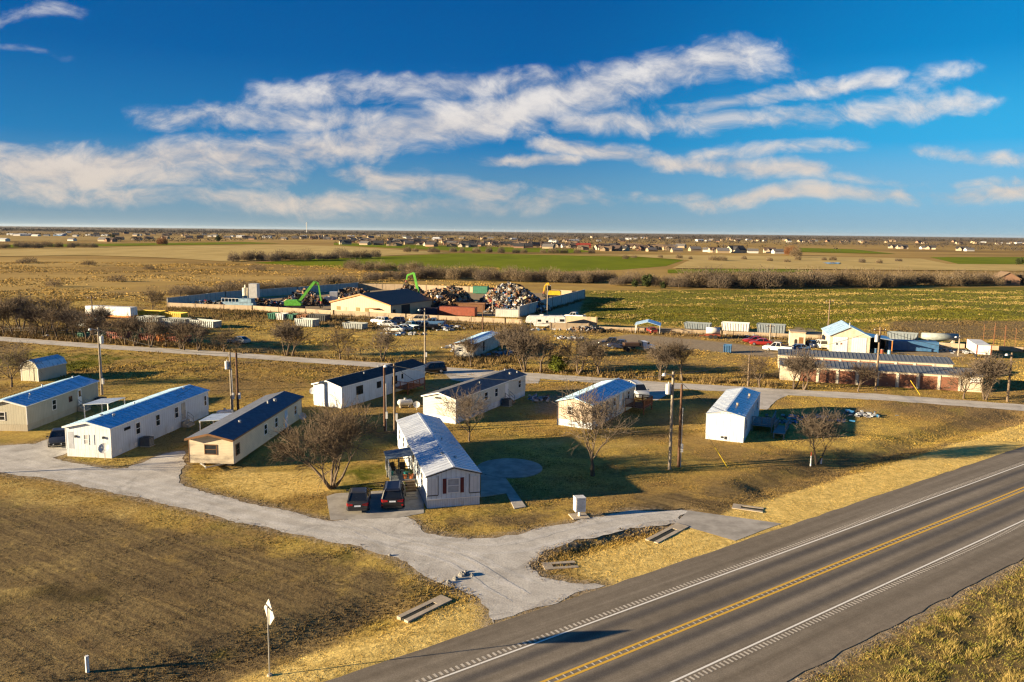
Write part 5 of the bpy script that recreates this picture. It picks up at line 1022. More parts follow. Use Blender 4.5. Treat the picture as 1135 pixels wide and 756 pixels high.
def rolloff(label, a, b, m, Wd=2.4, H=None, ytop=None, slope=.4, group='skip bins in the work yards', name='skip_bin'):
    A, an, L = rect(a, b); H = H or hgt((A + W(*b)) / 2, ytop); r = thing(name, label, 'skip bin', A, an, group); t = .08; s = MB()
    s.prism([(slope, .12), (L - slope * .3, .12), (L, H), (0, H)], 'y', 0, t); s.prism([(slope, .12), (L - slope * .3, .12), (L, H), (0, H)], 'y', Wd - t, Wd); s.add([(slope, t, .12), (0, t, H), (0, Wd - t, H), (slope, Wd - t, .12), (slope + t, t, .2), (t, t, H), (t, Wd - t, H), (slope + t, Wd - t, .2)], [(0, 1, 2, 3), (4, 7, 6, 5), (1, 5, 6, 2)])
    s.box(L - t - .02, t, .14, L - .02, Wd - t, H - .02); s.box(slope, t, .12, L - t - .03, Wd - t, .2); s.build('hopper', m, r); n = max(3, int(L / .62)); s = MB()
    for k in range(n + 1): x = .03 + (L - .18) * k / n; xb = slope + .03 + (L - slope * 1.3 - .18) * k / n; [s.bar((xb + .05, y, .14), (x + .05, y, H), .12, .10) for y in (-.05, Wd + .05)]
    s.box(0, -.07, H - .06, L, -.0, H + .08); s.box(0, Wd, H - .06, L, Wd + .07, H + .08); s.build('rib', m, r); s = MB(); s.box(slope + .1, .4, -.02, L - .2, .55, .118); s.box(slope + .1, Wd - .55, -.02, L - .2, Wd - .4, .118); s.build('skid', C_blk, r)
for lab, a, b, m, yt in (('grey ribbed skip bin right of the carport, leftmost of three by the low wall', (757.5, 364.5), (787, 366.2), C_grey, 358.5), ('white ribbed skip bin between the two grey ones by the low wall', (799, 366.6), (830, 368.2), C_white, 358.3), ('grey-green ribbed skip bin beside the pale pole, rightmost of three by the low wall', (838, 369), (870, 370.8), C_grey, 360), ('grey ribbed skip bin behind the workshop lean-to', (982.5, 376.5), (1016.5, 379), C_grey, 369.5),
                         ('yellow ribbed skip bin nearest the white trailer', (152.5, 352.6), (177, 353.5), C_yel, 345), ('yellow ribbed skip bin right of the wide bare tree, dark at its right end', (179.5, 353.5), (201, 354.6), C_yel, 347), ('long grey bin in front of the yellow bins', (152, 357), (176, 358), C_stl, 351.2), ('grey ribbed bin below the right yellow bin', (180, 359), (206, 360), C_stl, 353.5), ('pale grey ribbed bin at the front of the stacked grey bins', (174, 362.5), (198, 364), C_stl, 357.5), ('pale grey ribbed bin standing apart at the right of the yellow bins', (210, 362), (237, 364.3), C_stl, 355.5),
                         ('rust-red bin behind the bare tree row, left of the others', (118, 375.5), (136, 377), C_red, 368.5), ('dark red bin behind the bare tree row, in the middle', (154, 377.5), (171, 378.8), C_red, 370), ('bright orange bin behind the bare tree row', (173.5, 379), (183.5, 380), C_or, 371), ('dark rust bin right of the orange bin behind the tree row', (186, 380), (204, 381), C_red, 373.5), ('long dark grey bin behind the tree row at the left', (75, 361), (98, 363), C_stl, 353.5), ('small green bin beside the gravel road at the far left', (86.5, 375.8), (92.5, 376.2), C_green, 369.5),
                         ('dark green skip bin at the left of the row of coloured bins', (296.5, 354.3), (304.5, 354.6), C_green, 347.6), ('white skip bin between two green ones in the row of coloured bins', (305.5, 354.8), (314.5, 355.2), C_white, 347.8), ('pale green skip bin right of the white one in the coloured row', (316.5, 355), (325, 355.4), C_green, 348.8), ('brown skip bin in the row of coloured bins', (328, 355.3), (339.5, 355.8), C_brn, 349.5), ('black skip bin at the right end of the coloured row', (341, 355.8), (361, 356.8), C_blk, 349.2),
                         ('grey ribbed container in the grass before the coloured row', (326.5, 361.5), (347, 363), C_stl, 354), ('low grey ribbed bin in the grass left of the junk cars', (379.5, 364.3), (402, 365.6), C_stl, 358.5), ('small blue bin standing alone on the yard track', (801.5, 391), (810.5, 391.5), C_blue, 383)):
    rolloff(lab, a, b, m, 2.4 if 'small' not in lab else 1.6, None, yt, .35 if 'small' not in lab else .05)
def container(label, a, b, m, Wd, yt, name='shipping_container', corr=True, trim=None, roof=None):
    A, an, L = rect(a, b); H = hgt((A + W(*b)) / 2, yt); r = thing(name, label, 'container', A, an); s = MB(); s.box(0, 0, .15, L, Wd, H); s.build('body', m, r); [MB().box(x - .01, y, 0, x + .13, y + .12, H + .02).build('corner_post', trim or m, r) for x in (0, L - .12) for y in (-.02, Wd - .1)]
    if roof: s = MB(); s.prism([(-.1, H + .025), (L + .1, H + .025), (L + .1, H + .12), (-.1, H + .12)], 'y', -.3, Wd + .3); s.build('roof', roof, r)
    s = MB(); s.box(L + .004, .1, .3, L + .05, Wd / 2 - .03, H - .1); s.build('door', m, r); s = MB(); s.box(L + .004, Wd / 2 + .03, .3, L + .05, Wd - .1, H - .1); s.build('door', m, r); return r
def semi_trailer(label, a, b, yt, m, sk, trim=None, Wd=2.5):
    A, an, L = rect(a, b); H = hgt((A + W(*b)) / 2, yt); r = thing('box_trailer', label, 'trailer', A, an); z = max(.6, H * .32); s = MB(); s.box(0, 0, z, L, Wd, H); s.build('body', m, r)
    if sk: s = MB(); s.box(.1, .02, z - .45, L - .02, Wd - .02, z - .004); s.build('side_rail', sk, r)
    if trim:
        for x in (-.012, L - .17):
            for y in (-.012, Wd - .17): MB().box(x, y, z - .01, x + .182, y + .182, H + .012).build('red_trim', trim, r)
    for y in (.15, Wd - .4):
        for x in (L * .78, L * .88) if L > 8 else (L * .5,): s = MB(); s.cyl((x, y, .45), (x, y + .25, .45), .45, .45, 12); s.build('wheel', M_tyre, r)
        s = MB(); s.box(L * .15, y + .05, -.02, L * .15 + .12, y + .17, z - .46 if sk else z - .004); s.build('landing_leg', M_galv, r)
    return r
T_white = siding('trailer_white', (.72, .71, .68), .9, True, .3, dirt=.4)
semi_trailer('long white box trailer with an orange lower rail behind the tree row', (95, 352.6), (145, 354.8), 340, T_white, C_or); semi_trailer('short white box trailer with red edges on the right work yard', (1070.5, 389.5), (1081.5, 397.2), 379, T_white, None, C_red, 2.5)
container('red shipping container with a flat roof in the scrap yard', (487, 349.5), (526, 351), C_red, 2.5, 340.5); container('grey corrugated container behind the front yard wall', (549, 351.5), (577, 352.5), M_corr('corrugated_grey', (.50, .49, .45)), 2.6, 343.3); container('tan-roofed rusty container behind the red one', (500, 345.5), (537, 346.5), C_brn, 2.5, 336.5, roof=mat('rust_roof', (.36, .17, .07), .8)); container('dark blue container beside the tan metal building', (466, 348.5), (484, 349.2), CP['navy'], 2.5, 341.5); container('dark green container between the two scrap heaps', (524, 325.5), (540, 326), C_green, 2.5, 317.5)
container('blue storage container under the workshop eave at the right', (984, 388.5), (1040, 391), C_blue, 2.6, 378.5, 'long_container')
# concrete panel walls of the scrap yard
M_panel = siding('tilt_panel', (.40, .305, .20), 3.2, True, .6, .1, .85, .25); M_panelg = siding('grey_panel', (.42, .41, .38), 3.0, True, .6, .12, .85, .3)
def wall(label, pts, h, m, t=.2, cap=False, name='yard_wall'):
    P_ = [W(*p) for p in pts]; r = thing(name, label, 'wall', P_[0])
    for a, b in zip(P_[:-1], P_[1:]):
        d = b - a; n = Vector((-d.y, d.x, 0)).normalized() * t / 2; o = P_[0]; q = [a + n - o, b + n - o, b - n - o, a - n - o]; s = MB(); s.prism([(p.x, p.y) for p in q], 'z', -.2, h); s.build('panel', m, r)
        k = max(1, int(d.length / 8)); s = MB()
        for i in range(k + 1): c = a.lerp(b, i / k) - o; s.box(c.x - .17, c.y - .17, -.1, c.x + .17, c.y + .17, h + .08); 
        s.build('post', m, r)
wall('long low tan concrete wall along the front of the scrap yard', [(186, 340.5), (280, 344), (370, 349.5), (450, 353.5), (560, 359), (578, 360)], 1.35, M_panel); wall('tan concrete wall stub at the right end of the scrap yard front', [(622, 361), (661, 363.5)], 2.6, M_panel); wall('low tan wall in front of the taller wall stub', [(610, 365), (652, 366)], 1.6, M_panel)
wall('long wall in blue shade along the back left of the scrap yard', [(186, 340), (250, 332), (330, 326), (397, 320.5)], 2.6, M_panelg); wall('pale sunlit wall at the back of the scrap yard', [(397, 320.5), (450, 321.5), (520, 324), (560, 326)], 2.2, M_panel); wall('tall grey panel wall along the right side of the scrap yard', [(647.5, 331), (612, 341), (575, 353)], 3.2, M_panelg)
wall('pale low wall at the far right corner of the scrap yard', [(610, 329), (648, 331)], 2.6, M_panel); wall('low pale concrete wall along the right work yard', [(665, 366), (715, 368), (800, 371), (880, 374.5), (985, 380.5), (1070, 386), (1135, 390), (1200, 394)], .9, M_panel)
def fence(label, pts, h, step=3.0):
    P_ = [W(*p) for p in pts]; r = thing('wire_fence', label, 'fence', P_[0]); s = MB(); w_ = []
    for a, b in zip(P_[:-1], P_[1:]):
        k = max(1, int((b - a).length / step))
        for i in range(k + 1): c = a.lerp(b, i / k) - P_[0]; s.box(c.x - .05, c.y - .05, -.1, c.x + .05, c.y + .05, h)
        w_ += [(*(a - P_[0] + Vector((0, 0, z))), *(b - P_[0] + Vector((0, 0, z))), .015, .015) for z in (h * .4, h * .7, h * .97)]
    s.build('fence_posts', M_pole2, r)['kind'] = 'stuff'; V, F = tubes(w_, 3); np_mesh('fence_wires', V, F, M_galv, r)
fence('wire fence with dark posts in front of the scrap yard wall', [(300, 351.5), (380, 355), (470, 359), (560, 364)], 1.9); fence('wire fence along the front edge of the right work yard', [(700, 369.5), (860, 376.5), (985, 383)], 1.5, 4); fence('wire pasture fence behind the tree row at the left', [(-30, 367), (60, 370), (120, 374)], 1.2, 4); fence('short wire fence by the forked bare tree', [(386, 395), (400, 395.5), (440, 391)], 1.3, 2.5)
# tan metal building of the scrap yard
def gable_house(name, label, a, b, D, eave, peak, wm, rm, rz=None, L=None, cat='building', ridge_x=.5, oh=.3):
    A, an, L_ = rect(a, b); L = L or L_; r = thing(name, label, cat, A, an); s = MB(); s.prism([(0, -.1), (L, -.1), (L, eave), (L * ridge_x, peak), (0, eave)], 'y', 0, D); s.build('wall', wm, r); s = MB(); th = .14
    def zz(x): return eave + (peak - eave) * (x / (L * ridge_x) if x < L * ridge_x else (L - x) / (L * (1 - ridge_x)))
    s.prism([(-oh, zz(-oh) + .01), (L * ridge_x, peak + .01), (L + oh, zz(L + oh) + .01), (L + oh, zz(L + oh) + th), (L * ridge_x, peak + th + .01), (-oh, zz(-oh) + th)], 'y', -oh, D + oh); s.build('roof', rm, r); return r, L
S_tanm = siding('tan_metal', (.60, .42, .25), .6, True, .4, .06, .6, .15); R_brn = mat('brown_metal_roof', (.13, .085, .06), .55, .2, dirt=.1)
off, L_ = gable_house('metal_building', 'tan metal building with a dark brown roof and orange trim in the scrap yard', (367, 347.6), (433, 352.3), 22.0, 3.3, 5.9, S_tanm, R_brn)
M_ortrim = mat('orange_trim', (.55, .22, .05), .6)
s = MB(); s.bar((-.3, -.33, 3.2), (L_ / 2, -.33, 5.72), .05, .28); s.bar((L_ / 2, -.33, 5.72), (L_ + .3, -.33, 3.2), .05, .28); s.build('trim', M_ortrim, off)
for x in (2.0, 8.6, 11.6): s = MB(); s.box(x, -.06, 1.2, x + 1.3, -.004, 2.2); s.build('window', mat('amber_pane', (.20, .15, .05), .3), off)
s = MB(); s.box(4.6, -.06, 0, 5.5, -.004, 2.1); s.build('door', mat('tan_door', (.40, .30, .2), .6), off)
s = MB(); s.box(13.6, -1.2, 0, 16.0, -.004, .9); s.build('porch_wall', C_yel, off); s = MB(); s.box(13.2, -1.4, 2.2, 16.4, -.01, 2.35); s.build('awning', M_brown, off)
s = MB(); s.box(L_ + .004, 5.0, 0, L_ + .06, 9.0, 3.0); s.build('roller_door', M_dark, off); s = MB(); s.box(L_ + .004, 1.0, 1.0, L_ + .05, 2.2, 2.1); s.build('window', M_glass, off)
# storage units: two long low buildings
S_stor = siding('cream_rib_metal', (.62, .52, .38), .3, True, .5, .06, .6, .2); R_stor = metal_roof('grey_ribbed_roof', (.17, .185, .20), .55, .25, .25); M_door = siding('brown_roller_door', (.27, .115, .065), .16, False, .7, .08, .6, .1)
def storage(label, A, an, L, D, eave, rise, doors):
    r = thing('storage_building', label, 'storage units', A, an); s = MB(); s.prism([(0, -.1), (D, -.1), (D, eave), (D / 2, eave + rise), (0, eave)], 'x', 0, L); s.build('wall', S_stor, r); s = MB(); th = .08; e = .12
    s.prism([(-e, eave - .02), (D / 2, eave + rise + .01), (D + e, eave - .02), (D + e, eave + th), (D / 2, eave + rise + th + .01), (-e, eave + th)], 'x', -.15, L + .15); k = .1
    while k < L: [s.bar((k, -e, eave + th + .01), (k, D / 2, eave + rise + th + .02), .09, .07), s.bar((k, D + e, eave + th + .01), (k, D / 2, eave + rise + th + .02), .09, .07)]; k += .62
    s.build('roof', R_stor, r)
    for x in doors:
        s = MB(); s.box(x, -.03, 0, x + 2.3, -.004, 2.02); d = s.build('roller_door', M_door, r); s = MB(); s.box(x + 1.05, -.06, .5, x + 1.25, -.031, .56); s.build('handle', M_galv, d)
    for x in [q - .36 for q in doors] + [doors[-1] + 2.42]: s = MB(); s.box(x, -.10, 0, x + .24, -.004, eave - .12); s.build('door_jamb', mat('cream_trim', (.66, .60, .48), .6), r)
    return r
A, an, L_ = rect((864, 421), (1088, 435)); doors = [3.1 + 2.86 * k for k in range(8)]
st = storage('front row of cream storage units with brown roller doors and a small white sign', A, an, L_, 7.0, 2.35, .55, doors)
s = MB(); s.box(27.0, -.06, 1.35, 28.4, -.004, 2.1); sg = s.build('sign', M_white, st); s = MB(); s.box(27.1, -.075, 1.42, 28.3, -.061, 1.5); s.build('sign_band', C_red, sg)
n_ = Vector((-math.sin(an), math.cos(an), 0)); storage('rear row of cream storage units behind the front row', A + n_ * 11.5, an, 27.0, 7.0, 2.35, .55, [1.6 + 2.86 * k for k in range(8)])
# workshop, lean-to, small shed
ws, L_ = gable_house('workshop', 'tan workshop with two white doors and a metal roof behind the storage units', (919, 389.5), (963.5, 391.5), 12, 3.2, 5.0, mat('tan_stucco', (.60, .50, .38), .8, dirt=.2), R_ltb, oh=.25)
for x in (.6, L_ / 2 + .35): s = MB(); s.box(x, -.06, 0, x + L_ / 2 - 1.0, -.004, 3.0); s.build('door', S_white, ws)
s = MB(); s.cyl((L_ * .48, .4, 5.0), (L_ * .48, .4, 5.9), .14); s.build('flue', M_galv, ws)
for k, (x, z) in enumerate(((1.2, 1.4), (2.0, 1.5))): s = MB(); s.box(x, -.09, z, x + .3, -.062, z + .35); s.build('notice', (C_blk, C_brn)[k], ws)
lt = thing('lean_to', 'lean-to carport with a pale metal roof on the right of the workshop', 'lean-to', at(ws, L_ + .06, .4), ws.rotation_euler.z); s = MB(); s.prism([(0, 3.15), (4.2, 2.6), (4.2, 2.7), (0, 3.25)], 'y', 0, 7); s.build('roof', R_galv, lt)
for y in (.2, 6.8): s = MB(); s.bar((4.1, y, -.1), (4.1, y, 2.6), .15); s.build('post', M_ortrim, lt)
s = MB(); s.box(.1, 6.9, 0, 4.1, 7.0, 2.55); s.build('back_wall', M_dark, lt)
for k, (x, y, m, lab) in enumerate(((2.2, -.6, C_red, 'red barrel under the lean-to'), (1.2, .4, C_blue, 'blue barrel under the lean-to'), (3.4, -1.2, mat('pale_blue_plastic', (.2, .4, .55), .5), 'pale blue barrel at the edge of the lean-to'))):
    t = thing('barrel', lab, 'barrel', at(lt, x, y)); MB().cyl((0, 0, 0), (0, 0, .9), .3, .3, 14).build('drum', m, t); MB().cyl((0, 0, .901), (0, 0, .93), .31, .31, 14).build('lid', M_galv, t)
A, an, L_ = rect((875, 384.5), (892, 385.3)); r = thing('flat_roofed_shed', 'small flat-roofed tan shed with a brown door left of the workshop', 'shed', A, an); s = MB(); s.box(0, 0, -.1, L_, 4, 3.0); s.build('wall', mat('tan_stucco', (.60, .50, .38), .8), r); s = MB(); s.prism([(-.1, 3.01), (L_ + .1, 3.01), (L_ + .1, 3.15), (-.1, 3.3)], 'y', -.15, 4.15); s.build('roof', M_panel, r); s = MB(); s.box(L_ * .58, -.05, 0, L_ * .86, -.004, 2.1); s.build('door', M_brown, r); s = MB(); s.prism([(L_ * .3, .6), (L_ * .48, .6), (L_ * .48, 1.5), (L_ * .39, 1.75), (L_ * .3, 1.5)], 'y', -.04, -.004); s.build('arched_opening', M_dark, r)
# carport
A, an, L_ = rect((704, 369.5), (731, 370.5)); r = thing('carport', 'open carport with a pale blue metal roof in the right work yard', 'carport', A, an); s = MB(); s.prism([(-.2, 1.9), (L_ / 2, 2.7), (L_ + .2, 1.9), (L_ + .2, 1.98), (L_ / 2, 2.8), (-.2, 1.98)], 'y', -.2, 6); s.build('roof', R_ltb, r)
for x in (0, L_):
    for y in (0, 2.9, 5.8): s = MB(); s.bar((x, y, -.1), (x, y, 1.95), .1); s.build('post', M_white, r)
# abandoned trailer home
S_old = siding('stained_siding', (.50, .47, .40), .3, True, .6, .2, .7, .8); hX, aX = home('abandoned white trailer home with a sagging roof behind the bare trees', (525, 397), (574, 374), 3.8, 17, 2.5, .35, S_old, R_ltb, M_brown, .3, S_old, ribs=.8); window(hX, 'F', -2.6, .7, 1.1, 1.9, M_white); door(hX, 'R', 6, .8, .5, 2.3, M_dark); window(hX, 'F', -1.0, .6, 1.1, 1.9, M_brown)
# camper trailer with a raised nose
def camper():
    A, an, L = rect((582, 363.5), (627, 364.5)); r = thing('camper_trailer', 'white fifth-wheel camper with grey swirls in front of the scrap yard wall', 'camper', A, an); m = mat('camper_white', (.70, .68, .64), .45, dirt=.25); H = 3.0
    s = MB(); s.prism([(2.2, .5), (L - .3, .5), (L, .9), (L - .2, H - .2), (L - .6, H), (.9, H - .1), (.25, H - .5), (0, 1.6), (.3, 1.3), (1.9, 1.25)], 'y', 0, 2.45); s.build('body', m, r)
    for x, w_, z0, z1 in ((3.0, .8, 1.6, 2.1), (5.0, .5, 1.4, 1.9), (8.3, 1.1, 1.7, 2.3)):
        if x + w_ < L - .3: s = MB(); s.box(x, -.03, z0, x + w_, -.004, z1); s.build('window', M_glass, r)
    s = MB(); s.box(6.3, -.035, .6, 7.0, -.004, 2.5); s.build('door', M_white, r); g_ = mat('grey_decal', (.30, .29, .28), .5)
    for k in range(3): s = MB(); s.prism([(2.4 + k * 1.4, .9 + .1 * k), (3.0 + k * 1.4, .95), (5.0 + k * 1.2, 1.25 + .15 * k), (4.4 + k * 1.2, 1.35 + .15 * k)], 'y', -.018, -.003); s.build('swirl_decal', g_, r)
    for x in (L * .58, L * .68): s = MB(); s.cyl((x, -.02, .38), (x, .25, .38), .38, .38, 12); s.build('wheel', M_tyre, r)
    for y in (.3, 2.0): s = MB(); s.box(1.2, y, -.02, 1.35, y + .15, 1.3); s.build('landing_leg', M_galv, r)
    s = MB(); s.box(L * .35, .8, H - .02, L * .35 + .9, 1.6, H + .25); s.build('roof_unit', M_white, r)
camper()
# tank on a red trailer; horizontal tank; pipe racks
r = thing('tank_trailer', 'white tank on a small red trailer in the right work yard', 'tank trailer', W(790, 375), R(-12)); s = MB(); s.cyl((-1.5, 0, 1.75), (1.5, 0, 1.75), .72, .72, 16); s.build('tank', C_white, r, True); s = MB(); s.box(-1.6, -.7, .6, 1.6, .7, .95); s.bar((-1.6, 0, .7), (-3.0, 0, .5), .12); s.build('frame', C_red, r)
for sy in (-1, 1):
    for x in (-.5, .5): s = MB(); s.cyl((x, sy * .7, .42), (x, sy * .95, .42), .42, .42, 12); s.build('wheel', M_tyre, r)
r = thing('storage_tank', 'long pale horizontal tank on stands near the right edge of the work yard', 'tank', W(1041, 381), R(-12)); s = MB(); s.cyl((-3.6, 0, 1.5), (3.6, 0, 1.5), .8, .8, 18); s.build('tank', mat('pale_tank', (.30, .33, .31), .5), r, True)
for x in (-2.6, 2.6): s = MB(); s.box(x - .2, -.8, -.05, x + .2, .8, .9); s.build('stand', M_conc2, r)
for k, (x, y, h) in enumerate(((1089, 387, 5.2), (1101, 387.5, 5.6), (1113, 388, 5.0))):
    r = thing('pipe_rack', ('rusty pipe rack behind the red-edged trailer', 'rusty pipe rack, middle of the three by the dirt arena', 'rusty pipe rack nearest the right edge by the dirt arena')[k], 'pipe rack', W(x, y), R(-14), 'pipe racks by the dirt arena'); 
    for xx in (0, 1.9): s = MB(); s.cyl((xx, 0, -.1), (xx, 0, h - xx * .2), .05, .05, 6); s.build('upright', C_brn, r)
    for z in (h * .5, h * .8): s = MB(); s.bar((-.6, 0, z), (2.4, 0, z), .05); s.build('crossbar', C_brn, r)
# machines in the scrap yard
M_lime = mat('lime_machine', (.15, .50, .06), .45, dirt=.3); M_yelm = mat('yellow_machine', (.62, .38, .02), .45)
def handler(label, px, rz, m, joints, sc=1.0, name='material_handler', cat='material handler', z=0):
    """machine on wheels: slewing body, cab, boom, stick and claw; joints in local (y forward, z)"""
    r = thing(name, label, cat, W(*px) + Vector((0, 0, z)), rz); s = MB(); s.box(-1.3, -2.4, .7, 1.3, 2.4, 1.2); s.build('undercarriage', C_blk, r)
    for sx in (-1, 1):
        for y in (-1.8, 1.8): s = MB(); s.cyl((sx * 1.0, y, .6), (sx * 1.45, y, .6), .6, .6, 14); s.build('wheel', M_tyre, r)
    s = MB(); s.prism([(-3.0, 1.35), (1.6, 1.35), (1.6, 2.0), (.6, 2.9), (-2.6, 2.9), (-3.0, 2.6)], 'x', -1.4, 1.4); s.build('slewing_body', m, r); s = MB(); s.cyl((0, 0, 1.2), (0, 0, 1.35), 1.0, 1.0, 16); s.build('turntable', C_blk, r)
    s = MB(); s.prism([(.3, 2.91), (1.9, 2.91), (1.9, 3.6), (1.5, 4.6), (.4, 4.6)], 'x', -1.35, -.2); s.build('cab', M_cglass, r)
    for k, (a, b, w_) in enumerate(zip(joints[:-1], joints[1:], (.75, .55, .4))):
        s = MB(); s.bar((.5, a[0], a[1]), (.5, b[0], b[1]), w_ * .7, w_); s.build('boom' if k == 0 else 'stick', m, r)
    y, z_ = joints[-1]; s = MB(); s.cyl((.5, y, z_), (.5, y, z_ - .7), .25, .35, 8); cl_ = s.build('claw', C_red, r)
    for k in range(5): a = k * 2 * PI / 5; s = MB(); s.bar((.5 + .25 * math.cos(a), y + .25 * math.sin(a), z_ - .7), (.5 + .8 * math.cos(a), y + .8 * math.sin(a), z_ - 1.3), .15); s.bar((.5 + .8 * math.cos(a), y + .8 * math.sin(a), z_ - 1.3), (.5 + .2 * math.cos(a), y + .2 * math.sin(a), z_ - 2.0), .13); s.build('claw_tine', C_blk, cl_)
    s = MB(); a, b = joints[0], joints[1]; s.bar((.5, a[0] + .9, a[1] - .5), (.5, (a[0] + b[0]) / 2 + .2, (a[1] + b[1]) / 2 - .2), .18); s.build('boom_cylinder', M_galv, r); return r
handler('lime green material handler left of the tan metal building', (328, 343.5), R(-86), M_lime, [(1.0, 2.4), (5.6, 8.2), (6.6, 7.6), (7.3, 2.6)]); handler('lime green material handler rising behind the scrap heaps', (465, 336), R(86), M_lime, [(.4, 3.2), (1.9, 9.6), (4.0, 8.8), (4.3, 7.3)]); handler('yellow excavator behind the mixed scrap heap', (612, 331), R(80), M_yelm, [(.6, 2.4), (1.7, 5.4), (2.8, 4.2), (3.1, 2.4)], name='excavator', cat='excavator')
def semi_tractor():
    r = thing('semi_tractor', 'white road tractor beside the tan metal building', 'truck', W(370, 336), R(100)); s = MB(); s.box(-1.2, -1.2, 1.0, 1.2, 1.2, 3.6); s.loft([[(-.9, 1.2, .9), (.9, 1.2, .9), (.9, 1.2, 2.2), (-.9, 1.2, 2.2)], [(-.8, 3.0, .9), (.8, 3.0, .9), (.75, 3.0, 1.8), (-.75, 3.0, 1.8)]]); s.build('cab', CP['white'], r); s = MB(); s.box(-1.0, 1.201, 2.3, 1.0, 1.24, 3.2); s.build('windscreen', M_cglass, r); s = MB(); s.box(-.5, -4.5, .8, .5, -1.2, 1.05); s.build('chassis', C_blk, r)
    for sx in (-1, 1):
        for y in (-3.8, -2.6, 2.2): s = MB(); s.cyl((sx * .75, y, .5), (sx * 1.15, y, .5), .5, .5, 12); s.build('wheel', M_tyre, r)
semi_tractor()
r = thing('hopper_tower', 'white hopper tower with a smaller bin in the scrap yard', 'hopper tower', W(279, 337)); s = MB(); s.box(-.3, -1.5, 2.0, 2.2, 1.2, 6.3); s.prism([(-.3, 2.0), (2.2, 2.0), (1.5, .9), (.4, .9)], 'y', -1.2, .9); s.build('bin', C_white, r); s = MB(); s.cyl((-1.9, 0, 2.6), (-1.9, 0, 5.0), .85, .85, 14); s.cyl((-1.9, 0, 5.0), (-1.9, 0, 5.9), .3, .2, 8); s.build('small_bin', mat('cream_bin', (.60, .54, .42), .6), r)
for x, y in ((-.2, -1.4), (2.1, -1.4), (-.2, 1.1), (2.1, 1.1), (-2.6, 0), (-1.2, 0)): s = MB(); s.bar((x, y, -.1), (x, y, 2.6 if x < -1 else 2.0), .15); s.build('leg', M_galv, r)
r = thing('baler', 'pale blue baling machine with railings below the white hopper', 'machine', W(272, 340.5), R(-10)); s = MB(); s.box(-7, -1, .3, 3, 1, 1.5); s.box(-1.5, -1.2, 1.5, 2.5, 1.2, 2.6); s.build('body', mat('machine_blue', (.18, .28, .36), .6, var=.3, scale=1), r); s = MB(); [s.bar((x, -1, 1.5), (x, -1, 2.6), .08) for x in np.arange(-7, -1.5, 1.1)]; s.bar((-7, -1, 2.6), (-1.6, -1, 2.6), .08); s.build('railing', M_white, r)
# scrap heaps: uncountable pieces
SCR = [mat('scrap_' + n, c, .7, .2 if n in ('steel', 'rust') else 0, .3, 1) for n, c in (('rust', (.16, .08, .04)), ('dark', (.035, .032, .03)), ('steel', (.30, .29, .28)), ('brown', (.24, .14, .07)), ('white', (.58, .56, .54)), ('red', (.40, .04, .04)), ('blue', (.05, .16, .34)), ('tan', (.40, .29, .16)))]
def heap(label, px, rx, ry, H, n, wts, seed, size=1.0):
    r = np.random.default_rng(seed); c = W(*px); mb = MB(); wts = np.array(wts, float); wts /= wts.sum(); g1 = r.uniform(-.5, .5, (4, 2)); gh = r.uniform(.5, 1.0, 4)
    def hh(a, b): return H * max(0, (1 - (a * a + b * b) ** .95)) * (.72 + .28 * math.sin(3.1 * a + 5 * b + seed))
    rings = []
    for q in np.linspace(1.0, .05, 9): rings.append([(c.x + rx * q * math.cos(t), c.y + ry * q * math.sin(t), hh(q * math.cos(t), q * math.sin(t)) * .93 - .1) for t in np.linspace(0, 2 * PI, 26, endpoint=False)])
    mb.loft(rings, 1)
    for k in range(n):
        a, b = r.uniform(-1, 1, 2)
        if a * a + b * b > 1: continue
        z = hh(a, b); rot = Matrix.Rotation(r.uniform(0, 6.28), 3, 'Z') @ Matrix.Rotation(r.normal(0, .7), 3, 'X') @ Matrix.Rotation(r.normal(0, .7), 3, 'Y'); q = size * r.uniform(.4, 1.3)
        mb.cbox((c.x + a * rx, c.y + b * ry, z + r.uniform(-.1, .35)), (q * r.uniform(.6, 2.2), q * r.uniform(.4, 1.1), q * r.uniform(.15, .7)), int(r.choice(8, p=wts)), rot)
    o = mb.build('scrap_heap', SCR); tag(o, label, 'scrap heap', None, 'stuff')
heap('tall heap of mixed scrap in white, red and blue pieces', (567, 344), 11.5, 9.5, 7.6, 2600, (3, 6, 3, 2.5, 2.2, .9, .9, 1.5), 2, .9); heap('tall brown heap of rusty scrap', (494, 343), 9.5, 8, 7.8, 2000, (4, 7, 1, 4, .1, 0, .1, 1.6), 5, .9); heap('heap of rusty scrap behind the tan metal building', (451, 334), 8, 7, 5.4, 900, (4, 3, 1, 4, .3, 0, 0, 2), 6)
heap('low dark scrap heap with orange pieces beside the left material handler', (336, 337.5), 8, 6, 4.2, 600, (4, 5, 1, 2, .3, .1, .2, 1.5), 7, .8); heap('low scrap heap behind the white road tractor', (393, 331), 9, 6, 3.4, 400, (3, 6, 1, 1, .2, 0, .2, .5), 8); heap('low strip of scrap along the shaded yard wall', (290, 338.8), 9, 3, 1.8, 260, (3, 4, 1.5, 1, .6, .3, 1, 1.5), 9, .8); heap('small dark scrap strip at the left corner of the scrap yard', (235, 339.5), 6, 2.0, 1.6, 160, (2, 5, 1, .5, .5, .5, 1, 0), 10, .8)
heap('low grey heap of brushwood beside the camper', (650, 367.5), 4.5, 1.8, 1.3, 160, (.5, 2, 4, 3, 0, 0, 0, .3), 11, .6)
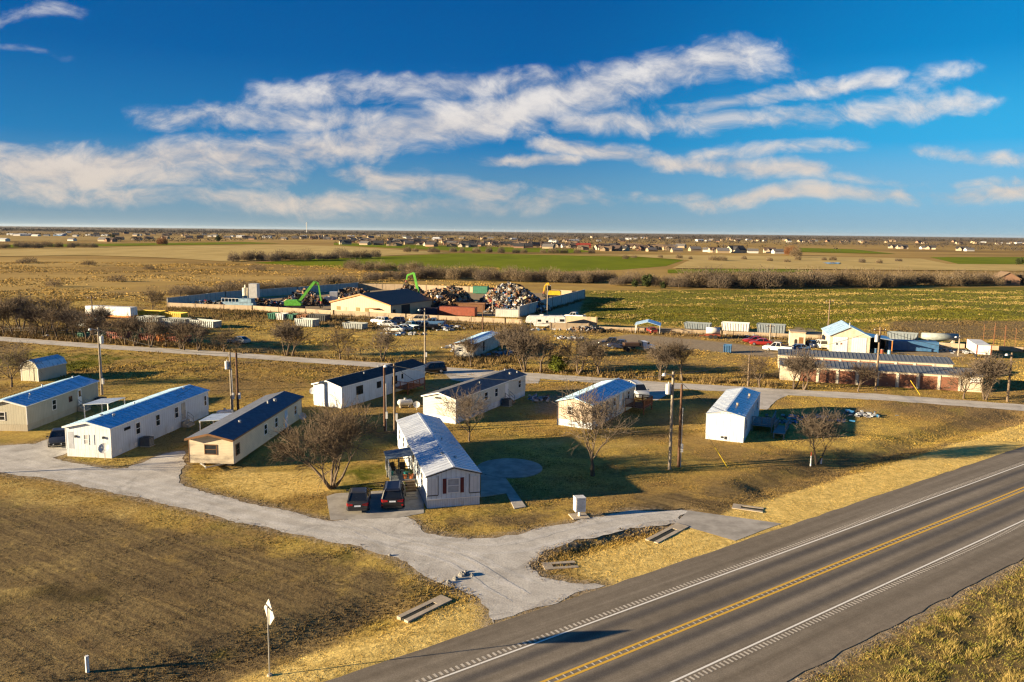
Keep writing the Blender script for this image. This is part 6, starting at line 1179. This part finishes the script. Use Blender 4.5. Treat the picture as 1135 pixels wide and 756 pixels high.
# ------------------------------------------------------------------ far houses, woods, towers
FW = [mat('far_wall_' + n, c, .8, 0, .05) for n, c in (('cream', (.44, .36, .26)), ('brick', (.28, .16, .10)), ('tan', (.36, .27, .17)), ('white', (.54, .53, .50)), ('blue', (.10, .20, .38)), ('red', (.42, .05, .03)))]; FR = [mat('far_roof_' + n, c, .8, 0, .1) for n, c in (('brown', (.085, .055, .04)), ('grey', (.14, .13, .125)), ('dark', (.04, .038, .04)), ('red', (.36, .045, .02)), ('pale', (.50, .50, .50)), ('tan', (.20, .135, .08)))]
def far_house(wi, ri, L, D, e, pk, wing):
    r = bpy.data.objects.new('far_house', None); COL.objects.link(r); s = MB(); s.prism([(-D / 2, -1), (D / 2, -1), (D / 2, e), (0, pk - .3), (-D / 2, e)], 'x', -L / 2, L / 2)
    if wing: s.prism([(-L * .4, -1), (-L * .05, -1), (-L * .05, e), (-L * .225, pk - 1.2), (-L * .4, e)], 'y', -D / 2 - 3, 0)
    s.build('wall', FW[wi], r); s = MB(); s.prism([(-D / 2 - .5, e - .2), (0, pk), (D / 2 + .5, e - .2), (D / 2 + .5, e + .15), (0, pk + .4), (-D / 2 - .5, e + .15)], 'x', -L / 2 - .4, L / 2 + .4)
    if wing: s.prism([(-L * .4 - .4, e - .2), (-L * .225, pk - 1.0), (-L * .05 + .4, e - .2), (-L * .05 + .4, e + .15), (-L * .225, pk - .6), (-L * .4 - .4, e + .15)], 'y', -D / 2 - 3.3, 0)
    s.build('roof', FR[ri], r); return r
HP = []
KIND = [(0, 0, 17, 12, 3.2, 7.4, 1, 'cream house with a brown roof'), (1, 0, 16, 12, 3.2, 7.6, 1, 'brick house with a brown roof'), (2, 5, 18, 12, 3.2, 7.2, 1, 'tan house with a tan-brown roof'), (1, 2, 16, 11, 3.2, 7.4, 0, 'brick house with a dark roof'), (3, 1, 15, 10, 3.2, 6.2, 0, 'white house with a grey roof'), (0, 2, 20, 13, 3.4, 8.0, 1, 'large cream house with a dark roof'), (2, 1, 17, 12, 3.2, 7.0, 0, 'tan house with a grey roof'), (3, 4, 22, 12, 4.0, 6.0, 0, 'long pale farm building'), (4, 4, 34, 14, 4.5, 6.6, 0, 'long blue farm building'), (5, 3, 20, 12, 3.6, 6.0, 0, 'red-roofed barn')]
used_k = {}
def fh(k, px, py, area, rz=None, sc=1.0):
    K = KIND[k]
    if k not in used_k: root = far_house(*K[:7]); used_k[k] = root; r = root; r.location = W(px, py); r.rotation_euler.z = rz if rz is not None else random.uniform(-.5, .5)
    else: r = dup(used_k[k], W(px, py), rz if rz is not None else random.uniform(-.5, .5))
    r.scale = (sc * .86,) * 3; tag(r, 'far %s %s' % (K[7], area), 'house', K[7] + 's ' + area)
A1 = 'in the suburb beyond the green fields'; A2 = 'in the scattered suburb at the far left'; A3 = 'standing beyond the pale stubble field'; A4 = 'out in the far right farmland'
for x, y in ((380, 265.5), (388, 264.5), (398, 265.5), (413, 268), (433, 267), (440, 268.3), (455, 269), (463, 268), (470, 269), (478, 270.5), (486, 268.5), (494, 269.5), (507, 270.8), (519, 271.8), (528, 270.5), (540, 271), (547, 272), (555, 271.2), (563, 272), (571, 271), (578, 272.2), (586, 271.5), (593, 273), (601, 272), (608, 272.8), (616, 274), (633, 274.5), (668, 274.5), (682, 274.6), (697, 275.3), (704, 274.8), (722, 276), (741, 276.8)): fh(random.choice((0, 1, 2, 3, 5, 6, 0, 2)), x, y, A1)
fh(9, 646, 274.6, A1, .1, 1.3); fh(4, 627, 274.4, A1); fh(7, 519, 272.2, A1, 0)
for x, y in ((404, 261.6), (420, 262), (448, 263), (489, 264), (512, 265), (533, 264.5), (560, 265), (588, 266), (610, 265.5), (640, 267), (664, 267.5), (690, 268)): fh(random.choice((2, 3, 4, 6)), x, y, 'in the second row of the suburb')
for x, y in ((115, 267.5), (123, 268), (132, 266), (152, 266.4), (165, 265.5), (183, 265), (210, 264.8), (222, 264.2), (252, 264.6), (272, 264.4), (280, 265.6), (297, 264), (315, 265.8), (327, 265), (336, 264.5), (347, 265.2), (357, 265), (362, 266), (371, 266)): fh(random.choice((0, 1, 2, 3, 6)), x, y, A2)
for x, y in ((741, 277.4), (770, 278.4), (785, 279.2), (792, 279.8), (801, 280.4), (834, 280.6), (853, 280.2), (862, 281)): fh(random.choice((0, 2, 4, 6)), x, y, A3)
fh(5, 815, 280.2, 'with steep roofs beyond the pale stubble field', .4, 1.25)
for x, y in ((990, 275.2), (1000, 275.8), (1024, 276.2), (1031, 276.4), (1066, 278), (1074, 278.4)): fh(random.choice((4, 5, 4)), x, y, A4)
for k, x, y in ((7, 12, 260.8), (7, 20, 261.5), (8, 28, 261.4), (7, 40, 262), (4, 52, 261.8), (8, 66, 261.6), (4, 84, 262.2), (7, 99, 261.5), (4, 107, 262.4), (7, 117, 262), (7, 3, 267.5), (4, 80, 267), (7, 116, 266.2)): fh(k, x, y, 'at the far left of the plain', random.uniform(-.3, .3), .9)
r = thing('brick_house', 'brick-red far house among the hedgerow trees at the right edge', 'house', W(1118, 316), R(-10)); s = MB(); s.prism([(-5, -.2), (5, -.2), (5, 3), (0, 6), (-5, 3)], 'y', 0, 10); s.build('wall', FW[1], r); s = MB(); s.prism([(-5.4, 2.8), (0, 6.05), (5.4, 2.8), (5.4, 3.05), (0, 6.35), (-5.4, 3.05)], 'y', -.4, 10.4); s.build('roof', FR[5], r); s = MB(); s.box(-1, -.08, .8, 1, -.004, 2.2); s.build('window', M_glass, r)
r = thing('farm_shed', 'white farm shed among the hedgerow trees near the right edge', 'shed', W(1066, 314.5), R(-8)); s = MB(); s.box(-4, 0, -.2, 4, 5, 2.6); s.build('wall', FW[3], r); s = MB(); s.prism([(-4.3, 2.62), (4.3, 2.62), (4.3, 2.75), (-4.3, 3.2)], 'y', -.3, 5.3); s.build('roof', FR[4], r)
rh = random.Random(4)
for k in range(74): x = rh.uniform(375, 760); fh(rh.choice((0, 1, 2, 3, 5, 6)), x, 268.2 + (x - 380) * .0235 + rh.uniform(-2.2, 3.2), A1, rh.uniform(-.6, .6), rh.uniform(.8, 1.1))
for k in range(52): x = rh.uniform(60, 640); fh(rh.choice((0, 2, 3, 4, 6, 7)), x, 260.2 + (x - 130) * .0145 + rh.uniform(-1.4, 1.6), 'scattered towards the horizon left of centre', rh.uniform(-.6, .6), rh.uniform(.8, 1.2))
for k in range(64): x = rh.uniform(640, 1150); fh(rh.choice((0, 2, 3, 4, 6, 7)), x, 264.5 + (x - 640) * .0115 + rh.uniform(-1.4, 1.8), 'scattered towards the horizon right of centre', rh.uniform(-.6, .6), rh.uniform(.8, 1.3))
# far woods: one mass of small crowns out to the horizon
rw = np.random.default_rng(99); pts = []
def wood(n, x0, x1, y0, y1, pw=1.0):
    xs = rw.uniform(x0, x1, n); t = rw.uniform(0, 1, n) ** pw; hor = 256.7 + (xs - 567.5) * 13 / 1135; ys = hor + y0 + (y1 - y0) * t
    for x, y in zip(xs, ys):
        p = W(x, y); q = math.sin(p.x * .0021 + 2.2 * math.sin(p.y * .0009)) + math.sin(p.y * .0034 + 1.7 * math.sin(p.x * .0013)) + .8 * math.sin(p.x * .006 + p.y * .0051)
        if q > rw.normal(-.1, .45): pts.append((p.x, p.y, rw.uniform(.7, 1.25)))
wood(3600, -80, 1215, .35, 2.2); wood(4200, -80, 1215, 2.0, 5.4); wood(1500, -80, 600, 4.4, 7.0); wood(1300, 560, 1215, 5.0, 9.0); wood(240, 370, 760, 9.6, 15.5); wood(120, 100, 380, 8.5, 12.5); wood(160, 760, 1180, 10, 17); wood(420, 370, 760, 10.0, 15.5); wood(300, 100, 380, 7.5, 12.5); wood(260, 740, 1180, 11, 19)
for (x0, y0, x1, y1, n) in ((-30, 260.5, 130, 262.5, 120), (120, 268.5, 380, 265.5, 130), (370, 270, 640, 276, 90), (640, 276.5, 760, 279, 30), (880, 271.5, 1140, 272.5, 200), (1060, 276.5, 1160, 279, 90), (740, 269, 1000, 270.5, 160), (560, 266.5, 760, 268.5, 120), (190, 259, 420, 261, 110), (420, 263, 600, 264.5, 90)):
    for k in range(n): t = rw.uniform(); p = W(x0 + (x1 - x0) * t, y0 + (y1 - y0) * t + rw.normal(0, .25)); pts.append((p.x, p.y, rw.uniform(.7, 1.15)))
pts = np.array(pts); n = len(pts); K = 16; dd = np.hypot(pts[:, 0], pts[:, 1]); sw = pts[:, 2] * np.clip(dd / 1800, 1, 3.2)
cx = np.repeat(pts[:, :2], K, 0) + rw.normal(0, 1, (n * K, 2)) * np.repeat(sw, K)[:, None] * 2.6; cz = rw.beta(1.6, 1.7, n * K) * np.repeat(pts[:, 2], K) * 7.5; C3 = np.concatenate([cx, cz[:, None]], 1); a = rw.normal(0, 1, (n * K, 3)); b = rw.normal(0, 1, (n * K, 3)); sz = (np.repeat(sw, K) * rw.uniform(.5, 1.25, n * K))[:, None] * 1.15
V = np.stack([C3 - a * sz * .6, C3 + b * sz * .6, C3 + (a - b) * sz * .5], 1).reshape(-1, 3); V[:, 2] = np.maximum(V[:, 2], 0)
o = np_mesh('far_woods', V, np.arange(len(V)).reshape(-1, 3), leaf_mat('far_wood', (.060, .048, .038), .4)); tag(o, 'brown winter woods and tree belts spreading to the horizon', 'woods', None, 'stuff')
p = W(340, 258.4); t = thing('water_tower', 'white standpipe water tower on the horizon', 'water tower', p); d = p.length; h = d * 11.5 / FP; s = MB(); s.cyl((0, 0, -1), (0, 0, h * .82), d * .4 / FP, d * .4 / FP, 12); s.build('standpipe', FW[3], t); s = MB(); s.cyl((0, 0, h * .821), (0, 0, h), d * .6 / FP, d * .3 / FP, 12); s.build('tank_head', FW[3], t)
tp = None
for k, (x, q) in enumerate(((503, 1), (532, .8), (545, 1.1), (558, .9), (570, 1), (583, 1.2), (588, .9), (601, 1.1), (612, 1), (627, 1.1), (641, .9), (655, .8))):
    dr = Vector(((x - 567.5) / FP, 1, 0)) * 30000
    if tp is None:
        tp = thing('wind_turbine', 'tiny white wind turbine on the far horizon', 'wind turbine', dr, 0, 'wind turbines on the horizon'); s = MB(); s.cyl((0, 0, -60), (0, 0, 85), 5, 4, 6); s.build('tower', FW[3], tp)
        for a in range(3): t = a * 2 * PI / 3 + .4; s = MB(); s.bar((0, -6, 85), (48 * math.sin(t), -6, 85 + 48 * math.cos(t)), 5, 2); s.build('blade', FW[3], tp)
        t0_ = tp
    else: dup(t0_, dr, 0, scale=q)
# ------------------------------------------------------------------ grass, tussocks and weeds (uncountable)
MG = masks.reshape(ny, nx, 4); MG2 = masks2.reshape(ny, nx, 4); ZG = Z.reshape(ny, nx)
def lookup(P):
    i = np.clip(np.searchsorted(gys, P[:, 1]) - 1, 0, ny - 2); j = np.clip(np.searchsorted(gxs, P[:, 0]) - 1, 0, nx - 2)
    ty = np.clip((P[:, 1] - gys[i]) / (gys[i + 1] - gys[i]), 0, 1); tx = np.clip((P[:, 0] - gxs[j]) / (gxs[j + 1] - gxs[j]), 0, 1)
    z = ZG[i, j] * (1 - tx) * (1 - ty) + ZG[i, j + 1] * tx * (1 - ty) + ZG[i + 1, j] * (1 - tx) * ty + ZG[i + 1, j + 1] * tx * ty
    return MG[i, j], MG2[i, j], z
KEEP = [WP(GRAVEL), REAR, WP([(362, 550), (372, 547), (470, 541), (470, 569), (440, 574), (366, 576.5)]), [p for p in cir], WP([(533, 522), (561, 527.5), (561, 547), (533, 551)]), WP([(552, 529.5), (560, 529.5), (583, 562), (570, 564)]), WP([(487, 409.5), (600, 417), (597, 425), (560, 425), (520, 424), (500, 421)]), WP([(700, 424), (745, 427), (742, 436), (728, 444), (706, 441)]), WP([(826, 432), (880, 435.5), (860, 444), (850, 454), (838, 453)]), WP([(763, 566), (866, 580.2), (815, 599.5), (748, 580.5)])]
for r_, w_, L_ in ((hA, 4.9, 14.9), (hB, 4.9, 19.4), (hC, 4.5, 19.7), (hD, 4.6, 20), (hE, 4.6, 19.2), (hF, 4.55, 20), (hG, 4.6, 14.4), (hH, 4.2, 15.2)): KEEP.append([at(r_, -w_, 0), at(r_, 0, 0), at(r_, 0, L_), at(r_, -w_, L_)])
def scatter(n, x0, x1, y0, y1, seed):
    r = np.random.default_rng(seed); return np.stack([r.uniform(x0, x1, n), r.uniform(y0, y1, n)], 1), r
def off_roads(P, edge=.05):
    ok = np.ones(len(P), bool); v_ = P @ np.array(EV[:2]); ok &= (v_ > 36.45) | (v_ < 22.6)
    for k in KEEP: ok &= sdist(P, k) > (edge if k is KEEP[0] else .05)
    ok &= np.abs(P[:, 0]) < P[:, 1] * .70 + 8
    return ok
def low(P, s, ph=0.0):
    x, y = P[:, 0] * s, P[:, 1] * s
    return (np.sin(x + 1.7 * np.sin(.7 * y + ph)) + np.sin(1.3 * y + 1.3 * np.sin(.9 * x + 2 * ph)) + .7 * np.sin(2.3 * x - 1.9 * y + ph) + .5 * np.sin(4.1 * x + 3.3 * y + 1.4 * np.sin(2 * y))) / 3.2
def tufts(name, label, P, r, h, w, nb, spread, m, lean=.5, attrs=True):
    n = len(P); M1, M2, z = lookup(P); h = np.broadcast_to(h, (n,)); w = np.broadcast_to(w, (n,)); hb = np.repeat(h, nb) * r.uniform(.55, 1.25, n * nb); wb = np.repeat(w, nb) * r.uniform(.6, 1.3, n * nb)
    B = np.repeat(P, nb, 0) + r.normal(0, 1, (n * nb, 2)) * (np.repeat(np.broadcast_to(spread, (n,)), nb) * .5)[:, None]; az = r.uniform(0, 2 * PI, n * nb); la = r.uniform(0, 2 * PI, n * nb); zb = np.repeat(z, nb)
    dx, dy = np.cos(az) * wb * .5, np.sin(az) * wb * .5; lx, ly = np.cos(la) * hb * lean, np.sin(la) * hb * lean
    V = np.stack([np.stack([B[:, 0] - dx, B[:, 1] - dy, zb - .02], 1), np.stack([B[:, 0] + dx, B[:, 1] + dy, zb - .02], 1), np.stack([B[:, 0] + lx, B[:, 1] + ly, zb + hb], 1)], 1).reshape(-1, 3)
    at_ = {'masks': ('FLOAT_COLOR', np.repeat(M1, nb * 3, 0)), 'masks2': ('FLOAT_COLOR', np.repeat(M2, nb * 3, 0))} if attrs else None
    o = np_mesh(name, V, np.arange(len(V)).reshape(-1, 3), m, attrs=at_); return tag(o, label, 'grass', None, 'stuff')
G_M = ground_mat('grass_blades', .78)
P, r = scatter(330000, -52, 60, 33, 92, 1); d = np.hypot(P[:, 0], P[:, 1]); P = P[r.uniform(0, 1, len(P)) < np.clip(58 / d, .35, 1) ** 1.3]; P = P[off_roads(P, -.45 + .8 * np.abs(low(P, 2.2)) + .35 * r.uniform(-1, 1, len(P)))]; v_ = P @ np.array(EV[:2]); tall = np.clip((low(P, .9) + .2), 0, 1); dry = np.exp(-((v_ - 42) / 2.2) ** 2) * (v_ > 37)
P_far = v_ < 21.2; M1_ = lookup(P)[0]; hh_ = (.042 + .045 * tall + .07 * dry) * (1 - .55 * M1_[:, 2]) * (1 - .45 * M1_[:, 0]); Pn, hn = P[~P_far], hh_[~P_far]
tufts('grass', 'short dry winter grass on the lawns and the fields beside the highway', Pn, r, hn, .04 + hn * .35, 3, .12, G_M, .9)
P, r = scatter(120000, -75, 90, 88, 135, 2); P = P[off_roads(P)]; tufts('grass', 'short dry grass around the rear homes and along the gravel county road', P, r, .055 + .06 * np.clip(low(P, .5), 0, 1), .09, 3, .22, G_M, .8)
P, r = scatter(80000, -190, 150, 118, 262, 3); v_ = low(P, .12, 1.0); P = P[(np.abs(P[:, 0]) < P[:, 1] * .70 + 8) & (sdist(P, REAR) > .1) & (sdist(P, WP([(180, 340), (420, 318), (650, 327), (640, 352), (400, 349)])) > 0)]; P = P[lookup(P)[0][:, 3] < .4]; q = np.clip(low(P, .16, 2.0) + .25, 0, 1); tufts('grass', 'dry pasture grass around the work yards', P, r, .10 + .28 * q ** 2, .22, 4, .4, G_M, .7)
# tall clumps along the near side of the highway
P, r = scatter(150000, 5, 75, 12, 72, 4); v_ = P @ np.array(EV[:2]); P = P[(v_ < 22.3) & (v_ > 6) & (np.abs(P[:, 0]) < P[:, 1] * .72 + 6)]; v_ = P @ np.array(EV[:2]); u_ = P @ np.array(EU[:2]); row = .5 + .5 * np.sin(v_ * 2.1 + .9 * np.sin(u_ * .3) + .5 * np.sin(u_ * 1.1)); k_ = np.clip(row * .6 + low(P, 1.3) * .7 + low(P, 3.1, 1.0) * .5, 0, 1) * np.clip((22.5 - v_) / 1.8, .05, 1); ok = r.uniform(0, 1, len(P)) < .25 + k_; P, k_ = P[ok], k_[ok]
M_straw = leaf_mat('straw', (.34, .25, .08), .5); M_straw2 = leaf_mat('pale_straw', (.33, .24, .08), .4); M_weed = leaf_mat('weed', (.20, .135, .055), .4); M_olive = leaf_mat('olive_grass', (.20, .185, .035), .45)
q = r.uniform(0, 1, len(P)) < .55 + .25 * low(P, .8, 2.0)
tufts('tall_grass', 'tall dry straw-coloured grass along the near side of the highway', P[q], r, .06 + .36 * k_[q] ** 1.5, .035, 10, .24, M_straw, .75, False); tufts('tall_grass', 'olive green grass among the dry stems along the near side of the highway', P[~q], r, .07 + .16 * k_[~q], .04, 9, .3, M_olive, .8, False)
# tussocks in the green field behind the yards
P, r = scatter(42000, 12, 330, 165, 345, 5); P = P[sdist(P, WP([(652, 323), (900, 321), (1200, 318), (1400, 331), (1200, 356), (985, 356), (950, 372), (890, 367), (700, 361), (650, 357)])) < -1]; band = low(P * np.array([.45, 1.0]), .16, .7) + .5 * low(P * np.array([.5, 1]), .5); ok = band > r.normal(.46, .26, len(P)); P = P[ok]; P = P[lookup(P)[0][:, 2] < .5]; tufts('grass_tussocks', 'straw-coloured tussocks dotting the green field behind the work yards', P, r, r.uniform(.18, .5, len(P)), .22, 9, r.uniform(.5, 1.3, len(P)), M_straw2, .8, False)
P, r = scatter(16000, 12, 330, 165, 345, 6); P = P[sdist(P, WP([(652, 323), (900, 321), (1200, 318), (1400, 331), (1200, 356), (985, 356), (950, 372), (890, 367), (700, 361), (650, 357)])) < -1]; P = P[lookup(P)[0][:, 2] < .5]; tufts('grass_tussocks', 'low green tufts between the straw tussocks of the field', P, r, .22, .3, 6, .8, leaf_mat('green_tuft', (.12, .12, .016), .4), .7, False)
# weeds along walls, fences and under the rows of trees
W_ = []; rw = np.random.default_rng(12)
for a, b, n, jit in (((186, 342), (578, 362), 900, .9), ((470, 360), (580, 364), 420, 2.2), ((0, 372), (250, 386), 900, 1.2), ((250, 390), (860, 427), 420, 1.5), ((665, 367), (985, 381), 500, .6), ((575, 354), (648, 332), 200, .5), ((640, 367), (668, 368), 120, 1), ((500, 399), (580, 399), 200, 2), ((-20, 366), (110, 366), 500, 2.5), ((180, 346), (430, 360), 700, 4)):
    for k in range(n): t = rw.uniform(); p = W(a[0] + (b[0] - a[0]) * t, a[1] + (b[1] - a[1]) * t + rw.normal(0, jit)); W_.append((p.x, p.y))
P = np.array(W_); P = P[sdist(P, REAR) > .3]; tufts('weeds', 'tall brown dead weeds along the walls, fences and tree rows', P, rw, rw.uniform(.3, .9, len(P)), .13, 12, .7, M_weed, .45, False)
P, r = scatter(26000, -330, -8, 250, 520, 13); b_ = low(P, .06, .3) + .4 * low(P, .2); P = P[(b_ > r.normal(.25, .3, len(P))) & (np.abs(P[:, 0]) < P[:, 1] * .72)]; P = P[sdist(P, WP([(180, 340), (186, 332), (330, 322), (420, 318), (650, 327), (640, 352), (400, 349)])) > 1]; tufts('grass_tussocks', 'dead brown grass clumps in the wide tan field at the left', P, r, .38, .5, 5, 1.6, leaf_mat('dun_straw', (.40, .26, .075), .35), .9, False)
# ------------------------------------------------------------------ the air
mh = bpy.data.materials.new('haze_air'); mh.use_nodes = True; mh.node_tree.nodes.clear(); th_ = NT(mh.node_tree)
pv = th_.n('ShaderNodeVolumePrincipled', {'Color': (.66, .80, .95), 'Density': .000010, 'Anisotropy': .2}); th_.n('ShaderNodeOutputMaterial', {'Volume': pv.outputs[0]})
s = MB(); s.box(-82000, -3500, -2.5, 82000, 82000, 150); o = s.build('haze', mh); tag(o, 'thin pale winter haze over the plain', 'haze', None, 'stuff')
